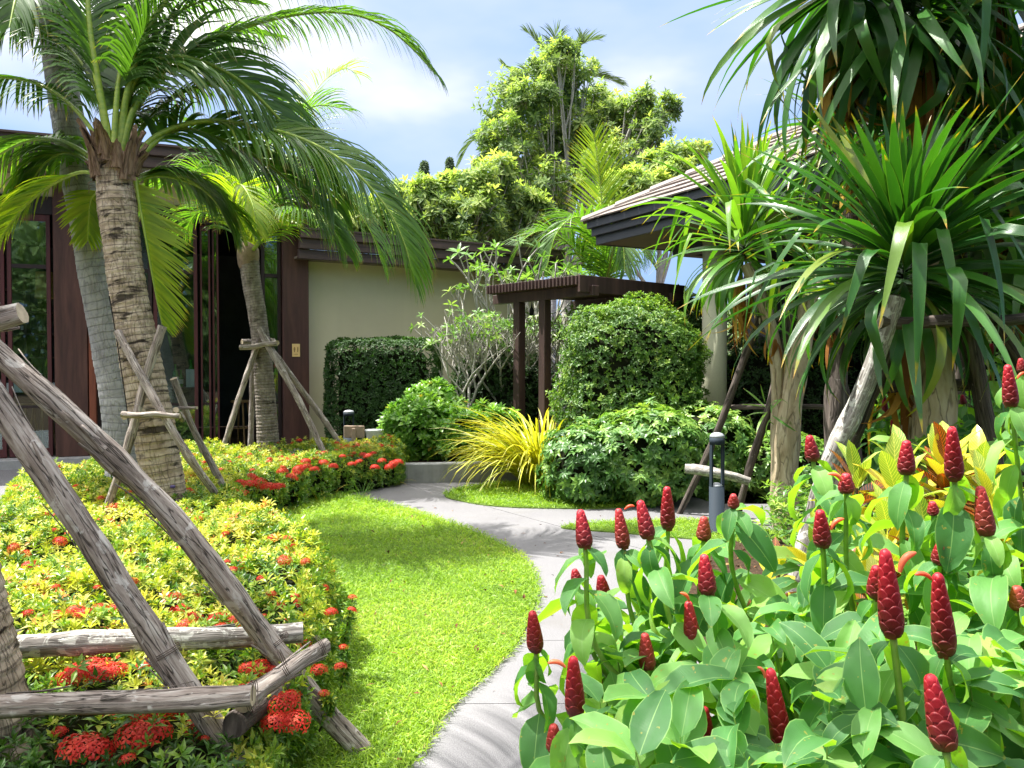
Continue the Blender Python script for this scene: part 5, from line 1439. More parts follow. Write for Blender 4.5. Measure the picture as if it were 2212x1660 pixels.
def sheaths(parent, c, r, n, rad, h, top=True):
    """torn brown fibre sheaths wrapped round the crown base"""
    for i in range(n):
        a = r.uniform(0, 2 * PI); b_ = MB(); nu, nv = 7, 7; V = []; U = []
        z0 = r.uniform(-h, h * .5); hh = r.uniform(.16, .34); wv = r.uniform(.5, 1.0); fl = r.uniform(.0, .45)
        for j in range(nv):
            v = j / (nv - 1)
            for k in range(nu):
                u = k / (nu - 1) - .5
                aa = a + u * wv * (1 - v * .65); rr = rad * (1 + .10 * math.sin(u * 9 + i)) + fl * hh * v ** 2 + r.uniform(-.006, .006) + .02
                V.append((c.x + rr * math.cos(aa), c.y + rr * math.sin(aa), c.z + z0 + hh * v * (1 - .3 * abs(u)) + r.uniform(-.008, .008))); U.append((u * .4, v * .3))
        V = np.array(V); V2 = V - np.array([(math.cos(a)) * .005, math.sin(a) * .005, 0]); m = nu * nv
        F = []
        for j in range(nv - 1):
            for k in range(nu - 1):
                q = j * nu + k; F += [(q, q + 1, q + nu + 1, q + nu), (m + q, m + q + nu, m + q + nu + 1, m + q + 1)]
        b_.add(np.concatenate([V, V2]), F, np.array(U + U)); b_.build('leaf_sheath', m_sheath, parent)
        # loose fibres
    b_ = MB()
    for _ in range(46):
        a = r.uniform(0, 6.28); p = c + Vector((math.cos(a) * rad, math.sin(a) * rad, r.uniform(-h * 1.5, h * .4))); q = p + Vector((math.cos(a) * .05, math.sin(a) * .05, r.uniform(-.12, -.02)))
        add_tube(b_, smooth_curve([p, p.lerp(q, .4) + Vector((math.cos(a) * .03, math.sin(a) * .03, .01)), q], 5), .0018, 3, cap=False)
    b_.build('loose_fibre', m_sheath, parent)['kind'] = 'stuff'
rpm = np.random.default_rng(91)
# palm A -----------------------------------------------------------------
YA = 6.2
def ya(lst):
    out = []
    for (x, y, Y) in lst:
        out.append((x, y, YA + abs(Y - 5.75) * .9 + (max(0, x - 300) / 600) * .55))
    return out
pA = empty('coconut_palm', (gp(372, 1150).x, YA, 0), 'nearest coconut palm with a thick tan ringed trunk leaning left', 'palm tree')
palm_trunk('trunk', [pt(385, 1215, YA), pt(366, 1110, YA), pt(338, 960, YA), pt(308, 800, YA), pt(280, 650, YA), pt(262, 520, YA), pt(248, 400, YA), pt(243, 330, YA)], [.172, .158, .155, .155, .150, .140, .135, .145, .10], m_trunkA, pA, .060, .05, 34)
cA = pt(247, 350, YA)
sheaths(pA, cA, rpm, 22, .145, .16)
def fA(lst, **k):
    return frond(pA, [pt(*q) for q in ya(lst)], r=rpm, **k)
fA([(240, 385, 5.72), (262, 300, 5.66), (276, 210, 5.60), (326, 139, 5.55), (400, 125, 5.50), (503, 166, 5.42), (592, 246, 5.35), (650, 320, 5.30), (700, 395, 5.28), (722, 450, 5.28)], Lmax=.86, droop=1.7, n=110, roll=-.95, start=.24, tint=.5, pet=.042, wid=.032)
fA([(252, 372, 5.8), (300, 215, 5.95), (420, 105, 6.15), (561, 49, 6.3), (680, 27, 6.4), (769, 33, 6.45), (838, 62, 6.5), (890, 105, 6.55), (940, 160, 6.55)], Lmax=.74, droop=2.0, n=100, roll=-.25, start=.30, tint=.34, pet=.036)
fA([(262, 405, 5.70), (278, 372, 5.62), (330, 310, 5.5), (385, 280, 5.4), (440, 290, 5.32), (520, 320, 5.25), (600, 372, 5.2), (665, 430, 5.16), (715, 490, 5.14), (745, 545, 5.14)], Lmax=.66, droop=1.8, n=98, roll=-.75, start=.20, tint=.45, pet=.040)
fA([(262, 395, 5.85), (330, 300, 6.0), (440, 262, 6.05), (560, 275, 6.0), (650, 300, 5.95), (735, 345, 5.9), (795, 400, 5.85), (845, 465, 5.82), (878, 540, 5.8), (892, 608, 5.8)], Lmax=.78, droop=1.8, n=110, roll=-.6, start=.28, tint=.62, pet=.038)
fA([(292, 385, 5.70), (303, 450, 5.72), (316, 520, 5.74), (328, 590, 5.74), (339, 650, 5.74), (350, 702, 5.75)], Lmax=.46, droop=.22, n=76, roll=0, start=.04, tint=.85, pet=.018, sides=(-1,), baseang=26, tipang=60, upv=(.15, -1, .1), mat=lm_frond_y, wid=.026)  # yellow leaflet colour stands in for sun shining through this frond
fA([(236, 380, 5.72), (200, 285, 5.75), (150, 225, 5.8), (95, 188, 5.85), (30, 170, 5.9), (-60, 175, 5.9), (-170, 240, 5.9)], Lmax=.55, droop=2.6, n=70, roll=.2, start=.30, tint=.35, pet=.030)
fA([(232, 402, 5.65), (205, 350, 5.5), (150, 312, 5.35), (95, 300, 5.2), (40, 312, 5.1), (-30, 355, 5.0), (-110, 440, 4.95)], Lmax=.72, droop=2.1, n=76, roll=.3, start=.28, tint=.62, pet=.036)
fA([(225, 392, 5.7), (180, 372, 5.8), (110, 400, 5.9), (50, 450, 5.95), (0, 520, 6.0), (-30, 600, 6.0)], Lmax=.50, droop=.9, n=60, roll=.3, start=.2, tint=.8, pet=.022, mat=lm_frond_y)
fA([(237, 350, 5.74), (228, 270, 5.72), (212, 180, 5.7), (196, 80, 5.66), (190, -20, 5.6), (200, -120, 5.5), (240, -210, 5.4)], Lmax=.66, droop=1.3, n=70, roll=0, start=.30, tint=.28, pet=.052)
fA([(252, 350, 5.8), (265, 250, 5.86), (300, 110, 5.9), (360, 0, 5.95), (460, -70, 6.0), (590, -90, 6.0), (710, -40, 6.0)], Lmax=.72, droop=2.2, n=88, roll=.2, start=.22, tint=.22, pet=.042)
fA([(250, 345, 5.9), (250, 200, 6.1), (240, 60, 6.3), (190, -60, 6.4), (100, -110, 6.4), (0, -90, 6.4)], Lmax=.70, droop=2.2, n=80, roll=-.1, start=.25, tint=.25, pet=.036)
fA([(258, 350, 5.95), (300, 230, 6.3), (380, 130, 6.6), (480, 70, 6.9), (600, 80, 7.1)], Lmax=.60, droop=2.2, n=70, roll=0, start=.2, tint=.28, pet=.03)
fA([(246, 340, 5.75), (250, 240, 5.7), (262, 150, 5.6), (300, 40, 5.4), (340, -80, 5.2)], Lmax=.55, droop=1.6, n=60, roll=0, start=.3, tint=.35, pet=.035)
fA([(270, 400, 5.85), (340, 380, 6.1), (420, 400, 6.3), (500, 450, 6.4), (550, 510, 6.45)], Lmax=.42, droop=1.6, n=60, roll=0, start=.12, tint=.6, pet=.020)
fA([(240, 395, 6.0), (215, 410, 6.1), (195, 440, 6.2), (190, 520, 6.3)], Lmax=.30, droop=.5, n=40, roll=0, start=.3, tint=.8, pet=.010, mat=lm_frond_y)
for lst, tt in (([(262, 405, 5.9), (330, 372, 6.1), (400, 385, 6.2), (460, 430, 6.3), (500, 500, 6.3)], .5), ([(232, 400, 5.9), (190, 350, 6.1), (140, 330, 6.2), (90, 360, 6.2), (50, 430, 6.2)], .6), ([(258, 380, 5.9), (320, 260, 6.2), (420, 190, 6.4), (540, 190, 6.5), (640, 240, 6.6), (700, 310, 6.6)], .4), ([(244, 360, 5.75), (225, 240, 5.8), (170, 130, 5.9), (90, 60, 6.0), (0, 50, 6.1), (-80, 110, 6.2)], .3), ([(256, 360, 5.85), (290, 180, 6.0), (360, 50, 6.2), (450, 0, 6.3), (560, 10, 6.4)], .22)):
    fA(lst, Lmax=.56, droop=2.2, n=84, roll=0, start=.2, tint=tt, pet=.03)
# thin cable running down the trunks
b_ = MB(); add_tube(b_, smooth_curve([pt(236, 640, 6.03), pt(250, 720, 6.03), pt(262, 800, 6.03), pt(276, 900, 6.05), pt(280, 960, 6.05)], 30), .004, 5); tag(b_.build('cable', m_dark), 'thin black cable running down between the two left palm trunks', 'cable')
b_ = MB(); q = pt(373, 1052, 6.02); b_.box(q, (.035, .03, .022), bev=.006); tag(b_.build('uplight_box', plain('purple_box', (.06, .04, .16), .5), smooth=False), 'tiny purple fitting fixed low on the tan palm trunk', 'fitting')

# palm B grey trunk behind ------------------------------------------------
YB = 7.0
pB = empty('coconut_palm', (gp(285, 1157).x, YB, 0), 'tall coconut palm with a smooth pale grey trunk behind the nearest palm', 'palm tree')
palm_trunk('trunk', [pt(300, 1160, YB), pt(272, 1020, YB), pt(258, 870, YB), pt(235, 740, YB), pt(208, 600, YB), pt(180, 440, YB), pt(150, 280, YB), pt(125, 120, YB), pt(100, -60, YB)], [.21, .165, .15, .145, .14, .135, .13, .125, .12], m_trunkB, pB, .07, .03, 28, 2)
cB = pt(95, -70, YB); sheaths(pB, cB, rpm, 8, .14, .12)
for (lst, ro, dr, ti) in [([(95, -70, 7), (60, -190, 6.9), (-40, -230, 6.7), (-150, -150, 6.5), (-230, 20, 6.4)], 0, 2.2, .3), ([(95, -70, 7), (70, -60, 6.6), (40, -20, 6.2), (20, 60, 6.0)], 0, 1.8, .3), ([(90, -60, 7), (50, -120, 7.2), (-30, -120, 7.5), (-100, -20, 7.6), (-130, 90, 7.6)], 0, 2.0, .3),
                          ([(100, -60, 7), (110, 20, 7.3), (150, 110, 7.5), (165, 190, 7.5)], 0, .9, .35), ([(95, -60, 7), (90, -240, 7.2), (60, -380, 7.6), (0, -440, 8)], 0, 1.5, .3), ([(95, -70, 7), (20, -120, 7.1), (-60, -80, 7.2), (-110, 40, 7.2)], 0, 2.0, .3)]:
    frond(pB, [pt(*q) for q in lst], .62, rpm, ro, dr, 62, .03, .15, None, ti, .035)
# palm C small, further right ----------------------------------------------
YC = 10.0
pC = empty('coconut_palm', (px(583, YC), YC, 0), 'smaller ringed trunk coconut palm in front of the open doorway', 'palm tree')
palm_trunk('trunk', [pt(585, 1050, YC), pt(580, 960, YC), pt(573, 860, YC), pt(566, 760, YC), pt(554, 670, YC), pt(542, 600, YC), pt(537, 545, YC)], [.17, .14, .125, .115, .11, .115, .12], m_trunkC, pC, .04, .07, 24, 3)
b_ = MB(); cc_ = pt(536, 560, YC); b_.add(lathe([(.105, -.12), (.125, -.06), (.135, .04), (.13, .12), (.09, .20)], 22)[0] + np.array(cc_), lathe([(.105, -.12), (.125, -.06), (.135, .04), (.13, .12), (.09, .20)], 22)[1]); b_.build('fibre_collar', plain('fibre_collar', (.22, .165, .12), .9, .1, nscale=12, namt=.4, bump=.5), pC)
for (lst, L_, dr, ti, mt) in [([(535, 545, 10), (500, 440, 9.9), (440, 375, 9.8), (370, 385, 9.7), (320, 440, 9.6)], .8, 1.6, .5, None), ([(540, 545, 10), (590, 430, 9.9), (660, 390, 9.8), (740, 420, 9.6), (800, 500, 9.5), (825, 570, 9.5)], .85, 2.0, .5, None),
                              ([(538, 550, 10), (520, 490, 9.7), (505, 440, 9.4), (520, 400, 9.1), (545, 440, 8.9), (556, 500, 8.8)], .55, 1.0, .85, lm_frond_y), ([(540, 548, 10), (600, 480, 9.6), (650, 455, 9.2), (710, 485, 9.0), (760, 540, 8.9)], .62, 2.0, .6, None),
                              ([(536, 545, 10), (480, 470, 10.2), (430, 460, 10.3), (400, 500, 10.4)], .6, 1.4, .6, None), ([(538, 545, 10), (545, 400, 10.2), (600, 290, 10.4), (680, 230, 10.6), (760, 240, 10.6)], .9, 1.6, .5, None),
                              ([(536, 545, 10), (520, 400, 10.1), (470, 300, 10.3), (400, 260, 10.5)], .9, 1.6, .5, None), ([(540, 550, 10), (575, 500, 9.6), (600, 470, 9.3), (625, 480, 9.1)], .5, 1.0, .85, lm_frond_y),
                              ([(540, 545, 10), (620, 350, 10.8), (680, 200, 11.4), (740, 150, 11.8), (770, 160, 12)], .9, 1.2, .75, lm_frond_y)]:
    frond(pC, [pt(*q) for q in lst], L_, rpm, 0, dr, 60, .034, .16, mt, ti, .028)
# palm D young palm behind the pergola, one upright spear frond
YD = 15.0
pD = empty('coconut_palm', (px(1300, YD), YD, .2), 'young palm with one upright yellow green frond behind the pergola', 'palm tree')
palm_trunk('trunk', [Vector((px(1300, YD), YD, .1)), pt(1300, 640, YD)], [.16, .14], m_trunkC, pD, .05, .05, 18, 4)
for (lst, L_, dr, ti, mt, up) in [([(1300, 640, 15), (1305, 540, 15), (1300, 440, 14.9), (1292, 360, 14.8), (1283, 292, 14.7)], .95, .35, .7, lm_frond_y, (0, -1, .1)), ([(1300, 640, 15), (1240, 540, 14.9), (1180, 500, 14.8), (1130, 520, 14.6), (1100, 580, 14.5)], 1.0, 1.4, .4, None, (0, 0, 1)),
                                  ([(1300, 640, 15), (1290, 520, 14.6), (1250, 470, 14.2), (1205, 500, 14.0), (1180, 580, 13.9)], 1.0, 1.4, .4, None, (0, 0, 1)), ([(1300, 640, 15), (1340, 540, 14.8), (1375, 510, 14.6), (1400, 560, 14.4)], .8, 1.6, .45, None, (0, 0, 1)),
                                  ([(1300, 640, 15), (1320, 560, 14.3), (1330, 500, 13.8), (1345, 520, 13.5), (1350, 590, 13.3)], .9, 1.6, .4, None, (0, 0, 1)), ([(1300, 640, 15), (1230, 590, 15.5), (1160, 560, 16), (1110, 540, 16.4)], .9, 1.3, .45, None, (0, 0, 1))]:
    frond(pD, [pt(*q) for q in lst], L_, rpm, 0, dr, 56, .042, .12, mt, ti, .03, upv=up)
# palm E behind the tall tree
YE = 34
pE = empty('coconut_palm', (px(1210, YE), YE, 0), 'far coconut palm whose frond tips stick out above the tall tree', 'palm tree')
palm_trunk('trunk', [Vector((px(1190, YE), YE, 0)), pt(1200, 400, YE), pt(1205, 180, YE + 1)], [.16, .14, .12], m_trunkB, pE, .12, .03, 12, 5)
for lst in ([(1205, 180), (1180, 120), (1150, 80), (1132, 66)], [(1205, 180), (1200, 120), (1200, 80), (1208, 60)], [(1205, 180), (1230, 120), (1265, 92), (1298, 84)], [(1205, 180), (1150, 160), (1110, 155), (1085, 140)], [(1205, 180), (1270, 165), (1310, 170), (1345, 185)], [(1205, 180), (1240, 150), (1255, 100), (1258, 75)]):
    frond(pE, [pt(x, y, YE) for x, y in lst], 1.0, rpm, 0, .7, 34, .09, .15, lm_far, .2, .06, segs=5)
pF = empty('coconut_palm', (px(1000, 30), 30, 0), 'far palm with one frond drooping out left of the tall tree', 'palm tree')
palm_trunk('trunk', [Vector((px(1110, 30), 30, 0)), pt(1110, 330, 30)], [.25, .18], m_trunkB, pF, .12, .03, 12, 6)
for lst in ([(1110, 330), (1070, 285), (1020, 305), (992, 355)], [(1110, 330), (1060, 330), (1020, 370)]):
    frond(pF, [pt(x, y, 30) for x, y in lst], 1.0, rpm, 0, 1.2, 34, .09, .15, lm_far, .3, .06, segs=5)
# foreground palm at the left edge: only the lower trunk shows
pG = empty('coconut_palm', (px(-40, 2.5), 2.5, 0), 'dark coconut trunk cut off by the left edge behind the weathered logs', 'palm tree')
palm_trunk('trunk', [Vector((px(-10, 2.5), 2.52, -.02)), Vector((px(-70, 2.5), 2.5, .5)), Vector((px(-190, 2.5), 2.48, 1.4)), Vector((px(-420, 2.5), 2.5, 2.8)), Vector((px(-700, 2.5), 2.5, 4.3))], [.15, .13, .125, .12, .12], m_trunkA, pG, .05, .06, 30, 7)
for k in range(7):
    a = k * .9 + .3; c = Vector((px(-700, 2.5), 2.5, 4.3)); d = Vector((math.cos(a), math.sin(a), 0))
    frond(pG, [c, c + d * .5 + Vector((0, 0, .6)), c + d * 1.3 + Vector((0, 0, .9)), c + d * 2.1 + Vector((0, 0, .5))], .5, rpm, 0, 2.0, 46, .026, .2, None, .35, .035)

# support frames of thin poles -------------------------------------------
def support(name, label, logs, mat=m_log, r=rl):
    a0 = logs[0][0][-1]; o = empty('palm_support', Vector((a0.x, a0.y, 0)), label, 'support frame')
    for pts, rad in logs:
        log(o, pts, rad, mat, r, segs=14, wob=.006, flakes=2)
    return o
support('a', 'frame of three grey poles crossing in front of the nearest palm trunk', [
    ([pt(255, 718, 6.02), pt(320, 840, 5.92), pt(400, 975, 5.89), pt(470, 1075, 6.07), pt(532, 1170, 6.60)], .030), ([pt(352, 705, 6.02), pt(312, 830, 5.95), pt(270, 985, 5.89), pt(222, 1135, 5.87)], .032),
    ([pt(375, 820, 6.47), pt(430, 950, 6.67), pt(545, 1168, 6.90)], .028), ([pt(264, 896, 5.83), pt(390, 898, 5.83)], .022), ([pt(380, 885, 5.87), pt(394, 905, 6.22), pt(385, 892, 6.47)], .02), ([pt(270, 900, 5.92), pt(290, 895, 6.42)], .02), ([pt(330, 890, 6.52), pt(425, 880, 6.47)], .014)])
support('c', 'frame of pale grey poles tied round the small palm by the doorway', [
    ([pt(562, 712, 9.85), pt(630, 840, 9.7), pt(702, 980, 9.6)], .040), ([pt(578, 745, 10.1), pt(650, 840, 10.2), pt(752, 980, 10.3)], .038), ([pt(560, 735, 9.9), pt(520, 850, 9.8), pt(474, 990, 9.7)], .036), ([pt(550, 760, 10.2), pt(543, 880, 10.3), pt(540, 1000, 10.4)], .036),
    ([pt(520, 752, 9.78), pt(600, 742, 9.76)], .032), ([pt(524, 738, 10.1), pt(560, 742, 10.3)], .032), ([pt(585, 735, 10.2), pt(598, 742, 9.75)], .03), ([pt(440, 992, 9.4), pt(560, 988, 9.4)], .038), ([pt(520, 985, 9.9), pt(700, 984, 9.9)], .036), ([pt(715, 1010, 9.3), pt(770, 995, 9.7)], .04)])
sr = support('d', 'frame of dark poles round the leaning dragon tree behind the bollard light', [
    ([pt(1650, 660, 7.5), pt(1600, 800, 7.6), pt(1545, 940, 7.75), pt(1466, 1118, 8.0)], .036), ([pt(1705, 680, 7.3), pt(1665, 860, 7.45), pt(1625, 1000, 7.55), pt(1588, 1130, 7.6)], .038),
    ([pt(1580, 882, 7.7), pt(1660, 878, 7.5), pt(1820, 882, 7.3)], .026), ([pt(1782, 700, 7.4), pt(1812, 790, 7.4), pt(1840, 900, 7.5), pt(1875, 1130, 7.55)], .036), ([pt(1640, 694, 7.4), pt(1740, 690, 7.4)], .034)], m_log_d)
log(sr, [pt(1480, 1014, 7.55), pt(1550, 1022, 7.45), pt(1618, 1040, 7.42)], .046, m_log_l, rl, segs=16, wob=.004)
se = support('e', 'frame of thick lichen spotted poles round the big dragon tree', [
    ([pt(1930, 640, 3.72), pt(1885, 780, 3.75), pt(1840, 900, 3.78), pt(1800, 990, 3.8), pt(1740, 1180, 3.85), pt(1660, 1455, 3.9)], .044)], m_log_l)
for pts, rad in [([pt(1945, 640, 3.9), pt(1920, 760, 3.95), pt(1870, 880, 4.0), pt(1830, 1000, 4.1), pt(1770, 1200, 4.2), pt(1710, 1400, 4.25)], .036), ([pt(2085, 640, 3.85), pt(2108, 780, 3.9), pt(2130, 920, 3.95), pt(2170, 1150, 4.0), pt(2225, 1435, 4.0)], .042), ([pt(1870, 836, 4.0), pt(1960, 832, 4.0), pt(2105, 830, 4.0)], .032),
                 ([pt(1900, 694, 3.7), pt(2060, 696, 3.72), pt(2215, 688, 3.8)], .030), ([pt(2150, 690, 4.3), pt(2220, 800, 4.3), pt(2300, 950, 4.3), pt(2480, 1390, 4.3)], .045)]:
    log(se, pts, rad, m_log_d, rl, segs=16, wob=.006, flakes=3)

# ================================================================ dragon trees
def strap_mesh(name, L_, W_, droop, mat, r, kink=None):
    V, F, U = leaf_tpl(L_, W_, 11, .22, droop, lambda t: (min(1, (t + .04) * 5) * .55 + .45 * min(1, t * 2.2)) * (1 - max(0, (t - .45) / .55) ** 2.0) + .0, twist=r.uniform(-.5, .5))
    if kink is not None:      # the outer half folds sharply down
        m = V[:, 1] > L_ * kink; 
        p = V[m] - np.array([0, L_ * kink, V[:, 2][np.argmin(np.abs(V[:, 1] - L_ * kink))]]); V[m] = p @ rotm('X', -1.3).T + np.array([0, L_ * kink, V[:, 2][np.argmin(np.abs(V[:, 1] - L_ * kink))]])
    b_ = MB(); b_.add(V, F, U); return b_.mesh(name, mat, True)
rd = np.random.default_rng(101)
def drac_set(mat, W_=.052):
    return {'up': [strap_mesh('leaf', 1, W_, d, mat, rd) for d in (.15, .35, .5, .7)], 'mid': [strap_mesh('leaf', 1, W_ * 1.05, d, mat, rd) for d in (.8, 1.0, 1.25, 1.5)] + [strap_mesh('leaf', 1, W_ * 1.1, .5, mat, rd, k) for k in (.45, .6)], 'low': [strap_mesh('leaf', 1, W_, d, mat, rd) for d in (1.3, 1.7, 2.1)]}
DS = drac_set(lm_drac, .058); DL = drac_set(lm_drac_l, .058); DD = [strap_mesh('leaf', 1, .05, d, lm_dead, rd) for d in (.6, 1.2, 1.8)]
def drac_head(parent, c, n, L_, r, sets, axis=Vector((0, 0, 1)), lo=-55, hi=86, dead=10, pw=1.0, hgt=.22, thin=0.0):
    q = axis.normalized().to_track_quat('Z', 'Y').to_matrix().to_4x4()
    for i in range(n):
        t = (i + .5) / n                       # 0 = youngest, upright
        el = R(hi - (hi - lo) * t ** pw + r.normal(0, 5)); az = i * 2.39996 + r.normal(0, .12)
        kind = 'up' if t < .3 else ('mid' if t < .75 else 'low')
        if thin and t > .62 and math.cos(az) < .1 and abs(math.sin(az)) < .85 and r.random() < thin: continue
        me = sets[kind][int(r.integers(0, len(sets[kind])))]
        ln = L_ * (.62 + .5 * min(1, t * 3)) * r.uniform(.85, 1.1) * (1 - .50 * max(0, t - .55) / .45)
        M = Matrix.Translation(c) @ q @ Matrix.Translation((0, 0, hgt * (1 - t) - .05)) @ Matrix.Rotation(az, 4, 'Z') @ Matrix.Translation((0, .018, 0)) @ Matrix.Rotation(el, 4, 'X') @ Matrix.Rotation(r.normal(0, .35), 4, 'Y') @ Matrix.Diagonal((ln / .8 if ln < .8 else 1.0, ln, ln, 1))
        put(me, 'leaf', parent, M)
    for i in range(dead):
        az = r.uniform(0, 6.28); el = R(r.uniform(-88, -60)); ln = L_ * r.uniform(.4, .75)
        put(DD[int(r.integers(0, 3))], 'leaf', parent, Matrix.Translation(c + Vector((0, 0, -.10 - r.uniform(0, .15)))) @ Matrix.Rotation(az, 4, 'Z') @ Matrix.Translation((0, .05, 0)) @ Matrix.Rotation(el, 4, 'X') @ Matrix.Diagonal((.8, ln, ln, 1)))
def dragon(base, stems, label, r, mat=m_dtrunk):
    o = empty('dragon_tree', base, label, 'tree')
    for pts, r0, r1 in stems:
        P = smooth_curve(pts, 34); b_ = MB(); s_ = np.linspace(0, 1, 34)
        add_tube(b_, P, (r0 + (r1 - r0) * s_) * (1 + .05 * np.sin(s_ * 23)) , 22, log_fn(r, .09), 0, 0); b_.build('trunk', mat, o)
    return o
# big front tree with its cream trunk
YX = 4.0
cX = pt(1952, 622, YX)
dX = dragon(Vector((px(2020, YX), YX, 0)), [([Vector((px(2018, YX), YX, -.02)), pt(2018, 930, YX), pt(2015, 780, YX), pt(2004, 710, YX), pt(1955, 640, YX)], .115, .085), ([Vector((px(1972, YX), YX + .12, -.02)), pt(1968, 900, YX + .12), pt(1962, 740, YX + .14), pt(2010, 560, YX + .3), pt(2060, 420, YX + .5)], .060, .045)],
            'big dragon tree with a thick cream trunk and a fountain of dark green leaves', rd)
drac_head(dX, cX, 235, .98, rd, DS, Vector((-.14, -.22, 1)), -42, 85, 16, .95, .26, thin=.75)
# leaning tree further back with the lighter crown
YZ = 7.3
cZ = pt(1608, 555, YZ)
dZ = dragon(Vector((px(1700, YZ), YZ, 0)), [([Vector((px(1700, YZ), YZ, -.02)), pt(1700, 960, YZ), pt(1718, 820, YZ), pt(1735, 730, YZ), pt(1760, 600, YZ + .3)], .115, .09), ([Vector((px(1690, YZ), YZ + .1, .0)), pt(1680, 900, YZ + .1), pt(1675, 760, YZ + .05), pt(1650, 660, YZ), pt(1612, 570, YZ)], .065, .055)],
            'leaning dragon tree with a lighter green crown under the pavilion eave', rd)
drac_head(dZ, cZ, 190, 1.10, rd, DL, Vector((.0, -.12, 1)), -38, 88, 16, 1.3, .34, thin=.8)
drac_head(dZ, pt(1668, 700, YZ), 18, .34, rd, DL, Vector((-.5, -.3, .6)), -30, 70, 6)
drac_head(dZ, pt(1668, 900, YZ - .1), 12, .30, rd, DL, Vector((-.5, -.4, .6)), -30, 70, 0)
drac_head(dZ, pt(1760, 610, YZ + .3), 50, .6, rd, DL, Vector((.1, -.2, 1)), -50, 80, 14)
# tall many headed tree over the right corner
YT = 4.9
dT = dragon(Vector((px(2150, YT), YT, 0)), [([Vector((px(2100, YT), YT + .2, -.02)), pt(2085, 860, YT + .2), pt(2060, 600, YT + .1), pt(2030, 350, YT), pt(1960, 140, 4.75), pt(1925, 20, 4.6)], .10, .07), ([pt(2040, 430, YT), pt(2090, 250, 4.7), pt(2120, 60, 4.6), pt(2130, -60, 4.6)], .06, .05),
                                              ([Vector((px(2230, YT), YT, -.02)), pt(2225, 820, YT), pt(2190, 640, YT), pt(2160, 480, YT), pt(2170, 330, 4.6)], .085, .06), ([pt(2170, 500, YT), pt(2230, 460, 4.7)], .05, .045)], 'tall many headed dragon tree filling the upper right corner', rd, m_log_d)
drac_head(dT, pt(1840, 0, 4.5), 210, .92, rd, DS, Vector((-.25, -.3, 1)), -80, 60, 60, .75, .22)
drac_head(dT, pt(1990, 60, 4.4), 120, .9, rd, DS, Vector((0, -.35, 1)), -75, 60, 30, .8, .2)
drac_head(dT, pt(2140, -40, 4.5), 130, .92, rd, DS, Vector((.1, -.3, 1)), -75, 70, 20, .8)
drac_head(dT, pt(2170, 330, 4.6), 140, .92, rd, DS, Vector((.2, -.35, 1)), -70, 80, 16, .9)
drac_head(dT, pt(2235, 520, 4.5), 110, .9, rd, DS, Vector((.2, -.2, 1)), -60, 80, 14, .9)
drac_head(dT, pt(2040, 240, 5.2), 130, .9, rd, DS, Vector((0, .2, 1)), -70, 75, 24, .9)
dW = dragon(Vector((px(1890, 6.4), 6.4, 0)), [([Vector((px(1800, 6.4), 6.4, -.02)), pt(1810, 800, 6.4), pt(1835, 560, 6.4), pt(1840, 330, 6.4)], .09, .07)], 'shaded dragon tree between the pale crowned one and the big one', rd, m_log_d)
drac_head(dW, pt(1842, 310, 6.4), 110, .85, rd, DS, Vector((0, -.1, 1)), -70, 80, 30, .9)
drac_head(dW, pt(1812, 650, 6.4), 60, .6, rd, DS, Vector((-.2, -.2, 1)), -60, 70, 14, .9)
# ================================================================ spiral gingers with red cones
rc = np.random.default_rng(111)
ovate = lambda t: (math.sin(PI * t ** .78)) ** .72
def lm(L_, W_, droop, fold, wave, mat, tw=0.0, nseg=7):
    V, F, U = leaf_tpl(L_, W_, nseg, fold, droop, ovate, twist=tw, wave=wave, across=2); b_ = MB(); b_.add(V, F, U); return b_.mesh('leaf', mat, True)
CL = [lm(1, w, d, f, .020, lm_cost, tw) for (w, d, f, tw) in [(.45, .9, .30, .2), (.41, 1.3, .40, -.2), (.48, .6, .28, .0), (.37, 1.7, .45, .3), (.43, 1.1, .20, -.5), (.46, 1.5, .50, .1), (.40, 1.9, .35, .4), (.44, .8, .5, -.3)]]
def cone_mat():
    M = Mat('ginger_cone'); u, v = M.sepxyz(M.uv())[:2]
    z = M.sepxyz(M.obj())[2]; r_ = M.n('ShaderNodeObjectInfo').outputs['Random']
    col = M.ramp(M.math('ADD', z, M.math('MULTIPLY', M.math('SUBTRACT', r_, .5), .25)), [(.02, (.12, .035, .012)), (.10, (.09, .008, .008)), (.45, (.16, .004, .008)), (.8, (.29, .006, .014)), (1.0, (.46, .02, .035))])
    ed = M.math('MULTIPLY', M.math('SUBTRACT', v, .90, clamp=True), 9.0, clamp=True)
    col = M.mix(M.math('MULTIPLY', ed, .22), col, (.55, .12, .09))
    n_ = M.noise(14, 4, .6, M.obj()); col = M.mix(M.math('MULTIPLY', M.math('SUBTRACT', r_, .72, clamp=True), 2.2), col, (.16, .05, .02)); col = M.mix(M.math('MULTIPLY', M.math('SUBTRACT', n_, .58, clamp=True), 2.2), col, (.05, .012, .010))
    return M.done(M.pbr(col, .48, .35, M.bump(n_, .2, .006), 0, 0))
m_cone = cone_mat()
m_ofl = leaf_mat('ginger_flower', [(0, (.80, .12, .05)), (1, (.85, .25, .12))], .35, .4, .4, 'obj', tcol=(1, .6, .4))
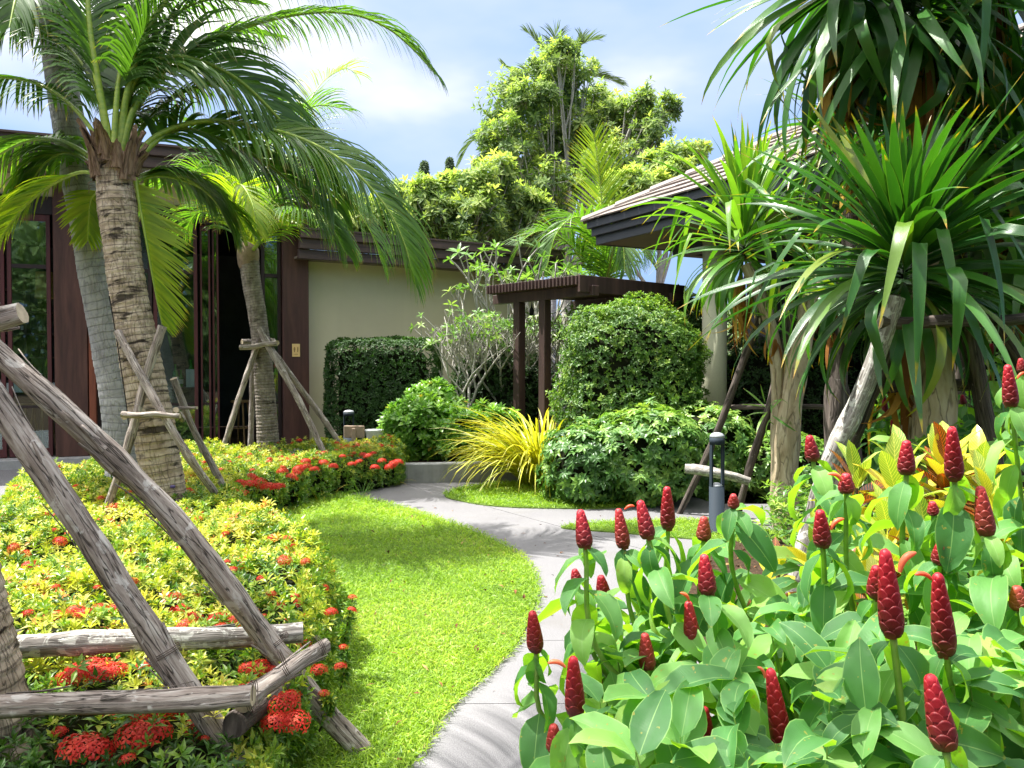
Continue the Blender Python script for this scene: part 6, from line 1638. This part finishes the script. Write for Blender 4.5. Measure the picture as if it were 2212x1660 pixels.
def cone_mesh(aspect, r, trunc=False):
    """overlapping bracts on a spindle of length 1"""
    R0 = .5 / aspect
    def prof(t): 
        a = min(1, (t + .05) / .22); 
        return R0 * (.60 + .40 * math.sin(a * PI / 2)) * (1 - .60 * max(0, (t - .22) / .78) ** 1.35) * (1 if t < .93 else max(.0, math.cos((t - .93) / .07 * PI / 2)) ** .5 * .999 + .001)
    b_ = MB(); ts = np.linspace(0, .985, 26)
    V, F = lathe([(prof(t) * .96, t) for t in ts] , 18); b_.add(V, F, np.column_stack([np.full(len(V), .5), np.full(len(V), .3)]))
    rows = int(aspect * 3.6) + 3; per = 3.4; N_ = int(rows * per)
    for i in range(N_):
        t = i / N_ * .97; a = i * 2.39996; h = 1.75 / rows; wa = 1.25 if t < .85 else 1.35
        nu, nv = 5, 4; V = []; U = []
        for j in range(nv + 1):
            v = j / nv
            for k in range(nu + 1):
                u = k / nu - .5
                top = (1 - (abs(u) * 2) ** 2.2 * .55)
                tt = min(.995, t - h * .25 + h * v * top); rr = prof(max(0, tt)) * (1 + .006 + .015 * v ** 1.5) + .001
                aa = a + u * wa * (1 if v < .9 else .96); V.append((rr * math.cos(aa), rr * math.sin(aa), tt)); U.append((u + .5, v))
        F = [(j * (nu + 1) + k, j * (nu + 1) + k + 1, (j + 1) * (nu + 1) + k + 1, (j + 1) * (nu + 1) + k) for j in range(nv) for k in range(nu)]
        V = np.array(V); L2 = V[-(nu + 1):] * np.array([.93, .93, 1]) - np.array([0, 0, .004]); 
        q = len(V); V = np.concatenate([V, L2]); U = U + [(.5, .95)] * (nu + 1)
        F += [((nv) * (nu + 1) + k, (nv) * (nu + 1) + k + 1, q + k + 1, q + k) for k in range(nu)]
        b_.add(V, F, np.array(U))
    return b_.mesh('flower_cone', m_cone, True)
CM = [(a, cone_mesh(a, rc)) for a in (1.7, 2.3, 3.0, 3.8, 4.6)]
def flower_mesh():
    b_ = MB(); P = smooth_curve([(0, 0, 0), (.35, 0, .25), (.7, 0, .3), (1, 0, .2)], 10); add_tube(b_, P, np.array([.08, .11, .13, .15, .16, .165, .165, .15, .12, .05]), 10, None, 0, None, .5, .8); return b_.mesh('flower', m_ofl, True)
FM = flower_mesh()
def ginger(top, axis, cl, diam, root, label, r, leaves=12, lsz=.155, flower=None, group=None, under=True, cone=True, tone=None, me_Y=None):
    o = empty('spiral_ginger', root, label, 'plant', group)
    axis = Vector(axis).normalized()
    L_ = (top - root).length
    c = smooth_curve([root, root.lerp(top, .45) + Vector((r.normal(0, .02), r.normal(0, .02), .02)), top - axis * L_ * .22 + Vector((r.normal(0, .008), 0, 0)), top], 26)
    b_ = MB(); rad = np.linspace(.0095, .0062, 26)
    if not cone: rad[-5:] *= np.array([.85, .7, .5, .3, .1])
    add_tube(b_, c, rad, 9); b_.build('stem', m_gstem, o)
    T, N, B = frames_along(c); seg = np.linalg.norm(np.diff(c, axis=0), axis=1); cum = np.concatenate([[0], np.cumsum(seg)])[::-1]; total = cum[0]
    s_ = .008
    az0 = r.uniform(0, 6.28)
    for i in range(leaves):
        # arc distance below the tip -> point
        d_ = total - min(s_, total * .9); k = int(np.searchsorted(np.concatenate([[0], np.cumsum(seg)]), d_)); k = min(max(1, k), 25)
        cu_ = np.concatenate([[0], np.cumsum(seg)]); p = Vector([np.interp(d_, cu_, c[:, ax_]) for ax_ in range(3)]) if i else Vector(c[-1]) - axis * .003
        az = az0 + i * 2.2 + r.normal(0, .25)
        sz = lsz * (.66 if (i < 2 and cone) else (.85 if i < 4 else 1.0)) * r.uniform(.8, 1.15)
        el = R((-38 if i < 4 else -22) + r.normal(0, 18)) if cone else R(48 - 12 * min(i, 6) + r.normal(0, 14))
        q = Vector(T[k]).to_track_quat('Z', 'Y').to_matrix().to_4x4()
        for tr in range(5):
            M = Matrix.Translation(p) @ q @ Matrix.Rotation(az + tr * 1.1, 4, 'Z') @ Matrix.Translation((0, .006, 0)) @ Matrix.Rotation(el - .12 * tr, 4, 'X') @ Matrix.Rotation(r.normal(0, .25), 4, 'Y') @ Matrix.Scale(sz, 4)
            if not hides(M, me_Y):
                put(CL[int(r.integers(0, len(CL)))], 'leaf', o, M); break
        s_ += (.006 if i < 3 else r.uniform(.022, .040)) * (lsz / .155)
    if cone:
        asp = cl / diam; me = min(CM, key=lambda q: abs(q[0] - asp))
        kx = diam / (1 / me[0])
        M = Matrix.Translation(top - axis * .004) @ axis.to_track_quat('Z', 'Y').to_matrix().to_4x4() @ Matrix.Rotation(r.uniform(0, 6.28), 4, 'Z') @ Matrix.Diagonal((kx, kx, cl, 1))
        cn = put(me[1], 'flower_cone', o, M)
        if flower:
            sgn, hgt, sz = flower
            fo = bpy.data.objects.new('flower', FM); COL.objects.link(fo); fo.parent = cn
            W = Matrix.Translation(top + axis * cl * hgt + Vector((sgn * diam * .40, -.012, 0))) @ Matrix.Rotation(0 if sgn > 0 else PI, 4, 'Z') @ Matrix.Rotation(R(-35 + r.uniform(-10, 60)), 4, 'Y') @ Matrix.Scale(.036 * sz, 4)
            fo.matrix_basis = (Matrix.Translation(wloc(o)) @ cn.matrix_basis).inverted() @ W
    return o
CB = []
def hides(M, own=None):
    # leave a leaf off where it would cover a farther cone from the camera
    for f in (.3, .6, .9):
        q = M @ Vector((0, f, -.12 * f)); X = 1106 + q.x / q.y * F_PX; Yp = 830 - (((q.z - CAM_H) * _ca + q.y * _sa) / (q.y * _ca - (q.z - CAM_H) * _sa)) * F_PX
        for (a, b, c_, d, Y) in CB:
            if (own is None or abs(own - (a + d)) > .01) and q.y < Y - .015 and a - 8 < X < b + 8 and c_ - 4 < Yp < d - 6: return True
    return False
# tip x, tip y, base x, base y, distance, flower, label
GN = 'flowering spiral gingers'
CONES = [
 (1148, 1310, 1157, 1402, 1.95, None, 'leftmost ginger cone standing alone over the path, its tip cut flat'),
 (1235, 1403, 1243, 1540, 1.62, (-1, .82, 1.0), 'tall dark red cone at lower left with an orange flower on its left side'),
 (1253, 1100, 1264, 1180, 1.98, None, 'upper left ginger cone over the path, leftmost of the upper row'),
 (1335, 1097, 1347, 1180, 2.25, (1, .95, .8), 'slender ginger cone with an orange petal standing up from its tip'),
 (1382, 1080, 1400, 1160, 2.05, None, 'smooth tilted red cone third from the left in the upper row'),
 (1438, 1045, 1443, 1138, 2.2, None, 'topmost narrow red cone in front of the umbrella leaf shrub'),
 (1521, 1113, 1520, 1163, 2.2, None, 'short red cone just left of the bollard light'),
 (1522, 1196, 1529, 1280, 1.82, None, 'plump red cone directly below the bollard light'),
 (1490, 1300, 1497, 1393, 1.98, (0, .97, .9), 'dark slim cone topped by a pale orange flower in the middle of the clump'),
 (1393, 1367, 1399, 1441, 1.95, None, 'short bright red cone above a wide drooping leaf left of centre'),
 (1517, 1516, 1523, 1608, 1.75, None, 'small pinkish cone with a brown scarred base near the bottom middle'),
 (1664, 1444, 1692, 1620, 1.55, (-1, .88, .7), 'long leaning red cone at the bottom centre right'),
 (1282, 1443, 1287, 1482, 2.1, None, 'tiny dark cone half hidden right of the tall left one'),
 (1195, 1560, 1198, 1618, 1.9, None, 'thin dark cone low at the left behind drooping leaves'),
 (1747, 938, 1756, 992, 2.3, None, 'red cone standing highest left of the crotons'),
 (1826, 1019, 1828, 1060, 2.1, (-1, .55, 1.1), 'small cone with an orange flower pointing left below the pale pole'),
 (1766, 1095, 1777, 1176, 1.85, (1, .42, 1.1), 'plump cone with an orange flower hanging on its right above the wide leaves'),
 (1956, 947, 1958, 1020, 1.95, None, 'broad red cone in front of the yellow croton leaves'),
 (2043, 914, 2062, 1032, 1.85, None, 'tall tapering red cone rising before the cream dragon tree trunk'),
 (2117, 1047, 2131, 1152, 1.82, None, 'large smooth red cone right of the crotons'),
 (2014, 1083, 2016, 1108, 2.1, None, 'tiny round red bud cone below the crotons'),
 (2027, 1168, 2032, 1212, 1.85, None, 'short round cone straight above the cone with the left pointing flower'),
 (1908, 1180, 1928, 1368, 1.38, (1, .72, 1.2), 'largest longest red cone with an orange flower on its right'),
 (1887, 1214, 1893, 1286, 1.75, None, 'dark cone half hidden behind the largest cone'),
 (2014, 1228, 2042, 1407, 1.45, (-1, .90, .9), 'long dark based cone with an orange flower pointing left'),
 (2020, 1462, 2042, 1612, 1.22, None, 'nearest thick bright cone at the bottom right'),
 (2196, 1264, 2203, 1312, 1.75, None, 'cone with split bracts cut by the right edge'),
 (2172, 784, 2184, 874, 2.25, (1, .62, .8), 'tall cone high at the right edge with an orange bract'),
 (2204, 772, 2206, 800, 2.9, None, 'small cone just right of the tall one at the right edge'),
 (1582, 1063, 1585, 1092, 2.05, None, 'small pink cone right beside the bollard light'),
 (1296, 1240, 1304, 1285, 2.3, None, 'withered dark cone under the leaves at the upper left of the clump'),
 (1240, 1230, 1246, 1255, 2.1, None, 'dark cone tucked under the leftmost drooping leaf'),
 (1912, 850, 1914, 900, 4.4, None, 'narrow dark cone far back beside the lichen spotted pole'), (1940, 842, 1944, 872, 4.6, None, 'far cone under the horizontal dark pole left of the thin cream trunk'),
 (1895, 818, 1897, 842, 4.7, None, 'small far cone left of the pair near the pole'), (1928, 905, 1934, 950, 4.1, None, 'slim dark far cone lower than its neighbours near the pole'),
 (2080, 852, 2082, 872, 4.3, None, 'far cone seen right of the cream trunk'), (2140, 740, 2142, 765, 4.6, None, 'far cone high between the dark pole and the right edge'), (2140, 800, 2142, 820, 4.8, None, 'far small round cone just above the right hand foliage'),
]
for (x0, y0, x1, y1, Y, fl, lab) in CONES:
    CB.append((min(x0, x1) - 16, max(x0, x1) + 16, y0 - 6, y1 - 4, Y))
for (x0, y0, x1, y1, Y, fl, lab) in CONES:
    tip = pt(x0, y0, Y - .01); bs = pt(x1, y1, Y)
    ax = tip - bs; cl = ax.length; ax = ax + Vector((0, rc.uniform(-.25, .25) * cl, 0)); diam = .041 if cl > .05 else .03
    if Y > 4: diam = .036
    cl = max(cl, diam * 1.25)
    rx = bs.x + rc.uniform(.22, .42) * (1 if Y < 3 else .3); rx = max(rx, .60 + .06 * Y) ; ry = Y + rc.uniform(.05, .35)
    ginger(bs, ax + Vector((0, 0, cl * .1)), cl, diam, Vector((rx, ry, .015)), lab, rc, 15 if Y < 3 else 8, .155 if Y < 3 else .15, fl, GN, me_Y=(min(x0, x1) - 16 + y1 - 4))
# leafy stems without cones: layered so nearer ones stand lower
def fill(n, xr, Yfn, yfn, r, label, lsz=.16, leaves=11):
    for i, x in enumerate(np.sort(r.uniform(*xr, n))):
        x = float(x); u = r.random()
        y = yfn(x, u); Y = Yfn(u) * r.uniform(.93, 1.07)
        top = pt(x, y, Y)
        if top.z < .25: continue
        root = Vector((max(top.x + r.uniform(.08, .38), .62 + .06 * Y), Y + r.uniform(0, .3), .015))
        ax = (top - root).normalized() + Vector((r.normal(0, .1), -.05, .5))
        ginger(top, ax, .05, .03, root, ORD[i] + ('' if i == 0 else ' from the left') + ' ' + label, r, leaves, lsz * r.uniform(.85, 1.1), None, 'leafy stems of the spiral ginger clump', cone=False)
ysil = lambda x: np.interp(x, [1130, 1230, 1330, 1500, 1700, 1800, 2000, 2212], [1560, 1290, 1240, 1230, 1170, 1110, 1100, 1000])
fill(18, (1300, 2230), lambda u: 2.9 - 1.0 * u, lambda x, u: ysil(x) + 20 + 170 * u, rc, 'coneless leafy ginger stem at the back of the clump')
fill(22, (1330, 2240), lambda u: 2.05 - .55 * u, lambda x, u: ysil(x) + 190 + 220 * u, rc, 'coneless leafy ginger stem in the middle of the clump')
fill(20, (1280, 2260), lambda u: 1.6 - .35 * u, lambda x, u: max(ysil(x) + 260, 1430 + 240 * u), rc, 'coneless leafy ginger stem at the front of the clump')
fill(26, (1880, 2240), lambda u: 4.9 - 1.2 * u, lambda x, u: 850 + 130 * u, rc, 'of the far leafy ginger stems behind the big dragon tree', .16, 9)

# ================================================================ crotons
CR = {k: [lm(1, w, d, .25, .01, m, 0, 6) for (w, d) in [(.34, .5), (.30, .8), (.38, .3)]] for k, m in (('gold', lm_croton), ('green', lm_croton_g), ('red', lm_croton_r))}
rk = np.random.default_rng(121)
def croton(x, y, Y, n, lsz, label, mix=(.45, .3, .25)):
    top = pt(x, y + 38, Y); o = empty('croton', Vector((top.x, Y, .015)), label, 'shrub', 'crotons under the dragon tree')
    for k in range(3):
        a = k * 2.1 + rk.uniform(0, 1); tp = top + Vector((math.cos(a) * .09, math.sin(a) * .09, rk.uniform(-.10, .03)))
        b_ = MB(); c = smooth_curve([Vector((top.x, Y, .015)), Vector((top.x, Y, .015)).lerp(tp, .5) + Vector((rk.normal(0, .03), 0, 0)), tp], 12); add_tube(b_, c, np.linspace(.010, .005, 12), 6); b_.build('stem', m_twig, o)
        for i in range(n):
            t = i / n; p = tp - Vector((0, 0, .20 * t)); kind = 'green' if t < .25 and rk.random() < .6 else ('gold' if rk.random() < mix[0] + .25 * (1 - t) else ('red' if rk.random() < .6 else 'green'))
            M = Matrix.Translation(p) @ Matrix.Rotation(i * 2.39996 + rk.normal(0, .2), 4, 'Z') @ Matrix.Translation((0, .008, 0)) @ Matrix.Rotation(R(72 - 62 * t + rk.normal(0, 9)), 4, 'X') @ Matrix.Rotation(rk.normal(0, .3), 4, 'Y') @ Matrix.Scale(lsz * rk.uniform(.75, 1.15), 4)
            put(CR[kind][int(rk.integers(0, 3))], 'leaf', o, M)
for a in [(1905, 985, 2.75, 16, .19, 'croton with golden and green leaves between the lichen pole and the cream trunk'), (2010, 950, 2.9, 15, .19, 'croton with upright yellow leaves in front of the cream trunk'), (2100, 960, 2.7, 15, .19, 'bright yellow croton right of the cream trunk'),
          (1985, 1075, 2.45, 15, .17, 'croton with red veined dark leaves behind the middle cones'), (1830, 1120, 2.7, 13, .17, 'low croton with orange leaves left of the others'), (1735, 1150, 2.9, 12, .16, 'leftmost croton with few orange and dark leaves'),
          (2190, 1080, 2.6, 14, .17, 'red veined croton at the right edge'), (1870, 1200, 2.3, 12, .16, 'croton half hidden behind the largest cone'), (2120, 1210, 2.3, 12, .16, 'croton with red veins under the large smooth cone'), (1690, 1290, 2.4, 12, .16, 'croton glimpsed low between the ginger stems')]:
    croton(a[0], a[1] + 12, a[2], a[3], a[4] * .88, a[5])

# ================================================================ litter, low ground cover, woodland behind the camera
n = 5200; P = rand_in_poly(BED_R, n, rk); m = P[:, 0] < 5; P = P[m]; n = len(P)
lit = MB(); dl = [leaf_tpl(1, .4, 2, .5, 1.2), leaf_tpl(1, .3, 2, .3, .6), leaf_tpl(1, .12, 2, .3, .3)]
scatter(lit, dl, np.column_stack([P, np.full(n, .022) + rk.uniform(0, .015, n)]), np.column_stack([rk.normal(0, .5, (n, 2)), np.ones(n)]), rk.uniform(.03, .09, n), np.clip(rk.normal(.45, .3, n), 0, 1), rk)
m_lit = leaf_mat('leaf_litter', [(0, (.035, .016, .010)), (.5, (.12, .05, .025)), (.85, (.26, .11, .045)), (1, (.42, .26, .12))], .15, .8, .2)
tag(lit.build('leaf_litter', m_lit, smooth=False), 'reddish brown dead leaf litter on the soil under the gingers', 'leaf litter', kind='stuff')
cov = [rosette(7, leaf_tpl(1, .40, 2, .25, .5), .1, 1.0, rf_, .3, .02) for _ in range(3)]
GC = [(1.9, 5.5), (2.1, 6.8), (6, 7.0), (7, 5.2), (4, 4.2), (2.6, 4.3)]
n = 3000; P = rand_in_poly(GC, n, rk)
mb = MB(); P3 = np.column_stack([P, .02 + rk.random(n) ** .7 * .42 * (1 + .4 * wobble(np.column_stack([P, 0 * P[:, 0]]), 2.5))])
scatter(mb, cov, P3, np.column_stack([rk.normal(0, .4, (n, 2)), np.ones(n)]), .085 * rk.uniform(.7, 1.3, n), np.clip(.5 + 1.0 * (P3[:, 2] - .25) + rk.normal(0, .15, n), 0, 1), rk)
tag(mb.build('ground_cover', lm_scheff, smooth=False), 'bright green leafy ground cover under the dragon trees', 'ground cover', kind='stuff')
US = [(1.6, 2.4), (2.0, 5.4), (6, 5.4), (6, 2.2), (3, 1.8)]
n = 3800; P = rand_in_poly(US, n, rk); P3 = np.column_stack([P, .02 + rk.random(n) ** .8 * .34 * (1 + .5 * wobble(np.column_stack([P, 0 * P[:, 0]]), 3.1))])
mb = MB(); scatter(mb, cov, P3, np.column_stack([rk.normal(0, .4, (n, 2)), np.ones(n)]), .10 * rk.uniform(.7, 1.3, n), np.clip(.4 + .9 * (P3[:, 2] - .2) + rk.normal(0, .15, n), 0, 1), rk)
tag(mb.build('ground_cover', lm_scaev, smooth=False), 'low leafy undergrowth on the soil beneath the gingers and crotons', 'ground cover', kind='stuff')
# grass tufts at the base of the far hedge
for (x, y, l) in ((780, 1075, 'wispy grass tuft at the right end of the far ixora hedge'), (845, 1052, 'grass tuft beside the tip of the far ixora hedge'), (690, 1088, 'grass tuft against the dark face of the far ixora hedge')):
    q = gp(x, y); strap_clump(Vector((q.x, q.y + .05, 0)), 26, .30, .006, l, rk, lm_scaev, .25)
# spiky bromeliad like plants beside the terrace
def tuft(p, n, L_, W_, label, mat, cat='plant'):
    o = empty('strap_leaf_plant', p, label, cat); sets = [strap_mesh('leaf', 1, W_, d, mat, rk) for d in (.5, .9, 1.3)]
    for i in range(n):
        t = i / n; put(sets[i % 3], 'leaf', o, Matrix.Translation(p) @ Matrix.Rotation(i * 2.39996, 4, 'Z') @ Matrix.Rotation(R(82 - 50 * t), 4, 'X') @ Matrix.Scale(L_ * rk.uniform(.8, 1.1), 4))
tuft(gp(160, 1140), 26, .62, .16, 'broad leaved bright green plant at the terrace corner of the ixora bed', lm_drac_l)
tuft(gp(215, 1120), 22, .55, .14, 'second broad leaved green plant beside the terrace, by the grey trunk', lm_drac_l)
tuft(Vector((px(500, 9.6), 9.6, .1)), 20, .55, .09, 'spiky striped plant at the foot of the small palm', lm_yell)
n = 2600; P = np.column_stack([rk.uniform(-45, 45, n), rk.uniform(-30, -20, n), rk.uniform(0, 9, n)])
mb = MB(); scatter(mb, tro, P, np.column_stack([rk.normal(0, .5, n), np.ones(n), np.full(n, .6)]), rk.uniform(1.0, 1.8, n), np.clip(.3 + rk.normal(0, .2, n), 0, 1), rk)
tag(mb.build('garden_trees', lm_tree, smooth=False), 'belt of garden trees standing behind the viewer, mirrored in the glass doors', 'woodland', kind='stuff')

# fallen leaves on the path and the lawn
n = 150; P = np.concatenate([rand_in_poly([(-.6, 2.2), (.75, 2.2), (1.2, 5), (1.7, 7.5), (-1.2, 9.6), (-1.5, 9)], n, rk), rand_in_poly(LAWN, 110, rk), rand_in_poly([(-6, 7.5), (-4.4, 7.5), (-3, 11), (-6.5, 11)], 60, rk)])
n = len(P); inl = in_poly(P, LAWN)
mb = MB(); scatter(mb, dl, np.column_stack([P, np.where(inl, .055, .006)]), np.column_stack([rk.normal(0, .25, (n, 2)), np.ones(n)]), rk.uniform(.018, .055, n), np.clip(rk.normal(.65, .25, n), 0, 1), rk)
tag(mb.build('fallen_leaves', m_lit, smooth=False), 'small dry leaves fallen on the path and lawn', 'leaf litter', kind='stuff')
